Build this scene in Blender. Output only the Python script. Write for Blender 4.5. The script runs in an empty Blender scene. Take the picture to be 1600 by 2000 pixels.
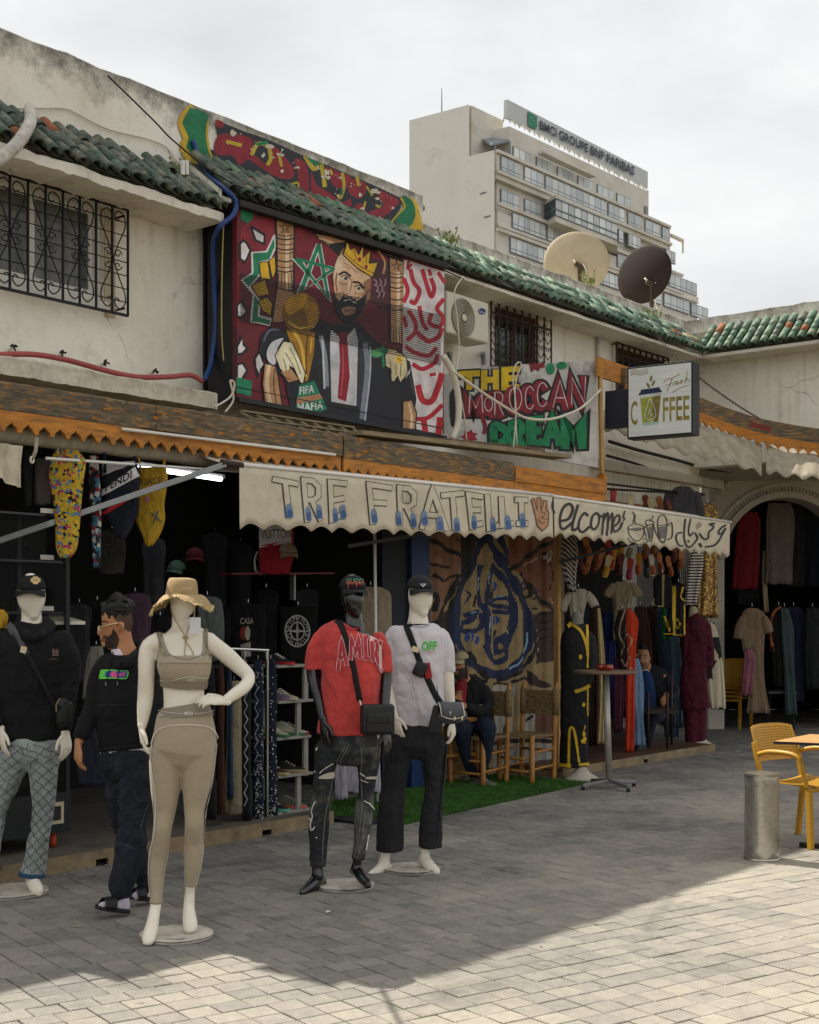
import bpy,bmesh,math,random
from mathutils import Vector,Matrix,noise
random.seed(11)
SC=bpy.context.scene
COL=SC.collection
V=Vector

# ---------------------------------------------------------------- camera, sky, sun, exposure
F,CX,YH,CH=2600.0,800.0,1205.0,1.6      # focal length, centre, horizon (pixels of a 1600x2000 frame), eye height
cam=bpy.data.cameras.new('camera')
cam.sensor_fit='VERTICAL';cam.sensor_height=36.0;cam.sensor_width=28.8
cam.lens=F/2000.0*36.0
cam.shift_y=(YH-1000.0)/2000.0
cam.clip_start=0.05;cam.clip_end=3000.0
camo=bpy.data.objects.new('camera',cam);COL.objects.link(camo)
camo.location=(0,0,CH);camo.rotation_euler=(math.radians(90),0,0)
SC.camera=camo

SUN_DIR=V((0.80,-0.60,0)).normalized()       # the way the light travels over the ground
SUN_EL=math.radians(52.4)
w=bpy.data.worlds.new('World');SC.world=w;w.use_nodes=True
nt=w.node_tree;nt.nodes.clear()
out=nt.nodes.new('ShaderNodeOutputWorld');bg=nt.nodes.new('ShaderNodeBackground')
sky=nt.nodes.new('ShaderNodeTexSky');sky.sky_type='NISHITA';sky.sun_disc=False
sky.sun_elevation=SUN_EL
sky.sun_rotation=math.atan2(-SUN_DIR.x,-SUN_DIR.y)
sky.air_density=1.0;sky.dust_density=2.5
mul=nt.nodes.new('ShaderNodeMix');mul.data_type='RGBA';mul.blend_type='MULTIPLY';mul.inputs[0].default_value=1.0
mul.inputs[7].default_value=(0.1,0.1,0.1,1)
nt.links.new(sky.outputs[0],mul.inputs[6])
tc=nt.nodes.new('ShaderNodeTexCoord')
mp=nt.nodes.new('ShaderNodeMapping');mp.inputs['Scale'].default_value=(1.0,1.0,2.4)
nz=nt.nodes.new('ShaderNodeTexNoise');nz.inputs['Scale'].default_value=2.6;nz.inputs['Detail'].default_value=6;nz.inputs['Roughness'].default_value=0.52
rp=nt.nodes.new('ShaderNodeValToRGB')
rp.color_ramp.elements[0].position=0.30;rp.color_ramp.elements[0].color=(0.43,0.435,0.44,1)
rp.color_ramp.elements[1].position=0.62;rp.color_ramp.elements[1].color=(0.64,0.64,0.63,1)
nt.links.new(tc.outputs['Generated'],mp.inputs[0]);nt.links.new(mp.outputs[0],nz.inputs['Vector']);nt.links.new(nz.outputs[0],rp.inputs[0])
mx=nt.nodes.new('ShaderNodeMix');mx.data_type='RGBA';mx.inputs[0].default_value=0.93
nt.links.new(mul.outputs[2],mx.inputs[6]);nt.links.new(rp.outputs[0],mx.inputs[7])
nt.links.new(mx.outputs[2],bg.inputs[0]);bg.inputs[1].default_value=1.0
nt.links.new(bg.outputs[0],out.inputs[0])

sun=bpy.data.lights.new('sun','SUN');sun.energy=4.0;sun.angle=math.radians(0.6);sun.color=(1.0,0.94,0.84)
suno=bpy.data.objects.new('sun',sun);COL.objects.link(suno)
dirv=V((SUN_DIR.x*math.cos(SUN_EL),SUN_DIR.y*math.cos(SUN_EL),-math.sin(SUN_EL)))
suno.rotation_euler=dirv.to_track_quat('-Z','Y').to_euler();suno.location=(-8,12,20)

SC.view_settings.view_transform='Standard';SC.view_settings.look='None'
SC.view_settings.exposure=0.68;SC.view_settings.gamma=1.0;SC.view_settings.use_curve_mapping=False

# ---------------------------------------------------------------- frames
TH=math.atan2(2100,2600)
D=V((math.sin(TH),math.cos(TH),0))           # along the shop row
N=V((math.cos(TH),-math.sin(TH),0))          # out of the shop row, towards the plaza
UP=V((0,0,1))
def ray(px,py):return V(((px-CX)/F,1.0,(YH-py)/F))
def P(px,py,Y):r=ray(px,py);return V((r.x*Y,Y,CH+r.z*Y))
def G(px,py,z=0.0):return P(px,py,(CH-z)*F/(py-YH))
def wT(px,py,T):
    r=ray(px,py);Y=T/(r.x*N.x+N.y);return V((r.x*Y,Y,CH+r.z*Y))
def S(px,T):return wT(px,0,T).dot(D)
def fac(s,T,z):return D*s+N*T+UP*z
def planeT(T):
    return lambda px,py,off=0.0:wT(px,py,T+off)
def plane_pts(o,nrm):
    nrm=nrm.normalized()
    def f(px,py,off=0.0):
        r=ray(px,py);c=V((0,0,CH));k=((o+nrm*off)-c).dot(nrm)/r.dot(nrm);return c+r*k
    return f

# ---------------------------------------------------------------- materials
def lin(h):
    if isinstance(h,(tuple,list)):return tuple(h[:3])
    h=h.lstrip('#');o=[]
    for i in(0,2,4):
        x=int(h[i:i+2],16)/255.0
        o.append(x/12.92 if x<=0.04045 else((x+0.055)/1.055)**2.4)
    return tuple(o)
MATS={}
def mat(name,col,rough=0.8,metal=0.0,var=0.18,scale=5.0,bump=0.0,bscale=40.0,spec=0.4,dirt=None,dscale=2.0,damt=0.45,rnd=0.0,sheen=0.0,coat=0.0,alpha=None,trans=0.0,obj=False,stretch=None,fold=0.0):
    if name in MATS:return MATS[name]
    m=bpy.data.materials.new(name);m.use_nodes=True;t=m.node_tree;b=t.nodes['Principled BSDF']
    c=lin(col)
    b.inputs['Roughness'].default_value=rough;b.inputs['Metallic'].default_value=metal
    b.inputs['Specular IOR Level'].default_value=spec
    if sheen:b.inputs['Sheen Weight'].default_value=sheen
    if coat:b.inputs['Coat Weight'].default_value=coat;b.inputs['Coat Roughness'].default_value=0.08
    if alpha is not None:b.inputs['Alpha'].default_value=alpha
    if trans:b.inputs['Transmission Weight'].default_value=trans
    geo=t.nodes.new('ShaderNodeTexCoord')if obj else t.nodes.new('ShaderNodeNewGeometry')
    vec=geo.outputs['Object']if obj else geo.outputs['Position']
    if stretch:
        mpp=t.nodes.new('ShaderNodeMapping');mpp.inputs['Scale'].default_value=stretch
        t.links.new(vec,mpp.inputs[0]);vec=mpp.outputs[0]
    n1=t.nodes.new('ShaderNodeTexNoise');n1.inputs['Scale'].default_value=scale;n1.inputs['Detail'].default_value=5;n1.inputs['Roughness'].default_value=0.6
    t.links.new(vec,n1.inputs['Vector'])
    r1=t.nodes.new('ShaderNodeMapRange');r1.inputs[1].default_value=0.3;r1.inputs[2].default_value=0.7
    r1.inputs[3].default_value=1-var;r1.inputs[4].default_value=1+var
    t.links.new(n1.outputs[0],r1.inputs[0])
    vm=t.nodes.new('ShaderNodeVectorMath');vm.operation='SCALE';vm.inputs[0].default_value=c
    t.links.new(r1.outputs[0],vm.inputs['Scale']);colo=vm.outputs[0]
    if rnd:
        oi=t.nodes.new('ShaderNodeObjectInfo');r2=t.nodes.new('ShaderNodeMapRange');r2.inputs[3].default_value=1-rnd;r2.inputs[4].default_value=1+rnd
        t.links.new(oi.outputs['Random'],r2.inputs[0])
        v2=t.nodes.new('ShaderNodeVectorMath');v2.operation='SCALE';t.links.new(colo,v2.inputs[0]);t.links.new(r2.outputs[0],v2.inputs['Scale']);colo=v2.outputs[0]
    if dirt:
        n2=t.nodes.new('ShaderNodeTexNoise');n2.inputs['Scale'].default_value=dscale;n2.inputs['Detail'].default_value=8;n2.inputs['Roughness'].default_value=0.68
        t.links.new(vec,n2.inputs['Vector'])
        r3=t.nodes.new('ShaderNodeMapRange');r3.inputs[1].default_value=1-damt-0.08;r3.inputs[2].default_value=1-damt+0.14
        t.links.new(n2.outputs[0],r3.inputs[0])
        mm=t.nodes.new('ShaderNodeMix');mm.data_type='RGBA';t.links.new(r3.outputs[0],mm.inputs[0]);t.links.new(colo,mm.inputs[6]);mm.inputs[7].default_value=(*lin(dirt),1);colo=mm.outputs[2]
    t.links.new(colo,b.inputs['Base Color'])
    if bump:
        n3=t.nodes.new('ShaderNodeTexNoise');n3.inputs['Scale'].default_value=bscale;n3.inputs['Detail'].default_value=4
        t.links.new(vec,n3.inputs['Vector'])
        bp=t.nodes.new('ShaderNodeBump');bp.inputs['Strength'].default_value=bump;bp.inputs['Distance'].default_value=0.01
        t.links.new(n3.outputs[0],bp.inputs['Height']);t.links.new(bp.outputs[0],b.inputs['Normal'])
    if fold:      # soft creases of worn cloth
        mp5=t.nodes.new('ShaderNodeMapping');mp5.inputs['Scale'].default_value=(1,1,.5);mp5.inputs['Rotation'].default_value=(.3,.5,0);t.links.new(vec,mp5.inputs[0])
        n5=t.nodes.new('ShaderNodeTexNoise');n5.inputs['Scale'].default_value=fold;n5.inputs['Detail'].default_value=3;n5.inputs['Distortion'].default_value=1.1;t.links.new(mp5.outputs[0],n5.inputs['Vector'])
        b5=t.nodes.new('ShaderNodeBump');b5.inputs['Strength'].default_value=.85;b5.inputs['Distance'].default_value=.045;t.links.new(n5.outputs[0],b5.inputs['Height'])
        if bump:t.links.new(bp.outputs[0],b5.inputs['Normal'])
        t.links.new(b5.outputs[0],b.inputs['Normal'])
    MATS[name]=m
    return m
def paint_mat(hexcol,rough=0.6,wear=None):
    return mat('paint_'+hexcol,hexcol,rough,var=0.30,scale=7,bump=0.15,bscale=60,dirt=wear,dscale=14,damt=0.34)

def plaster_mat(name,col,zlo=None,zhi=None,mould='#4a463c',amt=0.5,crack=True,damp=0.4):
    """Old lime-washed plaster: blotches, hairline cracks, and black mould that grows down from an exposed top edge."""
    m=bpy.data.materials.new(name);m.use_nodes=True;t=m.node_tree;b=t.nodes['Principled BSDF']
    L=t.links.new
    b.inputs['Roughness'].default_value=0.9;b.inputs['Specular IOR Level'].default_value=0.2
    g=t.nodes.new('ShaderNodeNewGeometry');pos=g.outputs['Position']
    def nz(sc,det=6,ro=0.6,dist=0.0):
        n=t.nodes.new('ShaderNodeTexNoise');n.inputs['Scale'].default_value=sc;n.inputs['Detail'].default_value=det;n.inputs['Roughness'].default_value=ro;n.inputs['Distortion'].default_value=dist
        L(pos,n.inputs['Vector']);return n.outputs[0]
    def mr(x,a,b_,c=0.0,d=1.0):
        n=t.nodes.new('ShaderNodeMapRange');L(x,n.inputs[0]);n.inputs[1].default_value=a;n.inputs[2].default_value=b_;n.inputs[3].default_value=c;n.inputs[4].default_value=d;return n.outputs[0]
    def mixc(f,a,bcol):
        n=t.nodes.new('ShaderNodeMix');n.data_type='RGBA';L(f,n.inputs[0])
        if isinstance(a,tuple):n.inputs[6].default_value=(*a,1)
        else:L(a,n.inputs[6])
        n.inputs[7].default_value=(*bcol,1);return n.outputs[2]
    def mth(op,a,bb):
        n=t.nodes.new('ShaderNodeMath');n.operation=op
        for i,x in enumerate((a,bb)):
            if isinstance(x,float):n.inputs[i].default_value=x
            else:L(x,n.inputs[i])
        n.use_clamp=True
        return n.outputs[0]
    c=lin(col)
    c1=mixc(mr(nz(1.3),0.4,0.68,0,0.55),c,tuple(x*y for x,y in zip(c,(0.80,0.76,0.68))))
    c2=mixc(mr(nz(9,8,0.7),0.52,0.72,0,0.5),c1,tuple(x*0.74 for x in c))
    c2b=mixc(mr(nz(3.2,9,0.75,0.6),0.56,0.66,0,damp),c2,tuple(x*y for x,y in zip(c,(0.62,0.58,0.50))))
    mps=t.nodes.new('ShaderNodeMapping');mps.inputs['Scale'].default_value=(9,9,.7);L(pos,mps.inputs[0]);ns_=t.nodes.new('ShaderNodeTexNoise');ns_.inputs['Scale'].default_value=1.0;ns_.inputs['Detail'].default_value=6;L(mps.outputs[0],ns_.inputs['Vector'])
    c2b=mixc(mth('MULTIPLY',mr(ns_.outputs[0],0.54,0.70),mr(nz(0.9),0.42,0.6,0.0,0.55)),c2b,tuple(x*y for x,y in zip(c,(0.55,0.50,0.42))))
    col_out=c2b
    if crack:
        vo=t.nodes.new('ShaderNodeTexVoronoi');vo.feature='DISTANCE_TO_EDGE';vo.inputs['Scale'].default_value=0.95
        nn=t.nodes.new('ShaderNodeTexNoise');nn.inputs['Scale'].default_value=3.0;nn.inputs['Detail'].default_value=6;L(pos,nn.inputs['Vector'])
        vs=t.nodes.new('ShaderNodeVectorMath');vs.operation='SCALE';vs.inputs['Scale'].default_value=0.3;L(nn.outputs['Color'],vs.inputs[0])
        va=t.nodes.new('ShaderNodeVectorMath');va.operation='ADD';L(pos,va.inputs[0]);L(vs.outputs[0],va.inputs[1]);L(va.outputs[0],vo.inputs['Vector'])
        ck=mr(vo.outputs['Distance'],0.0,0.006,1.0,0.0)
        ck=mth('MULTIPLY',ck,mr(nz(1.7),0.5,0.6))
        col_out=mixc(mth('MULTIPLY',ck,0.7),col_out,(0.06,0.055,0.045))
    if zlo is not None:
        sep=t.nodes.new('ShaderNodeSeparateXYZ');L(pos,sep.inputs[0])
        grad=mr(sep.outputs['Z'],zlo,zhi)
        f=mth('MULTIPLY',mr(mth('ADD',mth('MULTIPLY',nz(5,10,0.78),1.0),mth('MULTIPLY',grad,0.42)),0.62,0.92),float(amt))
        col_out=mixc(f,col_out,lin(mould))
    L(col_out,b.inputs['Base Color'])
    bp=t.nodes.new('ShaderNodeBump');bp.inputs['Strength'].default_value=0.5;bp.inputs['Distance'].default_value=0.012
    L(mth('ADD',mth('MULTIPLY',nz(6),0.7),mth('MULTIPLY',nz(60,3),0.3)),bp.inputs['Height']);L(bp.outputs[0],b.inputs['Normal'])
    MATS[name]=m
    return m

# ---------------------------------------------------------------- mesh builder
ORG={}
class MB:
    def __init__(s):s.v=[];s.f=[];s.m=[];s.mats=[]
    def mi(s,m):
        if m not in s.mats:s.mats.append(m)
        return s.mats.index(m)
    def add(s,vs,fs,m):
        k=len(s.v);s.v+=[V(x)for x in vs];i=s.mi(m)
        for f in fs:s.f.append([a+k for a in f]);s.m.append(i)
        return s
    def hexa(s,a,m):      # a: 4 bottom + 4 top corners
        return s.add(a,[(0,3,2,1),(4,5,6,7),(0,1,5,4),(1,2,6,5),(2,3,7,6),(3,0,4,7)],m)
    def box(s,c,ax,ay,az,m):
        c,ax,ay,az=V(c),V(ax),V(ay),V(az)
        return s.hexa([c-ax-ay-az,c+ax-ay-az,c+ax+ay-az,c-ax+ay-az,c-ax-ay+az,c+ax-ay+az,c+ax+ay+az,c-ax+ay+az],m)
    def abox(s,x0,x1,y0,y1,z0,z1,m):
        return s.hexa([(x0,y0,z0),(x1,y0,z0),(x1,y1,z0),(x0,y1,z0),(x0,y0,z1),(x1,y0,z1),(x1,y1,z1),(x0,y1,z1)],m)
    def fbox(s,s0,s1,T0,T1,z0,z1,m):
        return s.hexa([fac(s0,T0,z0),fac(s0,T1,z0),fac(s1,T1,z0),fac(s1,T0,z0),fac(s0,T0,z1),fac(s0,T1,z1),fac(s1,T1,z1),fac(s1,T0,z1)],m)
    def bar(s,a,b,w,h,m,up=UP):
        a,b=V(a),V(b);t=(b-a).normalized();sd=t.cross(up)
        if sd.length<1e-4:sd=t.cross(V((1,0,0)))
        sd.normalize();u=sd.cross(t).normalized()
        return s.box((a+b)/2,(b-a)/2,sd*w/2,u*h/2,m)
    def prism(s,pts,ext,m,side=None):
        pts=[V(p)for p in pts];ext=V(ext);n=len(pts)
        s.add(pts+[p+ext for p in pts],[list(range(n))[::-1],list(range(n,2*n))],m)
        k=len(s.v)-2*n;i=s.mi(side or m)
        for j in range(n):s.f.append([k+j,k+(j+1)%n,k+n+(j+1)%n,k+n+j]);s.m.append(i)
        return s
    def poly(s,pts,m):return s.add(pts,[list(range(len(pts)))],m)
    def rings(s,rs,m,cap=True,close=True):
        n=len(rs[0]);vs=[p for r in rs for p in r];fs=[]
        for i in range(len(rs)-1):
            for j in range(n if close else n-1):
                a=i*n+j;b=i*n+(j+1)%n;fs.append((a,b,b+n,a+n))
        if cap:fs.append(list(range(n))[::-1]);fs.append(list(range((len(rs)-1)*n,len(rs)*n)))
        return s.add(vs,fs,m)
    def tube(s,pts,r,m,n=8,smooth=False,cap=True):
        pts=[V(p)for p in pts]
        if smooth:pts=crom(pts,6)
        rr=r if isinstance(r,(list,tuple))else None
        rs=[];prev=None
        for i,p in enumerate(pts):
            t=(pts[min(i+1,len(pts)-1)]-pts[max(i-1,0)])
            t=t.normalized()if t.length>1e-9 else V((0,0,1))
            if prev is None:
                a=t.orthogonal().normalized()
            else:
                a=prev-t*prev.dot(t)
                a=a.normalized()if a.length>1e-6 else t.orthogonal().normalized()
            prev=a;b=t.cross(a)
            q=r if rr is None else(rr[0]+(rr[-1]-rr[0])*i/(len(pts)-1)if len(rr)!=len(pts)else rr[i])
            rs.append([p+(a*math.cos(2*math.pi*j/n)+b*math.sin(2*math.pi*j/n))*q for j in range(n)])
        return s.rings(rs,m,cap)
    def lathe(s,c,prof,m,n=24,ax=UP,cap=True):
        c=V(c);ax=V(ax).normalized();a=ax.orthogonal().normalized();b=ax.cross(a)
        return s.rings([[c+ax*z+(a*math.cos(2*math.pi*j/n)+b*math.sin(2*math.pi*j/n))*r for j in range(n)]for r,z in prof],m,cap)
    def build(s,name,parent=None,origin=None,smooth=False,bevel=0.0,auto=None,kind=None,label=None,cat=None,group=None):
        me=bpy.data.meshes.new(name)
        if parent is not None:og=ORG[parent.name]
        elif origin is not None:og=V(origin)
        else:
            xs=[v.x for v in s.v];ys=[v.y for v in s.v];zs=[v.z for v in s.v]
            og=V(((min(xs)+max(xs))/2,(min(ys)+max(ys))/2,min(zs)))
        me.from_pydata([(v-og)[:]for v in s.v],[],s.f)
        for m in s.mats:me.materials.append(m)
        me.polygons.foreach_set('material_index',s.m)
        if smooth:me.polygons.foreach_set('use_smooth',[True]*len(me.polygons))
        me.update()
        o=bpy.data.objects.new(name,me);COL.objects.link(o)
        if auto:
            bm=bmesh.new();bm.from_mesh(me);bmesh.ops.remove_doubles(bm,verts=bm.verts,dist=1e-5);bmesh.ops.recalc_face_normals(bm,faces=bm.faces)
            for e in bm.edges:e.smooth=not(len(e.link_faces)==2 and e.calc_face_angle(0)>auto)
            for f in bm.faces:f.smooth=True
            bm.to_mesh(me);bm.free()
        if bevel:
            bv=o.modifiers.new('bevel','BEVEL');bv.width=bevel;bv.segments=2;bv.limit_method='ANGLE'
        if parent is not None:o.parent=parent
        else:o.location=og
        ORG[o.name]=og
        tag(o,label,cat,group,kind)
        return o
def tag(o,label=None,cat=None,group=None,kind=None):
    if label:o['label']=label
    if cat:o['category']=cat
    if group:o['group']=group
    if kind:o['kind']=kind
    return o
def thing(name,loc,label,cat,group=None,kind=None):
    o=bpy.data.objects.new(name,None);COL.objects.link(o);o.location=loc;o.empty_display_size=0.2
    ORG[o.name]=V(loc);tag(o,label,cat,group,kind);return o
def inst(name,mesh,mtx,parent=None):
    o=bpy.data.objects.new(name,mesh);COL.objects.link(o)
    if parent is not None:
        o.parent=parent;mtx=Matrix.Translation(-ORG[parent.name])@mtx
    o.matrix_basis=mtx;ORG[o.name]=mtx.translation.copy()
    return o
def copy_tree(src,mtx,label=None,group=None,parent=None):
    """Copies a thing, its parts and their sub-parts; places the copy by a world matrix applied about the source's origin."""
    c=src.copy();COL.objects.link(c);c.parent=parent
    if parent is None:c.matrix_basis=mtx;ORG[c.name]=mtx.translation.copy()
    else:ORG[c.name]=ORG[parent.name]
    if label:c['label']=label
    if group:c['group']=group
    for ch in[x for x in COL.objects if x.parent==src]:copy_tree(ch,None,parent=c)
    return c
def crom(pts,n=8,closed=False):
    pts=[V(p)for p in pts];o=[];k=len(pts)
    if k<3:return pts
    rng=range(k if closed else k-1)
    for i in rng:
        g=(lambda j:pts[j%k])if closed else(lambda j:pts[max(0,min(k-1,j))])
        p0,p1,p2,p3=g(i-1),g(i),g(i+1),g(i+2)
        for j in range(n):
            t=j/n
            o.append(0.5*((2*p1)+(p2-p0)*t+(2*p0-5*p1+4*p2-p3)*t*t+(3*p1-p0-3*p2+p3)*t**3))
    if not closed:o.append(pts[-1])
    return o

class Paint:
    """Flat painted marks laid on a real surface. fn(px, py, off) is a point of that surface; marks are drawn in zoomed-sheet units."""
    def __init__(s,fn,ox=0,oy=0,sc=1.0,off=0.003,step=0.00008,ml=None):
        s.fn,s.ox,s.oy,s.sc,s.off,s.step=fn,ox,oy,sc,off,step;s.mb=MB();s.k=0;s.maxlen=ml
    def pt(s,x,y):return s.fn(s.ox+x/s.sc,s.oy+y/s.sc,s.off+s.k*s.step)
    def poly(s,pts,m,smooth=False):
        if isinstance(m,str):m=paint_mat(m)
        if smooth:pts=[(p.x,p.y)for p in crom([V((a,b,0))for a,b in pts],6,True)]
        s.k+=1
        if s.maxlen:return s._fine(pts,[list(range(len(pts)))],m)
        s.mb.poly([s.pt(*p)for p in pts],m);return s
    def _fine(s,pts,faces,m):
        # cut into small pieces so that the mark follows a curved surface
        bm=bmesh.new();vs=[bm.verts.new((a,b,0))for a,b in pts]
        for f in faces:
            try:bm.faces.new([vs[i]for i in f])
            except ValueError:pass
        bmesh.ops.triangulate(bm,faces=bm.faces[:])
        for _ in range(6):
            es=[e for e in bm.edges if e.calc_length()>s.maxlen]
            if not es:break
            bmesh.ops.subdivide_edges(bm,edges=es,cuts=1);bmesh.ops.triangulate(bm,faces=[f for f in bm.faces if len(f.verts)>3])
        bm.verts.index_update();s.mb.add([s.pt(v.co.x,v.co.y)for v in bm.verts],[[v.index for v in f.verts]for f in bm.faces],m);bm.free();return s
    def ell(s,x,y,rx,ry,m,rot=0,n=20):
        c,sn=math.cos(rot),math.sin(rot)
        return s.poly([(x+rx*math.cos(2*math.pi*i/n)*c-ry*math.sin(2*math.pi*i/n)*sn,y+rx*math.cos(2*math.pi*i/n)*sn+ry*math.sin(2*math.pi*i/n)*c)for i in range(n)],m)
    def stroke(s,pts,wd,m,smooth=True,closed=False,taper=False,n=6):
        if isinstance(m,str):m=paint_mat(m)
        q=[V((a,b,0))for a,b in pts]
        if smooth and len(q)>2:q=crom(q,n,closed)
        elif closed:q=q+[q[0]]
        ml=s.maxlen
        if ml:
            q2=[q[0]];corner={0}
            for a_,b_ in zip(q,q[1:]):
                c_=max(1,int((b_-a_).length/ml))
                for j_ in range(1,c_+1):q2.append(a_.lerp(b_,j_/c_))
            q=q2
        if closed and smooth:q.append(q[0])
        s.k+=1;L=[];R=[]
        for i,p in enumerate(q):
            t=q[min(i+1,len(q)-1)]-q[max(i-1,0)]
            t=t.normalized()if t.length>1e-9 else V((1,0,0))
            nn=V((-t.y,t.x,0));ww=wd
            if taper:u=i/max(1,len(q)-1);ww=wd*(0.25+0.75*math.sin(math.pi*min(1,u*0.9+0.08)))
            if not smooth and 0<i<len(q)-1:
                a=(q[i]-q[i-1]).normalized();b=(q[i+1]-q[i]).normalized();ca=max(0.45,math.sqrt(max(0,(1+a.dot(b))/2)));ww=ww/ca
            L.append(p+nn*ww/2);R.append(p-nn*ww/2)
        if not closed:
            t0=(q[0]-q[1]).normalized()*wd*0.3;t1=(q[-1]-q[-2]).normalized()*wd*0.3
            L[0]=L[0]+t0;R[0]=R[0]+t0;L[-1]=L[-1]+t1;R[-1]=R[-1]+t1
        vs=[s.pt(p.x,p.y)for p in L]+[s.pt(p.x,p.y)for p in R];n_=len(L)
        s.mb.add(vs,[(i,i+1,n_+i+1,n_+i)for i in range(n_-1)],m);return s
    def outline(s,pts,wd,m,fill=None,smooth=False):
        if fill:s.poly(pts,fill,smooth)
        return s.stroke(pts,wd,m,smooth=smooth,closed=True)
    def text(s,txt,x,y,h,m,wx=None,dx=(1,0),dy=(0,-1),bold=0.0,shear=0.0,align='LEFT'):
        """Lettering: baseline starts at (x, y); h is the capital height; dx, dy are the letter axes on the sheet."""
        if isinstance(m,str):m=paint_mat(m)
        vs,fs=text_mesh(txt,bold,shear,align)
        if not vs:return s
        xs=[a for a,b in vs];wid=max(xs)-min(xs)
        k=h/0.70;kx=k if wx is None else wx/max(1e-6,wid);x0=min(xs)if wx is not None else 0
        s.k+=1
        if s.maxlen:return s._fine([(x+(a-x0)*kx*dx[0]+b*k*dy[0],y+(a-x0)*kx*dx[1]+b*k*dy[1])for a,b in vs],fs,m)
        s.mb.add([s.pt(x+(a-x0)*kx*dx[0]+b*k*dy[0],y+(a-x0)*kx*dx[1]+b*k*dy[1])for a,b in vs],fs,m);return s
    def build(s,name,parent,**kw):return s.mb.build(name,parent,**kw)
_TXT={}
def text_mesh(txt,bold=0.0,shear=0.0,align='LEFT'):
    key=(txt,bold,shear,align)
    if key in _TXT:return _TXT[key]
    cu=bpy.data.curves.new('lettering','FONT');cu.body=txt;cu.size=1.0;cu.offset=bold;cu.shear=shear;cu.resolution_u=3;cu.align_x=align
    o=bpy.data.objects.new('lettering',cu);COL.objects.link(o)
    dg=bpy.context.evaluated_depsgraph_get();e=o.evaluated_get(dg);me=e.to_mesh()
    r=([(v.co.x,v.co.y)for v in me.vertices],[list(p.vertices)for p in me.polygons])
    e.to_mesh_clear();bpy.data.objects.remove(o);bpy.data.curves.remove(cu)
    _TXT[key]=r;return r

class Raster(Paint):
    """Painting on a folded sheet: the sheet is a fine mesh and each small face takes the colour of the topmost mark over it."""
    def pt(s,x,y):return V((s.ox+x/s.sc,s.oy+y/s.sc,0))
    def bake(s,name,parent,x0,x1,y0,y1,st,base,zmin=0.0):
        import numpy as np
        nx,ny=int((x1-x0)/st),int((y1-y0)/st);X=x0+(np.arange(nx)+.5)*st;Yy=y0+(np.arange(ny)+.5)*st;I=np.zeros((nx,ny),int)
        for f,m in zip(s.mb.f,s.mb.m):
            q=[(s.mb.v[i].x,s.mb.v[i].y)for i in f];a0=max(0,int((min(a for a,b in q)-x0)/st));a1=min(nx,int((max(a for a,b in q)-x0)/st)+2);b0=max(0,int((min(b for a,b in q)-y0)/st));b1=min(ny,int((max(b for a,b in q)-y0)/st)+2)
            if a1<=a0 or b1<=b0:continue
            gx,gy=np.meshgrid(X[a0:a1],Yy[b0:b1],indexing='ij');r=np.zeros(gx.shape,bool)
            for(ax,ay),(bx,by)in zip(q,q[1:]+q[:1]):
                if ay==by:continue
                r^=((ay>gy)!=(by>gy))&(gx<(bx-ax)*(gy-ay)/(by-ay)+ax)
            I[a0:a1,b0:b1][r]=m+1
        out=MB();out.mats=[base]+s.mb.mats;out.v=[s.fn(x0+i*st,y0+j*st)for i in range(nx+1)for j in range(ny+1)]
        for i in range(nx):
            for j in range(ny):
                a=i*(ny+1)+j
                if out.v[a].z>zmin-.02:out.f.append([a,a+1,a+ny+2,a+ny+1]);out.m.append(int(I[i,j]))
        return out.build(name,parent)
# ---------------------------------------------------------------- the row of shops: reference planes (distance along N)
T_W,T_PAR,T_M,T_E,T_F,T_V,T_PL=-7.90,-8.00,-7.45,-7.50,-7.00,-6.66,-6.92
def zat(px,py,T):return wT(px,py,T).z

M_PL=plaster_mat('plaster_cream','#f0ebdf')
M_PAR=plaster_mat('plaster_parapet','#ebe6da',5.32,5.72,amt=0.8)
M_PARB=plaster_mat('plaster_parapet_stained','#e6e1d4',5.15,5.5,amt=0.85,damp=0.55)
M_SOF=plaster_mat('plaster_soffit','#e2dccf',amt=0.3)
M_LEDGE=plaster_mat('plaster_ledge','#ddd5c2',3.0,3.5,amt=0.6)
M_ARC=plaster_mat('plaster_arcade','#bdb8aa',damp=0.3)
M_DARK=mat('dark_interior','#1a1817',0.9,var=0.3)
M_BLACK=mat('black_metal','#14161b',0.5,var=0.2,bump=0.1)
M_IRON=mat('rusty_iron','#3a2c22',0.75,var=0.35,scale=30)
M_WOOD_O=mat('orange_wood','#b9782c',0.65,var=0.28,scale=4,dirt='#5b4a33',dscale=4.5,damt=0.42,bump=0.3,bscale=30,stretch=(1.2,1.2,9))
M_WOOD_D=mat('weathered_wood','#61584a',0.9,var=0.5,scale=7,dirt='#b98238',dscale=5.5,damt=0.42,bump=0.6,bscale=30,stretch=(1.2,1.2,9))
M_WOOD_G=mat('grey_board','#8a7a60',0.85,var=0.3,scale=6,dirt='#c08a4a',dscale=5,damt=0.33,bump=0.4,stretch=(1,1,8))
M_PINE=mat('pine_post','#b08a52',0.7,var=0.25,scale=5,dirt='#5a432a',dscale=4,damt=0.33,stretch=(6,6,1))
M_CANVAS=mat('canvas','#cfc4ad',0.95,var=0.1,scale=7,dirt='#a0947c',dscale=3,damt=0.38,bump=0.25,bscale=220)
M_CANVAS2=mat('old_canvas','#a39a88',0.95,var=0.16,scale=5,dirt='#8b8069',dscale=3,damt=0.44,bump=0.25,bscale=160,stretch=(3,3,0.6))
M_WHITE=mat('white_paint','#dcd9d0',0.5,var=0.08)
M_ALU=mat('grey_metal','#8d8f8f',0.45,0.7,var=0.15)
M_CABLE_W=mat('pale_cable','#cfc8b6',0.6,var=0.15)
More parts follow.
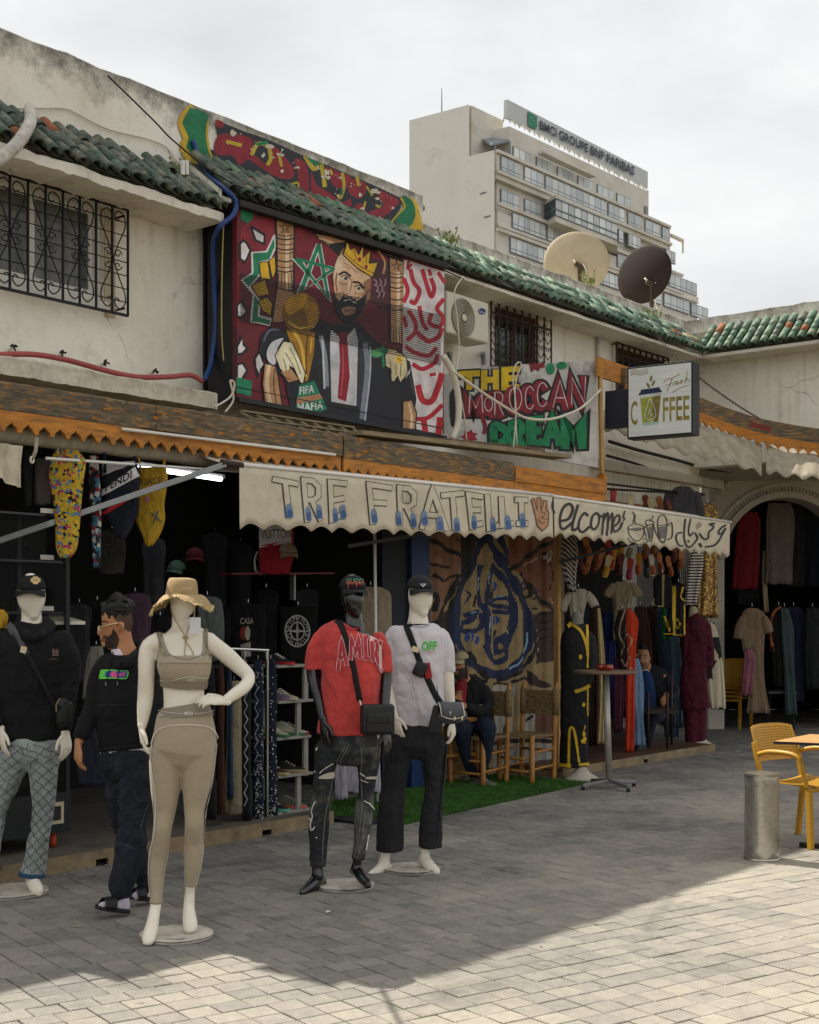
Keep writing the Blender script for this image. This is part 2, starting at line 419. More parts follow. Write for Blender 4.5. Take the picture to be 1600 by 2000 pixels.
M_CABLE_K=mat('black_cable','#22201e',0.7)

# ---------------------------------------------------------------- ground
E1=V((math.sin(math.radians(54.7)),math.cos(math.radians(54.7)),0));E2=V((E1.y,-E1.x,0))
def paver_mat():
    m=bpy.data.materials.new('concrete_paver');m.use_nodes=True;t=m.node_tree;b=t.nodes['Principled BSDF'];L=t.links.new
    b.inputs['Roughness'].default_value=0.85;b.inputs['Specular IOR Level'].default_value=0.3
    g=t.nodes.new('ShaderNodeNewGeometry');at=t.nodes.new('ShaderNodeAttribute');at.attribute_name='tone';at.attribute_type='GEOMETRY'
    oi=t.nodes.new('ShaderNodeAttribute');oi.attribute_name='tone_own';oi.attribute_type='OBJECT'
    sm=t.nodes.new('ShaderNodeMath');sm.operation='ADD';L(at.outputs['Fac'],sm.inputs[0]);L(oi.outputs['Fac'],sm.inputs[1])
    n1=t.nodes.new('ShaderNodeTexNoise');n1.inputs['Scale'].default_value=16;n1.inputs['Detail'].default_value=6;n1.inputs['Roughness'].default_value=0.7;L(g.outputs['Position'],n1.inputs['Vector'])
    a1=t.nodes.new('ShaderNodeMath');a1.operation='MULTIPLY_ADD';L(n1.outputs[0],a1.inputs[0]);a1.inputs[1].default_value=0.55;L(sm.outputs[0],a1.inputs[2])
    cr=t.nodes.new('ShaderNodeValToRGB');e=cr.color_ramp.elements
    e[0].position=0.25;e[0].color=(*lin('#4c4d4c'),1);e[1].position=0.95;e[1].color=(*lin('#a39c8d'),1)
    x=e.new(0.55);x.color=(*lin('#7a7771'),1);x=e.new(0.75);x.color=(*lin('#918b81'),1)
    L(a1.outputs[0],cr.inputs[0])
    n2=t.nodes.new('ShaderNodeTexNoise');n2.inputs['Scale'].default_value=170;n2.inputs['Detail'].default_value=3;L(g.outputs['Position'],n2.inputs['Vector'])
    mr=t.nodes.new('ShaderNodeMapRange');mr.inputs[1].default_value=0.3;mr.inputs[2].default_value=0.7;mr.inputs[3].default_value=0.78;mr.inputs[4].default_value=1.2;L(n2.outputs[0],mr.inputs[0])
    vs=t.nodes.new('ShaderNodeVectorMath');vs.operation='SCALE';L(cr.outputs[0],vs.inputs[0]);L(mr.outputs[0],vs.inputs['Scale'])
    col=vs.outputs[0]
    for sc_,lo,hi,kk in((1.4,.56,.70,.62),(7.0,.64,.70,.5),(38.0,.70,.74,.35),(2.3,.60,.72,1.22)):      # old spills, gum and trodden-in sand
        n4=t.nodes.new('ShaderNodeTexNoise');n4.inputs['Scale'].default_value=sc_;n4.inputs['Detail'].default_value=7;n4.inputs['Roughness'].default_value=.62;n4.inputs['Distortion'].default_value=.4;L(g.outputs['Position'],n4.inputs['Vector'])
        m4=t.nodes.new('ShaderNodeMapRange');m4.inputs[1].default_value=lo;m4.inputs[2].default_value=hi;m4.inputs[3].default_value=1.0;m4.inputs[4].default_value=kk;L(n4.outputs[0],m4.inputs[0])
        v4=t.nodes.new('ShaderNodeVectorMath');v4.operation='SCALE';L(col,v4.inputs[0]);L(m4.outputs[0],v4.inputs['Scale']);col=v4.outputs[0]
    L(col,b.inputs['Base Color'])
    bp=t.nodes.new('ShaderNodeBump');bp.inputs['Strength'].default_value=0.35;bp.inputs['Distance'].default_value=0.004;L(n2.outputs[0],bp.inputs['Height']);L(bp.outputs[0],b.inputs['Normal'])
    return m
M_PAVER=paver_mat()
M_JOINT=mat('joint_sand','#7d7358',0.95,var=0.35,scale=14,dirt='#3a352b',dscale=4,damt=0.55)
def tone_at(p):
    # setts are darker towards the shop fronts, paler out on the plaza
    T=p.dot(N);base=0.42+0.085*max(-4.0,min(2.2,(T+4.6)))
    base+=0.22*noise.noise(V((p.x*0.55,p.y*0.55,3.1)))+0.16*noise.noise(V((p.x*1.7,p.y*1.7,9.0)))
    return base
def build_ground():
    g=MB().poly([(-900,-300,-0.012),(900,-300,-0.012),(900,1500,-0.012),(-900,1500,-0.012)],M_JOINT).build('ground',origin=(0,0,0),kind='structure',label='plaza ground paved with square grey and sandy setts')
    A,B=0.142,0.128
    rnd=random.Random(3);cells=[]
    for j in range(-45,210):
        sh=random.Random(j//4+40).choice((0,.5,.22,.36,.75))*A+(j%4==3)*random.Random(j).choice((0,0,.5))*A
        for i in range(-45,235):
            c=E1*(i*A+sh)-E2*(j*B)+V((-6.0,3.0,0))
            if c.y<4.6 or c.y>24:continue
            px=CX+F*c.x/c.y
            if px<-60 or px>1660:continue
            T=c.dot(N)
            if T<-10.5:continue
            py=YH+F*CH/c.y
            if py>2060:continue
            cells.append((c.y,c))
    cells.sort(key=lambda q:q[0])
    def slab(c,hx,hy,z0,z1,tilt):
        e=0.004;vs=[]
        for(k,zz)in((1.0,z0),(1.0,z1-0.003),(1-e/hx*0.9,z1)):
            for sx,sy in((-1,-1),(1,-1),(1,1),(-1,1)):
                vs.append(c+E1*(hx*k*sx)+E2*(hy*k*sy)+UP*(zz+tilt[0]*sx+tilt[1]*sy))
        fs=[]
        for r in range(2):
            for q in range(4):fs.append((r*4+q,r*4+(q+1)%4,r*4+4+(q+1)%4,r*4+4+q))
        fs.append((8,9,10,11));return vs,fs
    meshes=[]
    for k in range(4):
        me=bpy.data.meshes.new('sett');vs,fs=slab(V((0,0,0)),A/2-0.0022-0.0006*k,B/2-0.0022,-0.012,0.0,((rnd.random()-.5)*0.002,(rnd.random()-.5)*0.002))
        me.from_pydata([v[:]for v in vs],[],fs);me.materials.append(M_PAVER);meshes.append(me)
    rest_v,rest_f,tones=[],[],[]
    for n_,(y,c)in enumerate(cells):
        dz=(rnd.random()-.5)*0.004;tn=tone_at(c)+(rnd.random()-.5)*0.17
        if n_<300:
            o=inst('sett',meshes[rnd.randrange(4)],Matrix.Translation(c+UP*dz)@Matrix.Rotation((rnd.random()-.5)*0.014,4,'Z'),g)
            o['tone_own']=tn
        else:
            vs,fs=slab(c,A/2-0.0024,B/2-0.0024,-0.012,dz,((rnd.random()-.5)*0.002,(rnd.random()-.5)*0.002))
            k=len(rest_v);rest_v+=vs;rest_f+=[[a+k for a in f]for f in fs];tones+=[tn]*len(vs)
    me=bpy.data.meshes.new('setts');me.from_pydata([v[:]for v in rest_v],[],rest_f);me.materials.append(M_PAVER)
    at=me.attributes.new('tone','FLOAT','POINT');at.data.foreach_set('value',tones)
    o=bpy.data.objects.new('setts',me);COL.objects.link(o);o.parent=g;o['kind']='stuff'
build_ground()

# ---------------------------------------------------------------- main building
S0,S1=S(-270,T_W),None
cornerE=wT(1373,700,T_E);S_E=cornerE.dot(D);S_CW=S_E+0.40      # inner corner of the upper walls
bld=thing('market_building',fac(S(600,T_W),T_W,0),'cream plastered two-storey market building with green tiled eaves and dark shops below','building')
def wall_holes(mb,s0,s1,T,z0,z1,holes,th,m):
    ss=sorted({s0,s1,*[h[0]for h in holes],*[h[1]for h in holes]});zs=sorted({z0,z1,*[h[2]for h in holes],*[h[3]for h in holes]})
    for a,b in zip(ss,ss[1:]):
        for c,d in zip(zs,zs[1:]):
            if any(h[0]<=(a+b)/2<=h[1]and h[2]<=(c+d)/2<=h[3]for h in holes):continue
            mb.poly([fac(a,T,c),fac(b,T,c),fac(b,T,d),fac(a,T,d)],m)
    for a,b,c,d in holes:
        for q in([fac(a,T,c),fac(a,T-th,c),fac(b,T-th,c),fac(b,T,c)],[fac(a,T,d),fac(b,T,d),fac(b,T-th,d),fac(a,T-th,d)],
                  [fac(a,T,c),fac(a,T,d),fac(a,T-th,d),fac(a,T-th,c)],[fac(b,T,c),fac(b,T-th,c),fac(b,T-th,d),fac(b,T,d)]):
            mb.poly(q,m)
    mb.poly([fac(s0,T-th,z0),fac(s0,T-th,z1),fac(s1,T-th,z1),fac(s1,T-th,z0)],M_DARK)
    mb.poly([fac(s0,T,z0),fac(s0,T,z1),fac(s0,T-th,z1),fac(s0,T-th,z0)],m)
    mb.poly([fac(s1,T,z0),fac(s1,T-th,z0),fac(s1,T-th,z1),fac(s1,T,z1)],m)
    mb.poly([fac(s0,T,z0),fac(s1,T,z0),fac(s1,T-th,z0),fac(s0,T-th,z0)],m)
win1=(S(-75,T_W),S(203,T_W),zat(200,590,T_W),zat(200,396,T_W))
win2=(S(966,T_W),S(1052,T_W),zat(1000,742,T_W),zat(966,596,T_W))
win3=(S(1206,T_W),S(1300,T_W),zat(1206,770,T_W),zat(1206,676,T_W))
Z_LEDGE=zat(430,768,T_E)
Z_EAVE=zat(870,531,T_E)
mb=MB();wall_holes(mb,S0,S_CW+0.3,T_W,Z_LEDGE-0.25,Z_EAVE+0.25,[win1,win2,win3],0.22,M_PL)
mb.build('upper_wall',bld)
# wall of the ground floor: only its head shows, above the shop openings
S_SH1,S_SH2=S(-260,T_W),S(1400,T_W)
mb=MB();mb.fbox(S0,S_CW+0.3,T_W-0.25,T_W-0.002,2.95,Z_LEDGE-0.25,M_LEDGE);mb.build('lintel',bld)
# wall below the wing-side ledge
def wavy_box(mb,s0,s1,T0,T1,zb,zt,m,n=40,amp=0.012,seed=0.0,ampb=0.0):
    rs=[]
    for i in range(n+1):
        s=s0+(s1-s0)*i/n;a=amp*noise.noise(V((s*3.1,seed,0)))+amp*0.6*noise.noise(V((s*11.0,seed,4)));b=ampb*noise.noise(V((s*5.0,seed,8)))+ampb*.7*noise.noise(V((s*17.0,seed,2)))
        o=amp*0.5*noise.noise(V((s*4.0,seed,12)))
        rs.append([fac(s,T0,zb+b),fac(s,T1+o,zb+b),fac(s,T1+o,zt+a-0.012),fac(s,T1+o-0.012,zt+a),fac(s,T0,zt+a)])
    mb.rings(rs,m)
S_P1=S(826,T_PAR)
Z_P1=zat(400,211,T_PAR);Z_P2=zat(1100,536,T_PAR)
mb=MB();wavy_box(mb,S(-250,T_PAR),S_P1,T_PAR-0.18,T_PAR,Z_EAVE+0.1,Z_P1,M_PAR,60,0.016,1.0);mb.build('parapet',bld)
mb=MB();wavy_box(mb,S_P1+0.003,S_CW+0.35,T_PAR-0.16,T_PAR-0.005,Z_EAVE+0.2,Z_P2,M_PARB,60,0.018,5.0);mb.build('parapet',bld)
# eave slab with its broken mortar lip, two lengths: left of the mural and right of it
Z_T0,Z_T1=Z_EAVE+0.05,Z_EAVE+0.37;T_TOP=T_PAR+0.10      # tiles: lower and upper edge
DZL=-0.15      # the left length of eave sits a little lower
mb=MB();wavy_box(mb,S(-260,T_E),S(432,T_E),T_W-0.01,T_E+0.03,Z_EAVE-0.045+DZL,Z_T0-0.02+DZL,M_SOF,70,0.02,2.0,0.022);mb.build('eave_slab',bld)
mb=MB();wavy_box(mb,S(432,T_E)+0.003,S_E,T_W-0.01,T_E-0.01,Z_EAVE-0.01,Z_T0-0.02,M_SOF,70,0.008,3.0,0.006);mb.build('eave_slab',bld)
# wing that closes the plaza: walls turn towards the viewer at the inner corner
def wing(u,k,z):return fac(S_CW-k,T_W+u,z)      # u: along the wing, k: out of its face
mb=MB()
mb.hexa([wing(0,0,3.5),wing(4.0,0,3.5),wing(4.0,-0.25,3.5),wing(0,-0.25,3.5),wing(0,0,Z_EAVE+.2),wing(4.0,0,Z_EAVE+.2),wing(4.0,-0.25,Z_EAVE+.2),wing(0,-0.25,Z_EAVE+.2)],M_PL);mb.build('wing_wall',bld)
mb=MB();rs=[]
for i in range(31):
    u=-0.2+4.2*i/30;a=0.014*noise.noise(V((u*5,3,3)))
    rs.append([wing(u,-0.35,Z_EAVE+.2),wing(u,-0.10,Z_EAVE+.2),wing(u,-0.10,Z_P2-0.02+a),wing(u,-0.35,Z_P2-0.02+a)])
mb.rings(rs,M_PARB);mb.build('parapet',bld)
mb=MB();rs=[]
for i in range(31):
    u=0.39+3.6*i/30;a=0.006*noise.noise(V((u*6,1,3)))
    rs.append([wing(u,0.005,Z_EAVE-0.01),wing(u,0.39,Z_EAVE-0.01+a),wing(u,0.39,Z_T0-0.02),wing(u,0.005,Z_T0-0.02)])
mb.rings(rs,M_SOF);mb.build('eave_slab',bld)

# roof tiles: barrel tiles in courses, laid down the slope
def tile_mat():
    m=mat('green_tile','#3c4f44',0.6,var=0.4,scale=12,dirt='#85806c',dscale=9,damt=0.46,rnd=0.35,spec=0.5,bump=0.2,bscale=50)
    return m
M_TILE=tile_mat()
M_TILE2=mat('green_tile_bright','#476a52',0.66,var=0.4,scale=9,dirt='#94907a',dscale=9,damt=0.44,rnd=0.3,spec=0.6)
M_TERRA=mat('terracotta','#8f5a3c',0.8,var=0.3)
M_TUNDER=mat('tile_bed','#4b4738',0.95,var=0.4,scale=12,dirt='#2c3a26',dscale=6,damt=0.5)
def tile_mesh(r=0.052,ln=0.21,m=M_TILE):
    n=7;vs=[];fs=[]
    for k,(y,rr)in enumerate(((0,r),(ln,r*0.82))):
        for th in(1.0,0.80):
            for i in range(n):a=math.pi*i/(n-1);vs.append((rr*th*math.cos(a),y,rr*th*math.sin(a)))
    for i in range(n-1):
        fs+=[(i,i+1,2*n+i+1,2*n+i),(n+i+1,n+i,3*n+i,3*n+i+1),(i+1,i,n+i,n+i+1),(2*n+i,2*n+i+1,3*n+i+1,3*n+i)]
    fs+=[(0,2*n,3*n,n),(n-1,2*n-1,4*n-1,3*n-1)]
    me=bpy.data.meshes.new('roof_tile');me.from_pydata(vs,[],fs);me.materials.append(m)
    me.polygons.foreach_set('use_smooth',[True]*len(me.polygons));return me
TM=[tile_mesh(m=M_TILE),tile_mesh(m=M_TILE2),tile_mesh(m=M_TERRA),tile_mesh(r=0.049,m=M_TILE)]
rnd=random.Random(5)
slope_out=(N*(T_E-T_TOP)+UP*(Z_T0-Z_T1));SL=slope_out.length;up_slope=(-slope_out).normalized()
pitch=0.118;rows=4
def tile_frame(base,along,ups):
    nrm=along.cross(ups).normalized()
    if nrm.z<0:nrm=-nrm
    return Matrix(((along.x,ups.x,nrm.x,base.x),(along.y,ups.y,nrm.y,base.y),(along.z,ups.z,nrm.z,base.z),(0,0,0,1)))
ti=0;s=S(-25,T_E);far=MB()
allt=[]
while s<S_E+0.1:
    for r in range(rows):
        allt.append((s,r))
    s+=pitch
def far_tile(mtx,me):
    far.add([mtx@v.co for v in me.vertices],[list(p.vertices)for p in me.polygons],me.materials[0])
for(s,r)in allt:
    bright=min(1,max(0,(s-S(430,T_E))/3.5))
    k=1 if rnd.random()<bright*0.75 else(3 if rnd.random()<0.5 else 0)
    if rnd.random()<0.03:k=2
    if rnd.random()<0.02:continue
    lift=0.006*(r%2)+(DZL if s<S(428,T_E)else 0)
    top=max(0.0,s-(S_E-0.45+0.11*r))     # the valley at the inner corner
    if s>S_E+0.05-0.0+r*0.1:continue
    b=fac(s,T_E+0.05,Z_T0+0.012+rnd.uniform(-.010,.010))+up_slope*(r*SL/rows*1.0+rnd.uniform(-.022,.022))+V((0,0,lift))
    mtx=tile_frame(b,(D+up_slope*rnd.uniform(-.12,.12)).normalized(),(up_slope+D*rnd.uniform(-.05,.05)+UP*0.04).normalized())
    if ti<296:inst('roof_tile',TM[k],mtx,bld)
    else:far_tile(mtx,TM[k])
    ti+=1
ups_w=None
wo=(-D*0.36+UP*(Z_T0-Z_T1));wo_n=(-wo).normalized();WL=wo.length
u=0.36
while u<3.9:
    for r in range(rows):
        if u<0.40-r*0.1:continue
        b=wing(u,0.43,Z_T0+0.012+rnd.uniform(-.004,.004))+wo_n*(r*WL/rows)
        far_tile(tile_frame(b,(N+wo_n*rnd.uniform(-.04,.04)).normalized(),(wo_n+UP*0.04).normalized()),TM[1 if rnd.random()<0.85 else(2 if rnd.random()<0.3 else 0)])
    u+=pitch
far.build('roof_tiles',bld,smooth=True,kind='stuff')
mb=MB()
sm_=S(430,T_E);mb.poly([fac(S(-60,T_E),T_E+0.02,Z_T0+DZL),fac(sm_,T_E+0.02,Z_T0+DZL),fac(sm_,T_TOP,Z_T1+DZL),fac(S(-60,T_E),T_TOP,Z_T1+DZL)],M_TUNDER);mb.poly([fac(sm_,T_E+0.02,Z_T0),fac(S_E,T_E+0.02,Z_T0),fac(S_E+.4,T_TOP,Z_T1),fac(sm_,T_TOP,Z_T1)],M_TUNDER);mb.poly([fac(sm_,T_E+.02,Z_T0+DZL),fac(sm_,T_E+.02,Z_T0),fac(sm_,T_TOP,Z_T1),fac(sm_,T_TOP,Z_T1+DZL)],M_SOF)
mb.poly([wing(0.40,0.41,Z_T0-.003),wing(4,0.41,Z_T0-.003),wing(4,-0.08,Z_T1+.05),wing(0,-0.08,Z_T1+.05)],M_TUNDER)
mb.build('tile_bed',bld)
# mossy fillet where tiles meet the parapet
mb=MB();wavy_box(mb,S(-60,T_PAR),S(425,T_PAR),T_PAR-0.02,T_TOP+0.01,Z_T1-0.06+DZL,Z_T1+0.015+DZL,M_TUNDER,50,0.02,6.0);mb.build('flashing',bld)
mb=MB();wavy_box(mb,S(425,T_PAR)+.003,S_E+.3,T_PAR-0.02,T_TOP+0.01,Z_T1-0.06,Z_T1+0.02,mat('mossy_mortar','#6d6650',0.95,var=0.4,scale=9,dirt='#34352a',dscale=4,damt=0.55),80,0.02,7.0);mb.build('flashing',bld)

# ledge above the left shop, and its continuation above the right shop
mb=MB();wavy_box(mb,S(-260,T_W),S(425,T_E),T_W-0.01,T_E,Z_LEDGE-0.125,Z_LEDGE,M_LEDGE,60,0.012,9.0,0.01);mb.build('ledge',bld)
mb=MB();wavy_box(mb,S(1150,T_W),S(1402,T_W),T_W-0.01,T_W+0.09,zat(1300,940,T_W),zat(1300,921,T_W),M_ARC,30,0.008,10.0,0.006);mb.build('ledge',bld)
mb=MB();mb.fbox(S(1100,T_W),S_CW+0.3,T_W-0.2,T_W-0.004,zat(1300,950,T_W),3.5,M_ARC);mb.build('arcade_wall',bld)

# the lower, unseen end of the row to the left (its shadow falls across the plaza)
# shop interiors: floors, side walls, back walls and ceilings of the dark rooms
T_BACK=-9.7
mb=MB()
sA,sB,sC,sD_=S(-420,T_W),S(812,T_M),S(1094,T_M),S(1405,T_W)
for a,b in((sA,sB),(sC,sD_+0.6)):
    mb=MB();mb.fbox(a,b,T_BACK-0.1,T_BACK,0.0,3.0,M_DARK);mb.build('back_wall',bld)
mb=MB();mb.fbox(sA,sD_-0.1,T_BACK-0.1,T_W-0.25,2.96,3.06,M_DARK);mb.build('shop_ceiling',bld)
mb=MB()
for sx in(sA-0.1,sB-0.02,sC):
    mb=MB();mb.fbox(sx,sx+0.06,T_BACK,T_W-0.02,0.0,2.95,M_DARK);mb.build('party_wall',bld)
# roof deck and body of the building behind the parapet
mb=MB();mb.fbox(S(-270,T_W),S_CW+3.5,-15.0,T_PAR-0.17,Z_EAVE+0.1,Z_EAVE+0.3,M_SOF);mb.build('roof_deck',bld)
mb=MB();mb.fbox(S(-330,T_W)-2.5,S(-270,T_W)-0.02,-12.0,T_PAR,0.0,4.02,M_PL);mb.build('neighbour_bay',bld)

# ---------------------------------------------------------------- windows
def window(hole,T,name,frame_m,w=0.05,panes=2,glass=None,curtain=None,depth=0.1):
    a,b,c,d=hole;f=MB()
    for q in((a,b,c,c+w),(a,b,d-w,d),(a,a+w,c+w,d-w),(b-w,b,c+w,d-w)):
        f.fbox(q[0],q[1],T-depth,T-depth+0.06,q[2],q[3],frame_m)
    fo=f.build(name,bld,bevel=0.004)
    pw=(b-a-2*w)/panes
    for i in range(panes):
        x0=a+w+i*pw;x1=x0+pw
        g=MB();t=T-depth+(0.02 if i%2 else 0.035)
        for q in((x0,x1,c+w,c+w+0.035),(x0,x1,d-w-0.035,d-w),(x0,x0+0.035,c+w+.035,d-w-.035),(x1-0.035,x1,c+w+.035,d-w-.035)):
            g.fbox(q[0],q[1],t-0.012,t+0.012,q[2],q[3],frame_m)
        g.build('sash',fo)
        MB().fbox(x0+.035,x1-.035,t-0.003,t+0.003,c+w+.035,d-w-.035,glass).build('pane',fo)
    if curtain:
        cm=MB();rs=[]
        for i in range(60):
            s_=a+(b-a)*i/59;o=0.012*math.sin(i*1.3)+0.006*math.sin(i*0.37)
            rs.append([fac(s_,T-depth-0.07+o,c),fac(s_,T-depth-0.07+o,d)])
        cm.rings(rs,curtain,cap=False,close=False);cm.build('curtain',fo,smooth=True)
    return fo
M_GLASS=mat('window_glass','#48545c',0.08,var=0.1,spec=0.7,alpha=0.28)
M_GLASS_D=mat('window_glass_dark','#1f272c',0.12,var=0.2,spec=0.7)
M_CURT=mat('grey_curtain','#cfcbbe',0.9,var=0.2,scale=12,stretch=(8,8,0.5))
window(win1,T_W,'window',M_WHITE,0.05,2,M_GLASS,M_CURT)
mb=MB();mb.fbox(win1[0]-.02,win1[1]+.02,T_W-0.02,T_W+0.035,win1[2]-0.06,win1[2]-0.002,M_WHITE);mb.build('window_sill',bld)
mb=MB();mb.fbox(win1[1]+.003,win1[1]+.10,T_W-0.004,T_W+0.008,win1[2]-0.10,win1[3]+.03,plaster_mat('plaster_patch','#c9b79a',damp=0.8));mb.build('plaster_patch',bld)
M_BROWN=mat('brown_window_wood','#4a2c22',0.6,var=0.25)
window(win2,T_W,'window',M_BROWN,0.07,2,M_GLASS_D)
window(win3,T_W,'window',M_BROWN,0.06,2,M_GLASS_D)

def spiral(c,r,a0,turns,n,ux,uz):
    return[c+(ux*math.cos(a0+turns*2*math.pi*i/n)+uz*math.sin(a0+turns*2*math.pi*i/n))*r*(1-0.75*i/n)for i in range(n+1)]
def grille_lyre(px0,px1,pyt,pyb,T,m,nv,nh,label):
    a,b=S(px0,T),S(px1,T);zt,zb=zat(px1,pyt,T),zat(px1,pyb,T)
    g=thing('window_grille',fac((a+b)/2,T,zb),label,'grille','iron window grilles')
    for z in(zt,zb):
        MB().bar(fac(a,T,z),fac(b,T,z),0.022,0.018,m).build('rail',g)
    for i in range(nv+1):
        s_=a+(b-a)*i/nv;MB().bar(fac(s_,T,zb),fac(s_,T,zt),0.014,0.014,m,up=D).build('bar',g)
    for j in range(1,nh):
        z=zb+(zt-zb)*j/nh;MB().tube([fac(a,T-.004,z),fac(b,T-.004,z)],0.0045,m,6).build('cross_bar',g)
    hgt=zt-zb;st=(b-a)/nv
    for i in range(1,nv,2):
        sc_=a+st*i;mm=MB();t=T+0.012
        for sg in(-1,1):
            for up in(-1,1):
                zc=(zt+zb)/2;ze=zc+up*hgt*0.40
                q=[fac(sc_,t,zc),fac(sc_+sg*st*0.35,t,zc+up*hgt*0.16),fac(sc_+sg*st*0.72,t,zc+up*hgt*0.30),fac(sc_+sg*st*0.74,t,ze),fac(sc_+sg*st*0.40,t,ze+up*hgt*0.055),fac(sc_+sg*st*0.10,t,ze+up*hgt*0.015),fac(sc_+sg*st*0.20,t,ze-up*hgt*0.04),fac(sc_+sg*st*0.40,t,ze-up*hgt*0.02)]
                mm.tube(q,0.005,m,5,smooth=True)
                c_=fac(sc_+sg*st*0.30,t,zc+up*hgt*0.055)
                mm.tube(spiral(c_,0.035,math.pi*(0 if sg>0 else 1),1.1*up*sg,12,D,UP),0.0045,m,5)
        mm.build('scroll',g,smooth=True)
    for s_ in(a+.03,b-.03):
        for z in(zb+.05,zt-.05):
            MB().bar(fac(s_,T,z),fac(s_,T_W-.01,z),0.012,0.012,m).build('wall_tie',g)
    return g
M_GRB=mat('black_iron','#15171c',0.55,var=0.2,metal=0.3)
grille_lyre(-92,250,410,617,T_W+0.10,M_GRB,10,8,'black iron lyre-scroll grille over the white sliding window')
def grille_ring(px0,px1,pyt,pyb,T,m,nv,label,rows_):
    a,b=S(px0,T),S(px1,T);zt,zb=zat(px0,pyt,T),zat(px0,pyb,T)
    g=thing('window_grille',fac((a+b)/2,T,zb),label,'grille','iron window grilles')
    st=(b-a)/nv
    for z in(zt,zt-st,zb):
        MB().bar(fac(a,T,z),fac(b,T,z),0.016,0.016,m).build('rail',g)
    for i in range(nv+1):
        MB().bar(fac(a+st*i,T,zb),fac(a+st*i,T,zt),0.013,0.013,m,up=D).build('bar',g)
    for i in range(nv):
        c=fac(a+st*(i+.5),T+.004,zt-st*.5)
        MB().tube([c+(D*math.cos(q*math.pi/8)+UP*math.sin(q*math.pi/8))*st*.46 for q in range(17)],0.006,m,5).build('ring',g,smooth=True)
    hh=zt-st-zb
    for i in range(nv):
        mm=MB();cx_=a+st*(i+.5)
        for r in range(rows_):
            z0=zb+hh*r/rows_;dz=hh/rows_
            for sg in(-1,1):
                q=[fac(cx_,T,z0+dz*.05),fac(cx_+sg*st*.42,T,z0+dz*.45),fac(cx_+sg*st*.30,T,z0+dz*.85),fac(cx_+sg*st*.08,T,z0+dz*.72),fac(cx_+sg*st*.2,T,z0+dz*.58)]
                mm.tube(q,0.005,m,5,smooth=True)
        mm.build('scroll',g,smooth=True)
    for s_ in(a,b):
        MB().bar(fac(s_,T,zt-.02),fac(s_,T_W-.01,zt-.02),0.012,0.012,m).build('wall_tie',g)
    return g
grille_ring(959,1077,583,740,T_W+0.09,M_IRON,8,'rusty iron grille with a row of rings beside the air conditioner',4)
grille_ring(1204,1306,668,770,T_W+0.07,M_IRON,9,'rusty iron grille half hidden behind the coffee sign',3)

# ---------------------------------------------------------------- fascia of the shop canopy: weathered beam over a scalloped board
Z_F0,Z_F1,Z_F2=zat(600,917,T_F),zat(600,884,T_F),zat(600,839,T_F)
can=thing('shop_canopy',fac(S(600,T_F),T_F,Z_F0),'weathered timber canopy with an orange scalloped fringe above the shop fronts','canopy')
def scallop_board(s0,s1,z0,z1,T,th,m,pitch=0.117,name='scalloped_board',parent=None,lift=0.0):
    n=max(1,round((s1-s0)/pitch));p=(s1-s0)/n;pts=[(s0,z1),(s0,z0)]
    for i in range(n):
        a=s0+p*i
        for u,v in((0.10,0.0),(0.16,0.22),(0.20,0.34),(0.33,0.46),(0.45,0.60),(0.50,0.74),(0.55,0.60),(0.67,0.46),(0.80,0.34),(0.84,0.22),(0.90,0.0)):
            pts.append((a+p*u,z0+0.085*v))
        pts.append((a+p,z0))
    pts.append((s1,z1))
    b=MB();b.prism([fac(a,T,z)for a,z in pts],N*th,m);return b.build(name,parent)
for k,(a,b)in enumerate(((-330,300),(300,664),(668,1000),(1003,1182))):
    sa,sb=S(a,T_F),S(b,T_F);dz=(0.0,0.004,-0.006,0.0)[k]
    scallop_board(sa,sb,Z_F0+dz,Z_F1+dz,T_F-0.012*(k%2),0.022,M_WOOD_O,parent=can)
    mb=MB();wavy_box(mb,sa+.002,sb-.002,T_F-0.05,T_F+(0.024 if k!=1 else 0.03),Z_F1+dz+0.003,Z_F2+dz+(0.0 if k<3 else-0.03),M_WOOD_D if k<3 else M_WOOD_O,40,0.006,20.0+k,0.004)
    mb.build('beam',can)
mb=MB();mb.fbox(S(-330,T_F),S(1182,T_F),T_W+0.05,T_F-0.052,Z_F2-0.075,Z_F2-0.035,M_WOOD_D);mb.build('deck',can)
mb=MB();rs=[]
for i in range(16):
    a=math.pi*i/15
    rs.append([wT(238+(655-238)*i/15,838+(888-838)*i/15,T_F+0.04)])
MB().tube([r[0]for r in rs],0.011,M_WHITE,8).build('conduit',can,smooth=True)
MB().box(fac(S(1179,T_F),T_F-0.02,(Z_F2+2.86)/2+.02),D*0.03,N*0.04,UP*((Z_F2-2.84)/2),M_WOOD_O).build('end_board',can)
# curls of flaking veneer along the beam
rnd=random.Random(8)
for i in range(46):
    px=rnd.uniform(120,1000);z=rnd.uniform(Z_F1+.02,Z_F2-.02);s_=S(px,T_F);l=rnd.uniform(.02,.09);h=rnd.uniform(.006,.016)
    q=MB();rs=[]
    for j in range(5):
        u=j/4;rs.append([fac(s_+l*u,T_F+.030+.022*u*u*rnd.uniform(.4,1),z+.01*math.sin(3*u+i)),fac(s_+l*u,T_F+.030+.03*u*u,z+h+.006*math.sin(5*u))])
    q.rings(rs,M_WOOD_O if i%2 else M_WOOD_G,cap=False,close=False);q.build('veneer_flake',can)
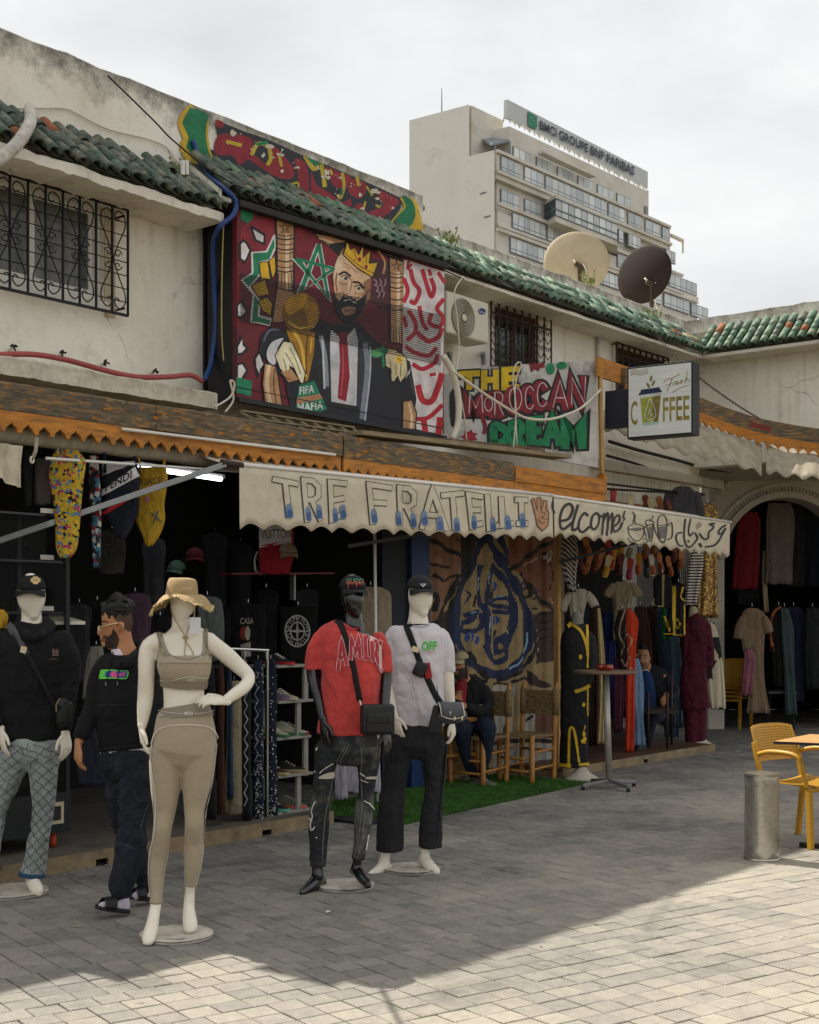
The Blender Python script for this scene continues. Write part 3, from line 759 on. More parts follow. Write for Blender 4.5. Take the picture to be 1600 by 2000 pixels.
# second, higher fascia that curves round the inner corner
can2=thing('corner_canopy',P(1480,900,15.0),'curved higher timber fascia with orange scallops round the inner corner','canopy')
kf=F/2200.0
fpts=[P(1223,718,11.75*kf),P(1300,748,12.4*kf),P(1370,777,12.9*kf),P(1427,799,13.05*kf),P(1485,817,13.1*kf),P(1545,829,13.05*kf),P(1600,837,12.95*kf),P(1680,846,12.7*kf)]
fl=crom(fpts,14)
def strip_along(pl,zt,zb,th,m,name,parent,scal=None):
    mb=MB();acc=0;top=[];bot=[];nn=[]
    for i,p in enumerate(pl):
        t=pl[min(i+1,len(pl)-1)]-pl[max(0,i-1)];t.z=0;t.normalize();o=V((t.y,-t.x,0));nn.append(o)
    if scal is None:
        rs=[[p+UP*zt,p+UP*zb,p+UP*zb-nn[i]*th,p+UP*zt-nn[i]*th]for i,p in enumerate(pl)]
        mb.rings(rs,m);return mb.build(name,parent)
    # dense resample, fringe as columns of varying drop
    q=[]; 
    for i in range(len(pl)-1):
        for j in range(6):q.append((pl[i].lerp(pl[i+1],j/6),nn[i]))
    rs=[];acc=0
    for i,(p,o)in enumerate(q):
        if i:acc+=(p-q[i-1][0]).length
        ph=(acc/scal)%1.0;v=max(0.0,1-abs(ph-.5)*2);v=0.78*v**0.6 if 0.08<ph<.92 else 0
        rs.append([p+UP*zt,p+UP*(zb+0.09*v),p+UP*(zb+0.09*v)-o*th,p+UP*zt-o*th])
    mb.rings(rs,m);return mb.build(name,parent)
strip_along(fl,0.0,-0.17,0.05,M_WOOD_D,'beam',can2)
strip_along([p+(V((0,-0.012,0)))for p in fl],-0.172,-0.33,0.02,M_WOOD_O,'scalloped_board',can2,0.115)
mb=MB();mb.bar(wT(1166,716,T_F),P(1224,735,11.9*kf),0.03,0.20,M_WOOD_O);mb.build('end_board',can2)
# metal strap on it
mb=MB();a=P(1466,829,12.9*kf);b=P(1506,838,12.82*kf);mb.bar(a,b,0.012,0.06,mat('red_paint_metal','#7d3327',0.6));mb.build('strap',can2)
# ---------------------------------------------------------------- far bank tower
def build_tower():
    M_TW=mat('tower_stone','#cdc8be',0.85,var=0.06,scale=0.35,dirt='#b8ae9c',dscale=0.25,damt=0.42,bump=0.1,bscale=3)
    M_TL=mat('tower_render','#dcd8d0',0.85,var=0.05,scale=0.3,dirt='#c4bfb2',dscale=0.3,damt=0.36)
    M_TG=[mat('tower_glass_a','#b6bcbe',0.35,var=0.08,scale=0.8,spec=0.8,rnd=0.2),mat('tower_glass_b','#cdd1d0',0.4,var=0.08,scale=0.8,spec=0.6,rnd=0.2)]  # pale greys carry the reflected sky in the pane colour
    M_TF=mat('tower_mullion','#737b80',0.5)
    M_SG=mat('sign_board','#b9bcbb',0.45,var=0.03,scale=0.5)
    M_NV=mat('sign_navy','#23293c',0.5);M_GR=mat('sign_green','#1f7a5c',0.5)
    Yc=150.0
    dt=V((2236,F,0)).normalized();ntw=V((dt.y,-dt.x,0));o0=P(970,330,Yc);T0=o0.dot(ntw)
    lf=V((-3650,F,0)).normalized()
    def R(px,py,off=0.0):
        r=ray(px,py);Y=(T0+off)/(r.x*ntw.x+r.y*ntw.y);return V((r.x*Y,Y,CH+r.z*Y))
    def lev(py,px=977):return R(px,py).z      # storey heights are read where the corner stands
    tw=thing('office_tower',V((o0.x,o0.y,0)),'pale stepped office tower with ribbon windows and a rooftop sign board','building')
    def tier(pa,pb,zb,zt,off,back,m=M_TW,name='wall',ml=None):
        a,b=R(pa,500,off),R(pb,500,off);a.z=b.z=0
        r8=(804-CX)/F;bk=lf*((r8*a.y-a.x)/(lf.x-r8*lf.y))
        mb=MB();q=[a,b,b+bk,a+bk]
        mb.hexa([p+UP*zb for p in q]+[p+UP*zt for p in q],m)
        return mb.build(name,tw)
    z={k:lev(v)for k,v in dict(r1t=266,r1b=296,r2t=305,r2b=334,r3t=363,r3b=392,r4t=406,r4b=436,r5t=461,r5b=491,r6t=516,r6b=545).items()}
    ztop=lev(237,995)
    left_back=24.0
    tier(995,1267,z['r2t'],ztop,-0.9,20)
    tier(970,1309,z['r2b']-1.0,lev(297,970),0.0,left_back)
    tier(970,1311,z['r3b']-1.2,z['r2b']-1.02,-0.7,left_back)
    tier(972,1333,z['r4b']-1.3,z['r3b']-1.22,-0.1,left_back)
    tier(972,1362,z['r5b']-1.2,z['r4b']-1.32,0.5,left_back)
    tier(975,1385,0.0,z['r5b']-1.22,1.0,left_back)
    # stair tower on the roof, set back from the street face; its left side lies in the plane of the tower's left face
    C=R(970,300,0.2);C.z=0
    def onL(px):q=(px-CX)/F;return C+lf*((q*C.y-C.x)/(lf.x-q*lf.y))
    A,A2=onL(921),onL(804);zt0=P(921,206,A.y).z;zlow=lev(340);B=A+dt*6.0;B2=A2+dt*6.0
    mb=MB();mb.hexa([p+UP*zlow for p in(A,B,B2,A2)]+[p+UP*zt0 for p in(A,B,B2,A2)],M_TW);mb.build('stair_tower',tw)
    e_=-V((dt.x,dt.y,0))*.4;zc=lev(297,970)
    MB().poly([C+e_,C+e_+UP*zc,A+e_+UP*zc,A+e_+UP*zt0,A2+e_+UP*zt0,A2+e_],M_TL).build('side_wall',tw)
    MB().tube([P(863,226,A2.y*.99),P(863,172,A2.y*.99)],[0.09,0.04],M_TF,6).build('antenna',tw)
    for(x,y)in((938,375),(946,421)):
        n_=V((lf.y,-lf.x,0));n_=n_ if n_.y<0 else-n_
        f_=plane_pts(A+e_*1.05,n_)
        MB().prism([f_(x,y+2.5),f_(x+12,y-1),f_(x+12,y+1.5),f_(x,y+5)],n_*.06,M_TF).build('vent_slot',tw)
    # windows: glass in panes, dark transoms
    def ribbon(segs,yt,yb,off,pane=12.0,rail=0.74):
        zt_,zb_=yt,yb
        for(pa,pb)in segs:
            a,b=R(pa,500,off),R(pb,500,off);a.z=b.z=0
            n=max(1,round((pb-pa)/pane));f=MB()
            f.box((a+b)/2+UP*((zt_+zb_)/2),(b-a)/2,ntw*0.12,UP*(zt_-zb_)/2,M_TF);fo=f.build('window',tw)
            for i in range(n):
                p=a+(b-a)*((i+.04)/n);q=a+(b-a)*((i+.96)/n);zr=zb_+(zt_-zb_)*(1-rail)
                g=MB();mm=M_TG[(i*7+int(pa))%5%2]
                for z0,z1 in((zb_+.08,zr-.05),(zr+.05,zt_-.08)):
                    g.add([p+ntw*.135+UP*z0,q+ntw*.135+UP*z0,q+ntw*.135+UP*z1,p+ntw*.135+UP*z1],[(0,1,2,3)],mm)
                g.build('pane',fo)
    ribbon([(1001.5,1036),(1047,1078),(1088,1118),(1128,1157),(1166,1196),(1204,1231)],z['r1t'],z['r1b'],-0.85,11)
    ribbon([(977.5,1014.5),(1023,1059),(1064,1183),(1187,1218),(1225,1251),(1259,1287),(1292,1306)],z['r2t'],z['r2b'],0.05,11.5)
    ribbon([(977.5,1012),(1024,1056)],z['r3t'],z['r3b'],-0.62,11.5)
    ribbon([(1207,1216),(1226,1250),(1300,1318)],lev(352),lev(380),-0.05,9)
    # projecting bay
    a,b=R(1063,500,-0.6),R(1206,500,-0.6);c,d=R(1085,500,2.0),R(1206,500,2.0)
    for q in(a,b,c,d):q.z=0
    mb=MB()
    for z0,z1 in((z['r3b']-.9,z['r3b']-.25),(z['r3t']+.15,z['r3t']+.55)):
        mb.hexa([p+UP*z0 for p in(a,c,d,b)]+[p+UP*z1 for p in(a,c,d,b)],M_TW)
    bay=mb.build('bay',tw)
    for(p0,p1,n)in((a,c,1),(c,d,10)):
        for i in range(n):
            p=p0+(p1-p0)*((i+.04)/n);q=p0+(p1-p0)*((i+.96)/n)
            MB().add([p+UP*(z['r3b']-.25),q+UP*(z['r3b']-.25),q+UP*(z['r3t']+.15),p+UP*(z['r3t']+.15)],[(0,1,2,3)],M_TG[i%2]if n>1 else mat('tower_glass_side','#38454c',0.15,spec=.8)).build('pane',bay)
    mb=MB()
    for zz in(z['r3b']-.2,z['r3b']+.55,z['r3t']+.1):
        for p0,p1 in((a,c),(c,d)):mb.bar(p0+ntw*.05+UP*zz,p1+ntw*.05+UP*zz,.12,.12,M_TF)
    mb.build('transom',bay)
    ribbon([(1000,1064),(1068,1104),(1205,1240),(1244,1262)],z['r4t'],z['r4b'],-0.02,11)
    ribbon([(1306,1360)],z['r4t'],z['r4b'],0.55-0.55,11)
    ribbon([(996,1080),(1085,1210),(1216,1290),(1296,1345),(1349,1382)],z['r5t'],z['r5b'],0.6,11)
    ribbon([(1000,1080),(1090,1210),(1220,1290),(1300,1380)],z['r6t'],z['r6b'],1.06,11)
    # slab edges between storeys
    for(pa,pb,zz,off)in((970,1309,lev(299,977),0.12),(970,1311,z['r2b']-.25,0.12),(972,1333,z['r4t']+.3,0.15),(972,1362,z['r5t']+.3,0.75),(975,1385,z['r6t']+.3,1.2),(972,1362,z['r4b']-.3,0.6-.6)):
        p,q=R(pa,500,off),R(pb,500,off);p.z=q.z=zz
        MB().bar(p,q,0.4,0.35,M_TW).build('slab_edge',tw)
    # terrace awning and frame
    p=[R(x,y,o)for x,y,o in((932,271,-5),(967,262,-6),(996,277,-0.8),(960,285,0))]
    MB().prism(p,UP*.25,M_TF).build('terrace_roof',tw)
    MB().bar(R(967,285,-0.3),R(967,297,-.3),.3,.3,M_TF).build('terrace_post',tw)
    MB().bar(R(995.5,277,-0.4),R(995.5,305,-.4),.25,.25,M_TF).build('terrace_post',tw)
    q=[R(1309,459,0),R(1333,470.5,-0.1)];MB().bar(q[0],q[1],.5,.3,M_TW).build('terrace_roof',tw)
    MB().bar(R(1333.5,471,-.1),R(1333.5,494,-.1),.25,.25,M_TW).build('terrace_post',tw)
    for(pa,ya,pb,yb)in((1056,297,1080,309),(1080,309,1158,345)):
        MB().bar(R(pa,ya,.2),R(pb,yb,.2),1.0,.3,M_TW).build('canopy_slab',tw)
    MB().prism([R(1259,402,-.8),R(1265,404,-.8),R(1265,430,-.8),R(1259,426,-.8)],ntw*.05,M_TF).build('slit_window',tw)
    # sign board with raised letters
    sg=thing('rooftop_sign',R(1128,300,-1.0),'long grey rooftop sign board with navy raised lettering on the office tower','sign')
    MB().prism([R(991,194,-.9),R(1265.5,335.5,-.9),R(1265.5,367,-.9),R(991,229,-.9)],-ntw*.5,M_SG).build('board',sg)
    fr=MB()
    for i in range(28):
        px=996+i*9.7;y=229+(367-229)*(px-991)/274.5
        fr.bar(R(px,y-1,-1.1),R(px,y+9,-1.1),.12,.12,M_SG)
        if i%2:fr.bar(R(px,y-1,-1.1),R(px+9,y+12,-1.1),.09,.09,M_SG)
    fr.bar(R(991,199,-1.4),R(983,238,-5),.15,.15,M_TF)
    fr.build('truss',sg)
    f2=lambda px,py,off=0.0:R(px,py,-0.85+off)
    p=Paint(f2,900,180,4.2105,off=0.05,step=0.02)
    p.poly([(553,158),(628,196),(628,290),(615,307),(553,278)],M_GR)
    for x,y,r in((582,210,9),(607,200,8),(596,232,6),(575,262,5)):
        p.poly([(x+r*(1 if i%2 else .4)*math.cos(i*math.pi/4),y+r*(1 if i%2 else .4)*math.sin(i*math.pi/4))for i in range(8)],M_SG)
    p.text('BMCI GROUPE BNP PARIBAS',652,300,68,M_NV,wx=778,dx=(1,0.495),dy=(0,-1),bold=0.03)
    p.build('lettering',sg)
build_tower()
# ---------------------------------------------------------------- arcade under the wing: wall with a moulded arch
Y_AR=19.0
M_ARCW=plaster_mat('plaster_arch','#c9c4b8',damp=0.25)
def build_arcade():
    ar=thing('arcade_bay',P(1535,1420,Y_AR),'grey plastered arcade bay with a moulded round arch','arcade')
    k=Y_AR/F;cx=(1535-CX)*k;cz=CH+(YH-1092)*k;r=120*k;th=0.45
    x0=(1384-CX)*k;x1=(1790-CX)*k;zt=3.75
    n=24;arc=[(cx+r*math.cos(math.pi*i/n),cz+r*math.sin(math.pi*i/n))for i in range(n+1)]   # right to left
    mb=MB()
    def q(x,z,y=0.0):return V((x,Y_AR+y,z))
    for i in range(n):
        a,b=arc[i],arc[i+1]
        mb.poly([q(a[0],a[1]),q(a[0],zt),q(b[0],zt),q(b[0],b[1])],M_ARCW)
        mb.poly([q(*a),q(*b),q(b[0],b[1],th),q(a[0],a[1],th)],M_ARCW)
    mb.poly([q(x0,0),q(cx-r,0),q(cx-r,zt),q(x0,zt)],M_ARCW);mb.poly([q(cx+r,0),q(x1,0),q(x1,zt),q(cx+r,zt)],M_ARCW)
    mb.poly([q(cx-r,0),q(cx-r,0,th),q(cx-r,cz,th),q(cx-r,cz)],M_ARCW);mb.poly([q(cx+r,0),q(cx+r,cz),q(cx+r,cz,th),q(cx+r,0,th)],M_ARCW)
    mb.poly([q(x0,0),q(x0,zt),q(x0,zt,th),q(x0,0,th)],M_ARCW)
    mb.build('wall',ar)
    for ra,rb,pr in((1.0,1.10,0.05),(1.18,1.24,0.035)):
        m2=MB();rs=[]
        for i in range(37):
            a=math.pi*i/36;ca,sa=math.cos(a),math.sin(a)
            rs.append([q(cx+r*ra*ca,cz+r*ra*sa,0.0),q(cx+r*ra*ca,cz+r*ra*sa,-pr),q(cx+r*rb*ca,cz+r*rb*sa,-pr),q(cx+r*rb*ca,cz+r*rb*sa,0.0)])
        m2.rings(rs,M_ARCW);m2.build('moulding',ar,auto=0.6)
    for i in range(1,60):
        a=math.pi*i/60;ca,sa=math.cos(a),math.sin(a);rr=r*1.14
        c=q(cx+rr*ca,cz+rr*sa,-0.012)
        MB().box(c,V((ca,0,sa))*0.026,V((-sa,0,ca))*0.011,V((0,0.014,0)),M_ARCW).build('dentil',ar)
    # stepped stucco fringe that runs up to the gallery ceiling
    for i in range(12):
        px=1392+i*9.5;c=P(px,944-i*2.3 if i>3 else 985-i*13,Y_AR-.06)
        MB().lathe(c,[(0.0,-.05),(.035,-.03),(.045,.0),(.03,.035),(0.0,.05)],M_ARCW,8).build('stucco_knob',ar,smooth=True)
    # room behind
    m3=MB();xa,xb=x0-0.6,x1;ya,yb=Y_AR+th+.002,Y_AR+4.0
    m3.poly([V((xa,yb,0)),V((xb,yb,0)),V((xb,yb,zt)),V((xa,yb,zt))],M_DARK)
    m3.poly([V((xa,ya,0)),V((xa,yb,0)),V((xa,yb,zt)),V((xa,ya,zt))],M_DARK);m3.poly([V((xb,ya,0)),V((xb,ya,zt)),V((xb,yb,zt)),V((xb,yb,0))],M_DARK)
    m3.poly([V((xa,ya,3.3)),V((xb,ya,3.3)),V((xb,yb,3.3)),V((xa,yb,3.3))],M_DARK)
    m3.build('room',ar)
    # gallery ceiling between the wing front and the arch wall
    m4=MB();A=wing(0.0,-0.02,3.52);B=wing(4.0,-0.02,3.52)
    m4.hexa([A,B,V((x1+.5,Y_AR+.3,3.55)),V((x0-.9,Y_AR+.3,3.55)),A+UP*.1,B+UP*.1,V((x1+.5,Y_AR+.3,3.7)),V((x0-.9,Y_AR+.3,3.7))],M_ARC);m4.build('gallery_ceiling',ar)
build_arcade()

# ---------------------------------------------------------------- awnings
M_WHT_BAR=mat('white_bar','#e4e0da',0.4,var=0.05)
def valance(name,px0,px1,yt0,yt1,yb0,yb1,label,scal,amp,T=T_V,seed=0.0,group='awnings with scalloped valances'):
    def rip(s_,z,zt):return(0.014*math.sin(s_*7.3+seed)+0.006*math.sin(s_*19+seed*2))*max(0.0,min(1.2,(zt-z)/0.4))
    def ztop(px):u=(px-px0)/(px1-px0);return wT(px,yt0+(yt1-yt0)*u,T).z
    def fn(px,py,off=0.0):
        p=wT(px,py,T);return p+N*(off+rip(p.dot(D),p.z,ztop(px)))
    aw=thing(name,wT((px0+px1)/2,(yb0+yb1)/2,T),label,'awning',group)
    n=260;mb=MB();rs=[]
    sa=S(px0,T)
    for i in range(n+1):
        u=i/n;s_=sa+(S(px1,T)-sa)*u
        # back to a pixel column
        w_=fac(s_,T,0);px=CX+F*w_.x/w_.y;uu=(px-px0)/(px1-px0)
        yt=yt0+(yt1-yt0)*uu;yb=yb0+(yb1-yb0)*uu
        zt=wT(px,yt,T).z;zb=wT(px,yb,T).z+amp*abs(math.sin(math.pi*(s_-sa)/scal))-amp*0.5
        rs.append([fac(s_,T+rip(s_,zt+(zb-zt)*v,zt),zt+(zb-zt)*v)for v in[k/8 for k in range(9)]])
    mb.rings(rs,M_CANVAS,cap=False,close=False);vo=mb.build('valance',aw,smooth=True)
    sl=vo.modifiers.new('solid','SOLIDIFY');sl.thickness=0.003;sl.offset=-1
    hem=MB();hem.tube([r[-1]+N*.003 for r in rs[::2]],0.0035,mat('hem','#b7aa8f',0.9),5);hem.build('hem',aw,smooth=True)
    for q in(0.0,):
        MB().tube([wT(px0-4,yt0-1,T-.004)+UP*.012,wT(px1+2,yt1,T-.004)+UP*.012],0.014,M_WHT_BAR,8).build('front_bar',aw,smooth=True)
    return aw,fn
aw1,fn1=valance('awning',468,1079,911,970,1027,1052,'beige canvas awning hand-lettered with a three-finger hand, over the clothes shop',0.235,0.045,seed=.4)
aw2,fn2=valance('awning',1082,1426,972,1022,1044,1086,'beige canvas awning with black welcome lettering and coffee-pot drawings',0.225,0.045,seed=2.4)
# sloping cloth behind the bars
for aw,a,b,ya,yb in((aw1,468,1079,911,970),(aw2,1082,1426,972,1022)):
    p,q=wT(a,ya,T_V),wT(b,yb,T_V);mb=MB();rs=[]
    for i in range(13):
        u=i/12;w0=p.lerp(q,u)+UP*.016;w1=w0-N*0.42+UP*0.10
        rs.append([w0+(w1-w0)*v-UP*.02*math.sin(math.pi*v)for v in(0,.25,.5,.75,1)])
    mb.rings(rs,M_CANVAS,cap=False,close=False);mb.build('canopy_cloth',aw,smooth=True)
# folding arm of the first awning, and a black strut under the second
MB().bar(wT(440,907,T_V-0.01),wT(-60,1076,-7.45),0.045,0.04,M_ALU).build('arm',aw1,bevel=.004)
MB().bar(wT(905,1030,T_V-0.05),wT(680,1067,-7.3),0.03,0.03,mat('dark_arm','#4b4a48',.5,.4)).build('arm',aw1)
MB().tube([wT(433,903,T_V-.01),wT(473,909,T_V-.01)],0.022,M_IRON,10).build('bar_end',aw1)
MB().bar(wT(1250,1058,T_V-.05),wT(1093,1098,-7.3),0.03,0.03,M_BLACK).build('arm',aw2)
# the rolled-up awning behind the left fascia
ra=thing('rolled_awning',wT(200,880,T_F-.12),'rolled-up beige awning tube tucked behind the scalloped fringe','awning','awnings with scalloped valances')
rs=[]
for i in range(60):
    u=i/59;c=fac(S(-330,T_F)+(S(1184,T_F)-S(-330,T_F))*u,T_F-.13,Z_F0+.012)
    r_=0.062+.003*math.sin(i*1.7)
    rs.append([c+(N*math.cos(a*math.pi/7)+UP*math.sin(a*math.pi/7))*r_ for a in range(14)])
mb=MB();mb.rings(rs,M_CANVAS2);mb.build('cloth_roll',ra,smooth=True)
MB().tube([wT(90,895,T_F-.05),wT(470,921,T_F-.05)],0.010,M_WHT_BAR,6).build('front_bar',ra)
mb=MB();mb.tube([wT(72,855,T_F+.03),wT(70,880,T_F+.035),wT(64,896,T_F+.03)],0.013,M_CANVAS2,6)
mb.tube([wT(63+3.2*math.cos(a),898+6*math.sin(a),T_F+.03)for a in[i*math.pi/6 for i in range(13)]],0.007,M_CABLE_W,6);mb.build('crank_eye',ra,smooth=True)
mb=MB();rs=[]
for i in range(15):
    px=-30+73*i/14;rs.append([wT(px,865+.14*px,T_F-.03)+N*.01*math.sin(i),wT(px,905+.12*px,T_F-.03)+N*.014*math.sin(i*1.2),wT(px,934+.34*px+6*math.sin(px*.06),T_F-.03)+N*.02*math.sin(i*1.3)])
mb.rings(rs,M_CANVAS,cap=False,close=False);mb.build('loose_valance',ra,smooth=True)
# curved awnings below the corner fascia
def corner_awning(pts,label):
    aw=thing('corner_awning',P(*pts[len(pts)//2][:2],pts[0][3]),label,'awning','grey corner awnings')
    mb=MB();rs=[];q=crom([V((a,b,c))for a,b,c,d in pts],10);dd=[p[3]for p in pts]
    for i,p in enumerate(q):
        u=i/(len(q)-1)*(len(dd)-1);j=min(int(u),len(dd)-2);Y=(dd[j]+(dd[j+1]-dd[j])*(u-j))
        yb=p.z+5.0*math.sin(i*1.05)
        fold=.03*math.sin(i*.8)+.015*math.sin(i*2.1)
        rs.append([P(p.x,p.y+(yb-p.y)*v,Y-.42*v+fold*v)for v in(0,.2,.4,.6,.8,1)])
    mb.rings(rs,M_CANVAS2,cap=False,close=False);o=mb.build('cloth',aw,smooth=True)
    s_=o.modifiers.new('solid','SOLIDIFY');s_.thickness=0.004
    return aw
ky=F/2200.0
corner_awning([(1180,800,838,11.9*ky),(1240,808,852,12.2*ky),(1300,815,874,12.6*ky),(1370,832,893,12.9*ky),(1430,850,905,13.0*ky),(1488,868,925,13.15*ky)],'grey weathered awning cloth behind the coffee sign')
corner_awning([(1497,868,922,13.15*ky),(1550,876,930,13.1*ky),(1610,884,936,13.0*ky),(1680,890,940,12.7*ky)],'grey weathered awning cloth above the round arch')

# ---------------------------------------------------------------- stroke lettering
SF={
 'T':[[(0,.02),(1,.02)],[(.5,.02),(.5,1)]],
 'R':[[(.08,1),(.08,.02),(.6,.02),(.9,.15),(.88,.4),(.6,.5),(.1,.5)],[(.45,.5),(.95,1)]],
 'E':[[(.95,.02),(.05,.02),(.05,1),(.95,1)],[(.05,.5),(.8,.5)]],
 'F':[[(.95,.02),(.05,.02),(.05,1)],[(.05,.48),(.75,.48)]],
 'A':[[(.0,1),(.48,.0),(1,1)],[(.2,.66),(.8,.66)]],
 'L':[[(.08,0),(.08,1),(.95,1)]],
 'I':[[(.5,0),(.5,1)],[(.1,0),(.9,0)],[(.1,1),(.9,1)]],
 'M':[[(.03,1),(.1,.05),(.5,.75),(.9,.05),(.97,1)]],
 'O':[[(.5,.02),(.12,.2),(.05,.6),(.3,.97),(.7,.97),(.95,.6),(.85,.2),(.5,.02)]],
 'C':[[(.92,.2),(.6,.03),(.2,.15),(.05,.5),(.2,.88),(.6,.97),(.92,.8)]],
 'N':[[(.05,1),(.08,.02),(.9,.97),(.95,0)]],
 'D':[[(.08,1),(.08,.02),(.5,.05),(.9,.3),(.9,.7),(.5,.97),(.08,1)]],
 'H':[[(.05,0),(.05,1)],[(.95,0),(.95,1)],[(.05,.5),(.95,.5)]],
}
def sletter(p,ch,quad,layers,only=None):
    """quad: top-left, top-right, bottom-right, bottom-left on the sheet; layers: (width, colour, shift)."""
    (ax,ay),(bx,by),(cx_,cy),(dx_,dy)=quad
    def m(u,v):
        x=(ax*(1-u)+bx*u)*(1-v)+(dx_*(1-u)+cx_*u)*v
        y=(ay*(1-u)+by*u)*(1-v)+(dy*(1-u)+cy*u)*v
        return(x,y)
    for wd,c,sh in layers:
        for st in only or SF[ch]:p.stroke([tuple(a+b for a,b in zip(m(*q),sh))for q in st],wd,c,smooth=ch in 'OCD',n=4)
def rect(x0,y0,x1,y1,sl=0.0,sk=0.0):
    return[(x0+sk,y0),(x1+sk,y0+sl*(x1-x0)),(x1,y1+sl*(x1-x0)),(x0,y1)]

# first awning lettering (sheet: 440,820 at 2.424)
p=Paint(fn1,440,820,2.424,off=0.004,step=0.0012,ml=12)
CV=M_CANVAS;INK='#3c3a3a';BLU='#3f5f8e';BL2='#7286a0'
ltr=[('T',(228,278),(335,300),(325,455),(275,455)),('R',(360,280),(445,290),(450,470),(372,480)),('E',(490,290),(572,300),(572,440),(498,475)),
       ('F',(672,302),(785,320),(765,478),(690,488)),('R',(815,318),(900,325),(905,505),(822,490)),('A',(968,330),(990,330),(1040,520),(935,510)),
       ('T',(1025,355),(1120,345),(1105,510),(1060,520)),('E',(1145,350),(1215,362),(1215,490),(1165,505)),('L',(1235,360),(1280,365),(1290,500),(1245,515)),('L',(1300,370),(1350,372),(1352,490),(1305,500)),('I',(1368,378),(1430,380),(1430,490),(1375,492))]
for ch,*qd in ltr:
    for lv,wd_,c_ in((0,31,INK),(2,23,CV)):
        for st_ in SF[ch]:p.k=lv;sletter(p,ch,qd,[(wd_,c_,(0,0))],[st_])
for x,y in((300,435),(385,450),(440,440),(520,455),(560,440),(700,460),(820,470),(890,480),(945,470),(1010,495),(1090,500),(1180,490),(1265,500),(1330,490),(1405,480)):
    p.k=3;p.poly([(x-14,y-30),(x+8,y-34),(x+16,y+22),(x+4,y+30),(x-12,y+24)],BL2,True);p.poly([(x-9,y-8),(x+8,y-10),(x+12,y+22),(x-8,y+24)],BLU,True)
SK='#b98a66';p.step=.0004;p.k=2
p.outline([(1447,380),(1458,372),(1478,430),(1474,370),(1490,366),(1496,430),(1508,380),(1522,384),(1516,425),(1530,440),(1526,500),(1505,525),(1480,500),(1470,455)],4,INK,SK)
p.stroke([(1495,435),(1515,445),(1500,465),(1525,470)],4,INK)
p.stroke([(1483,470),(1500,490),(1515,480)],3,INK)
p.build('lettering',aw1,kind='stuff')
# second awning lettering (sheet: 1040,900 at 2.857)
p=Paint(fn2,1040,900,2.857,off=0.005,step=0.00008,ml=14);K='#2f2e2f'
p.stroke([(112,225),(108,260),(122,290)],9,K)
p.stroke([(162,335),(205,322),(225,268),(205,240),(172,262),(152,320),(158,372),(185,378),(222,345)],15,K)
p.stroke([(252,248),(235,310),(224,365),(232,388),(255,370)],14,K)
p.stroke([(306,305),(288,292),(262,330),(258,378),(280,398),(312,370)],13,K)
p.stroke([(350,292),(330,312),(322,365),(340,382),(366,345),(366,300),(350,292),(385,312)],12,K)
p.stroke([(398,295),(392,350),(386,410)],12,K);p.stroke([(392,345),(418,290),(420,350),(415,415)],12,K);p.stroke([(418,350),(445,292),(444,350),(440,405)],11,K)
p.stroke([(450,370),(485,340),(484,305),(462,315),(450,360),(460,395),(490,378),(502,345)],11,K)
p.stroke([(514,280),(505,318)],8,K);p.stroke([(516,318),(508,334)],6,K)
# cup and saucer, jug, coffee pot
p.stroke([(530,372),(560,352),(605,360),(618,374),(590,386),(548,384)],4,K,closed=True);p.poly([(548,378),(600,372),(608,380),(570,386)],'#77736c',True)
p.stroke([(530,378),(538,415),(560,440),(590,445),(612,415),(618,378)],4,K)
p.stroke([(528,430),(545,455),(590,468),(640,452),(628,436),(612,432)],4,K);p.stroke([(560,285),(566,310),(558,345)],6,K);p.stroke([(574,300),(568,330),(575,348)],4,K)
p.stroke([(625,345),(640,330),(672,338),(676,352),(640,358)],5,K,closed=True);p.stroke([(634,356),(640,390),(652,440),(668,445),(674,400),(672,352)],5,K)
p.poly([(646,370),(668,366),(668,432),(655,436)],'#6d6a66');p.stroke([(632,360),(618,385),(632,425)],5,K);p.stroke([(675,352),(690,400),(715,445),(740,452)],5,K);p.stroke([(655,330),(672,318),(668,306)],4,K)
p.stroke([(698,352),(704,315),(722,300),(742,315),(750,355),(742,440),(728,458),(708,430)],5,K,closed=True);p.poly([(700,370),(748,364),(742,430),(715,432)],'#6d6a66');p.stroke([(698,362),(750,356)],4,K);p.stroke([(700,395),(746,390)],3,K);p.stroke([(756,360),(775,348),(776,420),(754,440)],6,K)
p.build('lettering',aw2,kind='stuff')
p=Paint(fn2,1100,940,4.706,off=0.005,step=0.00008,ml=22)
for st,w_ in(([(1085,472),(1045,478),(1028,512),(1035,560),(1062,594),(1095,590)],15),([(1120,348),(1112,420),(1108,520),(1135,598),(1185,592),(1240,525),(1216,478)],18),([(1170,348),(1150,440),(1160,500),(1195,470)],16),([(1222,412),(1262,380)],7),([(1232,432),(1270,400)],7),([(1390,388),(1342,392),(1380,420),(1335,470),(1332,518),(1292,530),(1256,482)],16),([(1258,575),(1272,598)],22),([(1492,402),(1448,430),(1420,472),(1446,484),(1494,430),(1440,520),(1380,588),(1306,602)],17),([(1140,545),(1150,556)],16)):
    p.stroke(st,w_,K)
p.build('lettering',aw2,kind='stuff')
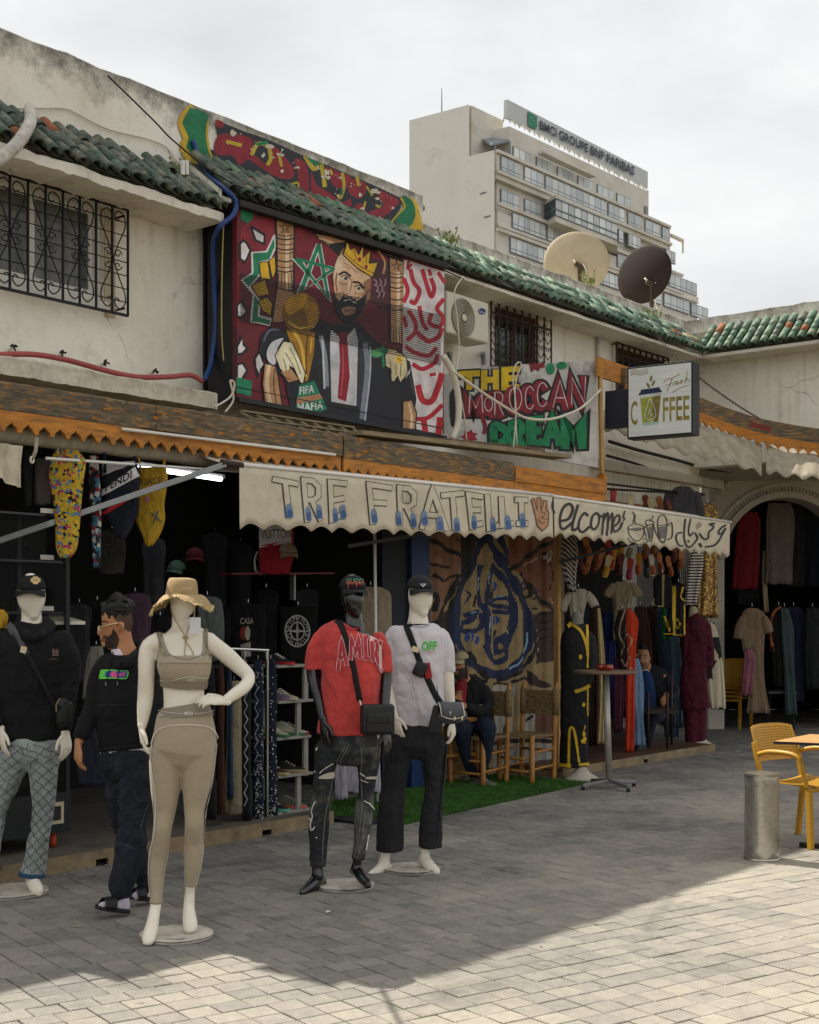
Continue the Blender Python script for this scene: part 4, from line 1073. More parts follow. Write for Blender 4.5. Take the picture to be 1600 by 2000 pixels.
# ---------------------------------------------------------------- painted shutter board under the eaves
M_PBLK='#17181d'
mu=thing('mural_board',wT(660,850,T_M),'painted shutter board of a crowned bearded man in a black suit holding a gold trophy','mural')
sa,sb=S(463,T_M),S(867,T_M);zt_m,zb_m=zat(470,405,T_M),zat(470,778,T_M)
MB().fbox(sa,sb,T_M-.05,T_M,zb_m,zt_m,mat('board_maroon','#6a1d27',.6,var=.2,bump=.15)).build('board',mu)
MB().fbox(sa,sa+.05,T_W+.12,T_M-.052,zb_m-.02,zt_m+.1,M_BLACK).build('cheek',mu)
MB().fbox(S(396,T_W),S(432,T_W),T_W+.002,T_W+.03,Z_LEDGE,Z_EAVE-.02,M_BLACK).build('cheek',mu)
MB().fbox(sb-.03,sb,T_W,T_M-.052,zb_m,zt_m,M_BLACK).build('cheek',mu)
MB().bar(wT(462,398,T_M+.03),wT(868,520,T_M+.03),.09,.05,mat('black_batten','#241f1c',.7,dirt='#6b5a42',damt=.3)).build('head_batten',mu)
MB().bar(wT(462,780,T_M+.01),wT(868,856,T_M+.01),.06,.035,M_BLACK).build('sill_batten',mu)
p=Paint(planeT(T_M),440,390,3.478,off=.002,step=.00004)
RED,WHT,GRN,YEL,BRN,BLK='#8c2430','#dcd6d6','#178058','#d6a820','#b98a60','#1b1c22'
LB,SKN,SKD,CRM,RSC='#e2c49e','#d4ae8a','#96694a','#e6dcb8','#b42434'
# left ornament
p.poly([(108,50),(200,75),(180,140),(150,160),(108,135)],GRN);p.poly([(150,160),(185,135),(330,120),(340,250),(280,350),(180,355),(150,430),(100,420),(105,190)],RED)
for c in([(175,182),(268,240),(265,302),(205,275)],[(100,300),(125,275),(150,300),(172,345),(150,400),(130,425),(100,400)],[(80,1000),(110,930),(125,985),(150,1010),(118,1045),(80,1050)],[(80,1120),(120,1110),(150,1160),(120,1210),(100,1250),(78,1230)],[(200,1080),(235,1030),(255,1090),(270,1120),(240,1160),(225,1200),(205,1140)],[(80,720),(110,690),(150,760),(110,800),(80,790)]):
    p.outline(c,16,BLK,WHT)
z=[(335,238),(282,352),(182,360),(186,498),(112,545),(192,642),(176,832),(302,852),(312,812),(226,790),(236,692),(166,592),(242,502),(232,425),(302,412),(342,322)]
p.outline(z,12,WHT,GRN)
for c in([(230,425),(292,420),(310,542),(242,542)],[(296,415),(342,380),(346,482),(316,542)],[(178,580),(272,542),(302,642),(222,660)],[(225,690),(282,660),(322,702),(312,792),(252,752)]):p.outline(c,8,BLK,YEL)
p.poly([(76,1205),(182,1232),(176,1335),(76,1312)],GRN)
# throne back
p.poly([(472,185),(780,300),(1110,400),(1110,700),(960,760),(475,640)],'#7d1e2a')
p.outline([(590,225),(720,248),(830,282),(790,392),(700,312)],10,BLK,BRN);p.stroke([(640,262),(720,290),(790,350)],12,LB);p.poly([(700,300),(830,285),(770,385)],BLK)
p.poly([(985,395),(1110,420),(1105,760),(990,700),(1000,560)],'#4a2028')
for i in range(7):p.stroke([(1010+i*13,540+(i%3)*40),(1030+i*10,560+(i%3)*40),(1015+i*11,585+(i%3)*40)],6,'#a98f96')
p.stroke([(1040,350),(1085,420),(1075,500)],14,BRN)
def pillar(x0,x1,y0,y1,sl):
    p.outline([(x0,y0),(x1,y0+sl*(x1-x0)),(x1,y0+130),(x1-4,y1),(x0+8,y1-10),(x0+6,y0+130)],12,BLK,BRN)
    w_=x1-x0;p.stroke([(x0+w_*.62,y0+110),(x0+w_*.62,y1-20)],w_*.22,LB)
    for k,yy in enumerate((105,130,165,200,225,280,320,350)):
        p.stroke([(x0-2,y0+yy),(x0+w_/2,y0+yy+14),(x1+2,y0+yy+4)],9 if k%2 else 6,BLK)
    c=(x0+w_*.5,y0+62)
    a=[(c[0]+w_*.33*math.sin(k*4*math.pi/5),c[1]-w_*.36*math.cos(k*4*math.pi/5))for k in range(5)]
    p.stroke(a,5,BLK,smooth=False,closed=True)
    for k in range(5):p.stroke([(x0+w_*(.15+.17*k),y1-120),(x0+w_*(.1+.2*k),y1)],5,BLK)
pillar(344,470,128,620,.3);p.outline([(352,600),(470,630),(440,830),(318,835)],8,BLK,BRN)
pillar(1112,1216,388,980,.3)
# five-pointed star
tp,rt,br,bl,lt=(636,302),(740,468),(700,668),(512,628),(486,402)
for wd,c in((36,WHT),(24,GRN)):
    p.stroke([tp,br,lt,rt,bl],wd,c,smooth=False,closed=True)
p.stroke([lt,rt],20,GRN,smooth=False)
# right script panel
p.poly([(1214,395),(1490,482),(1476,1595),(1300,1560),(1290,1400),(1240,1100),(1205,1040)],'#d6cecd');p.poly([(1185,345),(1490,440),(1490,490),(1200,400)],'#8a1c2a')
for st,w_ in(([(1245,420),(1240,470),(1265,440)],18),([(1260,480),(1280,560),(1320,620),(1290,700),(1262,690)],30),([(1340,480),(1370,580),(1400,660),(1420,600),(1400,540)],30),([(1385,480),(1395,510)],24),([(1450,500),(1488,560)],26),([(1215,540),(1240,620),(1215,690)],30),([(1480,680),(1440,740),(1480,800),(1460,860),(1390,840),(1400,780)],30),([(1320,730),(1340,830),(1370,880)],28),([(1250,760),(1290,830),(1290,900),(1240,950)],30),([(1215,800),(1230,860)],26),([(1300,900),(1380,960),(1450,930),(1470,880)],32),([(1230,1000),(1290,1040),(1380,1060),(1430,1010)],28),([(1280,1120),(1340,1150),(1420,1110),(1440,1060)],30),([(1395,1190),(1425,1185)],22),([(1470,1190),(1440,1290),(1400,1370),(1340,1360),(1312,1270)],42),([(1300,1490),(1380,1480),(1470,1400)],30),([(1350,1500),(1360,1580)],40),([(1460,1490),(1450,1590)],44)):
    p.stroke(st,w_,RSC)
# suit
p.poly([(310,860),(420,880),(640,800),(720,850),(900,830),(1010,950),(1180,1050),(1255,1100),(1300,1350),(1280,1480),(1205,1555),(440,1405),(400,1210),(320,1140),(228,1030),(245,920)],'#1d1f27',False)
p.stroke([(262,960),(300,890),(370,880)],14,'#5d626e');p.stroke([(1190,1090),(1250,1180),(1280,1320)],10,'#3a3d48')
p.poly([(716,880),(800,955),(880,870),(902,950),(892,1402),(722,1372),(712,1000)],'#c8c6ca')
p.poly([(772,965),(832,968),(846,1200),(822,1372),(764,1350),(780,1100)],'#8e1b2c');p.stroke([(800,1010),(800,1180),(785,1330)],10,'#b54a52');p.poly([(768,900),(835,905),(826,985),(780,982)],'#7c1626')
p.poly([(640,820),(720,880),(705,1010),(722,1370),(640,1240),(605,1050)],'#23252e');p.stroke([(650,930),(680,1080),(690,1260)],30,'#8a909a');p.stroke([(660,930),(668,1100),(675,1280)],14,'#c4c9cf')
p.poly([(905,900),(1000,960),(985,1150),(940,1500),(895,1400)],'#31343d');p.stroke([(950,980),(965,1150),(930,1480)],34,'#7d838d');p.stroke([(985,1000),(985,1180),(950,1500)],10,'#b4b9bf')
p.poly([(985,1030),(1060,1010),(1060,1060),(1010,1070)],'#4f9a62',True);p.poly([(1060,990),(1110,1020),(1110,1120),(1070,1140)],GRN)
# head
p.outline([(742,470),(730,520),(742,590),(760,560)],5,BLK,SKN,True)
p.poly([(745,445),(768,385),(812,362),(900,420),(992,522),(985,640),(950,690),(900,770),(820,775),(762,722),(738,600)],SKN)
p.poly([(745,445),(768,388),(800,372),(790,470),(770,600),(742,600)],'#dcc3a6');p.poly([(940,560),(992,525),(985,640),(950,690)],SKD)
p.outline([(960,640),(985,610),(988,660),(950,720)],5,BLK,SKD,True)
p.poly([(738,640),(775,690),(800,650),(850,655),(895,690),(955,640),(962,660),(940,730),(900,800),(848,842),(785,815),(748,745)],BLK)
p.poly([(790,742),(840,725),(885,735),(872,772),(815,785)],'#b98a70',True);p.stroke([(795,755),(840,752),(880,752)],5,BLK);p.stroke([(805,688),(845,680),(890,705)],7,'#d9d2c6')
p.stroke([(775,508),(812,492),(850,520)],15,BLK);p.stroke([(870,560),(910,565),(942,600)],15,BLK)
p.poly([(790,530),(820,522),(843,544),(815,548)],'#cdbfae',True);p.ell(820,535,12,11,BLK);p.stroke([(785,524),(815,513),(850,540)],6,BLK);p.stroke([(772,560),(800,575),(835,568)],7,SKD);p.stroke([(760,500),(752,560),(760,620)],12,SKD);p.poly([(884,596),(910,590),(930,612),(900,616)],'#cdbfae',True);p.ell(908,603,11,10,BLK);p.stroke([(878,590),(910,582),(938,608)],6,BLK);p.stroke([(880,632),(910,640),(940,632)],7,SKD);p.stroke([(770,640),(800,630),(815,660)],9,SKD);p.stroke([(880,670),(920,655),(950,640)],10,SKD)
p.stroke([(862,540),(848,620),(815,650),(850,668)],7,SKD);p.stroke([(842,560),(835,630)],14,'#e4ccb2');p.stroke([(810,430),(850,455),(900,500)],5,SKD);p.stroke([(815,455),(850,475)],4,SKD)
cr=[(800,372),(832,276),(852,340),(882,322),(905,372),(938,312),(938,392),(992,342),(980,432),(1042,428),(1002,528),(900,468)]
p.outline(cr,8,BLK,YEL);p.stroke([(806,352),(900,440),(1008,500)],5,BLK);p.stroke([(825,300),(845,350),(835,375)],6,'#e7c64a');p.stroke([(935,330),(925,390)],6,'#e7c64a');p.ell(912,405,13,16,'#8e1b2c');p.ell(958,456,12,14,'#8e1b2c');p.stroke([(870,330),(890,385),(880,410)],4,BLK);p.stroke([(960,372),(958,430)],4,BLK)
# trophy
p.ell(515,770,128,138,'#8a621a');p.poly([(410,700),(480,640),(560,650),(520,740),(430,780)],'#c9981f',True);p.poly([(540,700),(620,720),(630,830),(570,860)],'#b5831d',True);p.stroke([(430,830),(500,870),(600,860)],16,'#d4a63a')
p.poly([(412,882),(612,902),(602,1040),(562,1230),(530,1242),(520,1100),(440,960)],'#a87718');p.stroke([(470,900),(520,1000),(545,1200)],22,'#dcb24a');p.stroke([(560,920),(550,1050),(552,1180)],12,'#6d4a10');p.stroke([(590,920),(580,1040)],10,'#d9ab3c')
p.poly([(500,1262),(606,1230),(645,1320),(490,1345)],'#1a7d5c');p.poly([(488,1345),(645,1318),(662,1352),(484,1392)],'#b07d58');p.poly([(484,1392),(662,1350),(692,1420),(620,1462),(468,1432)],'#1a7d5c')
p.text('FIFA',505,1325,52,'#d9d8d2',wx=100,dx=(1,-.16),bold=.02);p.text('MAFIA',492,1442,55,'#d9d8d2',wx=175,dx=(1,-.12),bold=.02)
# hands and cuffs
p.outline([(280,1030),(320,962),(400,938),(360,1010),(342,1120),(292,1100)],7,BLK,'#cfcdd0',True)
p.outline([(338,1060),(395,962),(455,970),(498,1060),(545,1180),(532,1252),(508,1240),(470,1150),(442,1130),(446,1180),(415,1195),(372,1150)],7,BLK,CRM)
for st in([(410,1040),(440,1090),(470,1150)],[(440,1010),(480,1090),(512,1180)],[(395,1080),(410,1130),(420,1190)]):p.stroke(st,5,BLK)
p.poly([(380,1170),(450,1150),(500,1222),(430,1240)],BRN);p.stroke([(385,1195),(440,1222)],5,BLK)
p.outline([(1085,1060),(1110,1010),(1150,1018),(1232,1070),(1242,1180),(1192,1245),(1170,1200),(1150,1238),(1128,1230),(1122,1150),(1090,1130)],7,BLK,'#cdbd92')
for st in([(1120,1100),(1130,1180)],[(1160,1110),(1160,1190)],[(1195,1110),(1190,1200)]):p.stroke(st,5,BLK)
p.ell(1182,1085,22,26,YEL);p.stroke([(1165,1075),(1200,1095)],4,BLK);p.outline([(1238,1180),(1262,1130),(1256,1180),(1210,1240)],5,BLK,'#c8c6ca')
# throne arms
for q in([(268,1110),(340,1130),(360,1200),(372,1300),(392,1422),(275,1402),(255,1250)],[(1208,1370),(1270,1362),(1300,1450),(1292,1560),(1205,1552)]):
    p.outline(q,8,BLK,BRN)
p.stroke([(300,1130),(285,1250),(310,1400)],26,LB);p.stroke([(335,1150),(330,1260),(350,1400)],6,BLK);p.stroke([(1250,1390),(1268,1470),(1262,1550)],18,LB)
p.stroke([(75,1270),(700,1395),(1475,1552)],6,BLK,smooth=False)
p.build('painting',mu,kind='stuff')
# thin black strips laid on as the shade in the gaps between shutter slats
for i in range(25):
    y0=500+i*13.2;y1=786+i*13.9
    f_=planeT(T_M)
    a,b=(440+104/3.478,390+y0/3.478),(440+1466/3.478,390+y1/3.478)
    MB().bar(f_(*a,.0135),f_(*b,.0135),.002,.0055,M_BLACK).build('louvre_gap',mu)

# ---------------------------------------------------------------- graffiti on the parapet
gr=thing('parapet_graffiti',wT(590,420,T_PAR),'peeling red, yellow and green graffiti lettering painted along the parapet','graffiti')
p=Paint(planeT(T_PAR),340,180,3.077,off=.012,step=.00008)
NV,RD,YL,GN='#262730','#8a1d2b','#b9a127','#15734a'
p.stroke([(105,100),(60,150),(52,200),(82,280),(60,330),(110,420),(160,480),(215,500)],52,'#c9a324')
p.poly([(95,92),(150,105),(208,132),(195,245),(215,332),(262,410),(332,440),(432,505),(330,480),(220,440),(150,402),(100,372),(72,330),(88,270),(48,182)],GN)
p.poly([(285,180),(420,235),(560,282),(770,378),(1000,472),(1230,572),(1372,640),(1362,700),(1290,795),(1160,760),(1000,700),(860,652),(760,612),(600,556),(440,502),(330,440),(215,372),(222,345),(262,352),(265,262),(250,200)],NV)
for q in([(275,255),(452,270),(472,332),(442,402),(392,432),(352,382),(248,368)],[(380,420),(440,400),(520,452),(600,502),(692,522),(722,470),(642,362),(590,330),(560,432),(482,382)],[(728,400),(792,430),(812,562),(792,622),(760,602),(742,482)],[(826,480),(860,560),(930,600),(1010,660),(1062,640),(1045,702),(900,682),(830,605)],[(908,452),(1002,482),(1062,512),(1042,572),(962,562)],[(1062,520),(1160,560),(1120,640),(1050,600)],[(1200,582),(1342,642),(1330,690),(1222,772),(1170,722),(1260,680)],[(465,490),(520,500),(560,530),(500,530)],[(1085,680),(1130,672),(1150,720),(1100,730)],[(255,165),(300,185),(290,215),(255,205)]):p.poly(q,RD,True)
for st,w_ in(([(470,372),(502,312),(562,322),(582,392),(565,432)],24),([(790,388),(842,462),(882,432),(906,562)],26),([(1012,490),(1022,562),(1002,632),(985,620)],20),([(630,372),(646,442)],18),([(1100,512),(1110,560)],18),([(320,298),(400,318)],22),([(205,180),(198,262),(232,392),(332,432),(442,492)],14),([(600,552),(680,560),(745,545),(740,605)],12),([(1160,570),(1190,620)],12),([(940,470),(950,492)],16),([(1150,660),(1140,700)],14),([(1215,680),(1235,690)],14)):p.stroke(st,w_,YL)
p.poly([(620,560),(735,555),(735,600),(690,595)],GN);p.poly([(790,385),(850,410),(890,430),(845,445)],GN);p.poly([(480,310),(560,290),(575,315),(500,320)],GN);p.ell(1008,600,8,22,GN)
p.poly([(1440,640),(1462,662),(1482,740),(1500,832),(1440,842),(1385,822),(1300,800),(1390,690),(1370,625)],'#c9a324')
p.poly([(1372,622),(1432,652),(1452,722),(1432,792),(1380,822),(1290,800),(1382,690)],GN,True);p.stroke([(1366,640),(1386,690),(1340,740),(1296,795)],12,YL)
rr=random.Random(4);CH_=mat('bare_plaster_chip','#cfc6b2',.9,var=.2)
for i in range(75):
    u=rr.random();x=250+1080*u+rr.uniform(-20,20);ytop=175+(x-285)*.43;y=ytop+(abs(rr.gauss(0,.45)))*170;r=rr.choice((3,4,5,6,9,14,22))*(1 if y-ytop<60 else .6)
    if y>ytop+190 or y<ytop+8:continue
    p.poly([(x+r*rr.uniform(.5,1.3)*math.cos(k*math.pi/4),y+r*rr.uniform(.4,1.2)*math.sin(k*math.pi/4))for k in range(8)],CH_)
p.build('painting',gr,kind='stuff')
# a lump of masonry left on the wall's end
MB().lathe(wT(823,412,T_PAR-.05),[(0,0),(.03,.005),(.04,.03),(.03,.055),(0,.062)],M_PARB,10).build('loose_stone',label='small loose stone on the end of the painted parapet',cat='stone',smooth=True)

# ---------------------------------------------------------------- grey board with a graffiti slogan
c1=wT(1167,912,T_F-.03);c0=wT(868,860,T_W+.01)
nb=(c1-c0);nb.z=0;ub=nb.normalized();nn_=V((ub.y,-ub.x,0))
fB=plane_pts(c1,nn_)
bd=thing('graffiti_board',fB(1020,900),'grey sheet-metal board spray-painted with a three-line slogan above the canopy','graffiti board')
M_GB=mat('sprayed_board','#bdbab4',.7,var=.25,scale=3,dirt='#5d5b59',dscale=3.5,damt=.42,bump=.2)
mb=MB();mb.prism([fB(866,735),fB(893,722),fB(1012,712),fB(1165,704),fB(1168,913),fB(868,862)],-nn_*.03,M_GB);mb.build('sheet',bd)
MB().bar(fB(1171,704,.01),fB(1176,925,.01),.045,.03,M_PINE,up=ub).build('edge_batten',bd)
p=Paint(fB,840,480,4.0,off=.003,step=.00008)
MY,MR,MG,MK='#c4a416','#7c1f29','#187a4c','#1c1c20'
the=[('T',rect(238,1000,375,1115,-.05)),('H',rect(418,985,520,1115,-.05)),('E',rect(580,965,690,1110,-.05))]
mor=[('M',rect(285,1160,400,1320,-.02)),('O',rect(408,1190,475,1300)),('R',rect(485,1150,560,1330)),('O',rect(600,1110,705,1290)),('C',rect(725,1105,800,1290)),('C',rect(818,1075,905,1270)),('A',rect(945,1060,1060,1270)),('N',rect(1085,1035,1205,1250))]
dre=[('D',rect(490,1410,610,1545)),('R',rect(645,1380,720,1560)),('E',rect(785,1350,870,1535)),('A',rect(905,1335,1010,1545)),('M',rect(1050,1340,1195,1570))]
for grp,wk,wc,col in((the,82,48,MY),(mor,98,58,MR),(dre,104,62,MG)):
    for ch,q in grp:sletter(p,ch,q,[(wk,MK,(0,4))])
for grp,wk,wc,col in((the,82,48,MY),(mor,98,58,MR),(dre,104,62,MG)):
    for ch,q in grp:sletter(p,ch,q,[(wc,col,(0,0))])
for ch,q in mor:sletter(p,ch,q,[(6,'#cfc7c6',(16,-10))])
p.poly([(775,922),(895,916),(900,950),(860,955),(850,980),(820,965),(790,990)],MR);p.ell(940,960,35,45,MG);p.ell(1030,935,42,30,MG);p.poly([(235,1120),(160,1150),(165,1390),(215,1400),(235,1300)],MK,True)
p.poly([(310+(70 if k%2 else 42)*math.cos(k*math.pi/7),1490+(58 if k%2 else 38)*math.sin(k*math.pi/7))for k in range(14)],'#9a2430');p.stroke([(395,1300),(430,1400),(425,1460)],30,MR)
p.build('painting',bd,kind='stuff')

# ---------------------------------------------------------------- coffee sign on its bracket
ph=math.radians(33);us=V((math.cos(ph),-math.sin(ph),0));ns=V((-math.sin(ph),-math.cos(ph),0))
q0=wT(1181,790,T_F);fS=plane_pts(q0,ns)
cs=thing('coffee_sign',fS(1290,858),'square illuminated box sign reading fresh coffee with a takeaway cup on it','sign')
M_SF=mat('sign_face','#d9dcd8',.35,var=.04,scale=6)
A=fS(1225,718);B=fS(1354,718);B.z=A.z;zb_=fS(1225,858).z
M_SBK=mat('sign_case','#1d1f2a',.4,var=.1)
mid=(A+B)/2;mid.z=(A.z+zb_)/2
MB().box(mid-ns*.09,(B-A)/2,ns*.09,UP*(A.z-zb_)/2,M_SBK).build('case',cs,bevel=.006)
MB().box(mid+ns*.003,(B-A)/2-us*.02,ns*.004,UP*((A.z-zb_)/2-.02),M_SF).build('face',cs)
MB().box((fS(1181,798)+fS(1227,798))/2-ns*.06,us*(fS(1227,798)-fS(1181,798)).length/2,ns*.05,UP*.19,M_SBK).build('bracket',cs,bevel=.004)
Wd,Hg=(B-A).length,A.z-zb_
def fF(u,v,off=0.0):return A+us*(Wd*u/460.0)-UP*(Hg*v/500.0)+ns*(.007+off)      # sheet 460 x 500
p=Paint(fF,0,0,1.0,off=.0005,step=.00008);OL,NVY='#8a7a2c','#24284a'
p.poly([(95,222),(240,218),(222,405),(112,405)],'#9aa03a');p.poly([(180,220),(240,218),(222,405),(185,405)],'#7b6a2a');p.poly([(110,398),(224,398),(222,415),(114,415)],'#a9c8bd')
p.poly([(100,165),(232,160),(235,178),(245,180),(246,196),(84,202),(86,186),(98,184)],NVY);p.poly([(88,206),(242,200),(240,218),(94,224)],'#c9cfc8')
p.stroke([(165,235),(140,300),(130,345),(150,375),(185,375),(205,345),(195,300)],5,'#d9dcd8',closed=True);p.stroke([(150,345),(165,310),(170,350),(190,335)],5,'#d9dcd8');p.stroke([(140,392),(195,390)],4,'#d9dcd8')
for x,y,r in((172,95,.2),(188,128,.5),(152,140,-.5)):p.ell(x,y,9,22,OL,r)
p.text('C',28,400,160,OL,wx=48,bold=.015);p.text('FFEE',255,395,160,OL,wx=182,bold=.015)
p.stroke([(262,132),(275,116),(320,105),(370,85)],5,OL);p.stroke([(320,108),(300,160),(285,190)],6,OL);p.stroke([(278,152),(320,140)],4,OL)
p.stroke([(325,160),(330,138),(342,135),(345,150),(362,140),(350,130),(345,155),(375,140),(385,120),(378,150),(395,130)],5,OL);p.stroke([(425,75),(405,150),(420,115),(428,140),(440,125)],5,OL);p.stroke([(318,205),(370,180),(430,168)],5,OL)
for k in range(3):p.stroke([(28,28+14*k),(60,22+14*k),(95,34+14*k),(150,24+14*k)],4,OL)
for k in range(9):p.stroke([(15,60+50*k),(440,52+50*k)],1.2,'#b9c0be')
p.build('print',cs,kind='stuff')
def chain(name,a,b,label,sag=.03,m=M_IRON,r=.006,lk=.05):
    n=max(4,int((b-a).length/lk));c=thing(name,a,label,'chain');mm=MB()
    for i in range(n):
        u=(i+.5)/n;q=a.lerp(b,u)-UP*sag*4*u*(1-u);t=(b-a).normalized();sd=t.cross(UP).normalized();e=sd if i%2 else t.cross(sd)
        mm.tube([q+t*(lk*.62*math.cos(k*math.pi/4))+e*(.012*math.sin(k*math.pi/4))for k in range(9)],r*.6,m,4)
    mm.build('links',c,kind='stuff');return c
chain('sign_chain',fS(1285,655,-.3),fS(1335,707,-.09),'thin iron chain from the eaves down to the coffee sign')
chain('sign_chain',fS(1356,730,-.05),P(1484,818,12.9*ky),'thin iron chain from the coffee sign to the curved fascia',.02)
chain('board_chain',wT(459,640,T_M+.02),wT(457,792,T_M+.02),'rusty chain hanging down the left edge of the mural board',0)
# ---------------------------------------------------------------- figures: lofted limbs fused into one skin
from mathutils.bvhtree import BVHTree
def loft_rings(secs,n=16,hint=V((0,1,0)),roundends=(True,True)):
    """secs: (centre, rx, ry). Rings are square to the path; ry lies along the hint direction."""
    secs=list(secs);rs=[]
    def ring(c,t,rx,ry):
        sd=t.cross(hint)
        if sd.length<0.15:sd=t.cross(V((1,0,0)))
        sd.normalize();fr=sd.cross(t).normalized()
        return[c+sd*(rx*math.cos(2*math.pi*k/n))+fr*(ry*math.sin(2*math.pi*k/n))for k in range(n)]
    m=len(secs)
    for i,(c,rx,ry)in enumerate(secs):
        t=(secs[min(i+1,m-1)][0]-secs[max(i-1,0)][0]).normalized()
        if i==0 and roundends[0]:
            for a in(0.97,0.75):rs.append(ring(c-t*min(rx,ry)*a*0.8,t,rx*math.sqrt(1-a*a)+1e-4,ry*math.sqrt(1-a*a)+1e-4))
        rs.append(ring(c,t,rx,ry))
        if i==m-1 and roundends[1]:
            for a in(0.75,0.97):rs.append(ring(c+t*min(rx,ry)*a*0.8,t,rx*math.sqrt(1-a*a)+1e-4,ry*math.sqrt(1-a*a)+1e-4))
    return rs
def dens(secs,k=3):
    """Smooth interpolation of a section list."""
    a=crom([s[0]for s in secs],k);b=crom([V((s[1],s[2],0))for s in secs],k)
    return[(p,max(1e-4,q.x),max(1e-4,q.y))for p,q in zip(a,b)]
class Fig:
    def __init__(s,Y0):s.Y0=Y0;s.k=Y0/F
    def sec(s,L,ratio=1.0):
        o=[]
        for q in L:
            px,py,r=q[:3];ra=q[3]if len(q)>3 and q[3]is not None else ratio;dy=q[4]if len(q)>4 else 0.0
            Y=s.Y0+dy;o.append((P(px,py,Y),r*s.k,r*s.k*ra))
        return o
    def pt(s,px,py,dy=0.0):return P(px,py,s.Y0+dy)
def fuse(name,lofts,m,parent,voxel=0.009,smooth=3,hints=None,ends=None,wrinkle=0.0,wscale=9.0,seed=0.0,hide=False,extra=None):
    """lofts: section lists. All are fused by a voxel remesh into one continuous surface."""
    mb=MB()
    for i,L in enumerate(lofts):
        h=(hints or{}).get(i,V((0,1,0)));e=(ends or{}).get(i,(True,True))
        mb.rings(loft_rings(dens(L)if len(L)>2 else L,16,h,e),m)
    if extra:extra(mb)
    me=bpy.data.meshes.new('tmp');me.from_pydata([v[:]for v in mb.v],[],mb.f);o=bpy.data.objects.new('tmp',me);COL.objects.link(o)
    rm=o.modifiers.new('r','REMESH');rm.mode='VOXEL';rm.voxel_size=voxel;rm.use_smooth_shade=True
    if smooth:sm=o.modifiers.new('s','SMOOTH');sm.iterations=smooth;sm.factor=0.5
    dg=bpy.context.evaluated_depsgraph_get();ev=o.evaluated_get(dg)
    nm=bpy.data.meshes.new_from_object(ev);bpy.data.objects.remove(o);bpy.data.meshes.remove(me)
    if wrinkle:
        nrm=[v.normal.copy()for v in nm.vertices]
        for v,q in zip(nm.vertices,nrm):
            c=v.co;a=1.2*noise.noise(V((c.x*wscale*1.3,c.y*wscale*1.3,c.z*wscale*0.45+c.x*2+seed)))+0.8*abs(noise.noise(V((c.x*wscale*.8-c.z*5,c.y*wscale,c.z*wscale*1.7+seed*2))))+0.5*noise.noise(V((c.x*wscale*2.3+c.z*6,c.y*wscale*2,c.z*wscale*1.3-seed)))
            v.co=c+q*(wrinkle*1.35*a)
    og=ORG[parent.name];nm.transform(Matrix.Translation(-og));nm.name=name;nm.materials.clear();nm.materials.append(m)
    nm.polygons.foreach_set('use_smooth',[True]*len(nm.polygons));nm.update()
    ob=bpy.data.objects.new(name,nm);COL.objects.link(ob);ob.parent=parent;ORG[ob.name]=og
    return ob
def join_into(dst,src):
    """Adds src's mesh to dst's (same parent) so that the body stays one mesh."""
    bm=bmesh.new();bm.from_mesh(dst.data);bm.from_mesh(src.data);bm.to_mesh(dst.data);bm.free()
    bpy.data.objects.remove(src);return dst
def surf(*obs):
    """Point on a figure's front for a direction of view; used to lay straps, seams and prints on cloth."""
    trees=[]
    for o in obs:
        og=ORG[o.name];trees.append(BVHTree.FromPolygons([v.co+og for v in o.data.vertices],[p.vertices[:]for p in o.data.polygons]))
    c=V((0,0,CH));last=[None]
    def f(px,py,off=0.0):
        best=None
        for dx,dy in((0,0),(2,0),(-2,0),(5,0),(-5,0),(0,4),(0,-4),(9,0),(-9,0)):
            r=ray(px+dx,py+dy).normalized()
            for t in trees:
                h=t.ray_cast(c,r)
                if h[0]is not None and(best is None or h[3]<best[3]):best=h
            if best:break
        if best is None:return(last[0]or c)+V((0,0,0))
        n_=best[1]if best[1].dot(ray(px,py))<0 else-best[1]
        Y=best[0].y;q=P(px,py,Y)+n_*off;last[0]=q.copy();return q
    return f
def in_poly(x,y,P_):
    r=False;j=len(P_)-1
    for i in range(len(P_)):
        if((P_[i][1]>y)!=(P_[j][1]>y))and x<(P_[j][0]-P_[i][0])*(y-P_[i][1])/(P_[j][1]-P_[i][1]+1e-12)+P_[i][0]:r=not r
        j=i
    return r
def dye(o,regions):
    """Areas of another colour on one skin (beard, hair fade, panels): faces whose centre falls inside an outline in the figure's own view."""
    og=ORG[o.name];me=o.data;idx={}
    for m,poly in regions:
        if m.name not in[x.name for x in me.materials]:me.materials.append(m)
    names=[x.name for x in me.materials]
    for p in me.polygons:
        c=p.center+og;px=CX+F*c.x/c.y;py=YH-F*(c.z-CH)/c.y
        for m,poly in regions:
            if callable(poly):
                if poly(px,py,c):p.material_index=names.index(m.name)
            elif in_poly(px,py,poly):p.material_index=names.index(m.name)
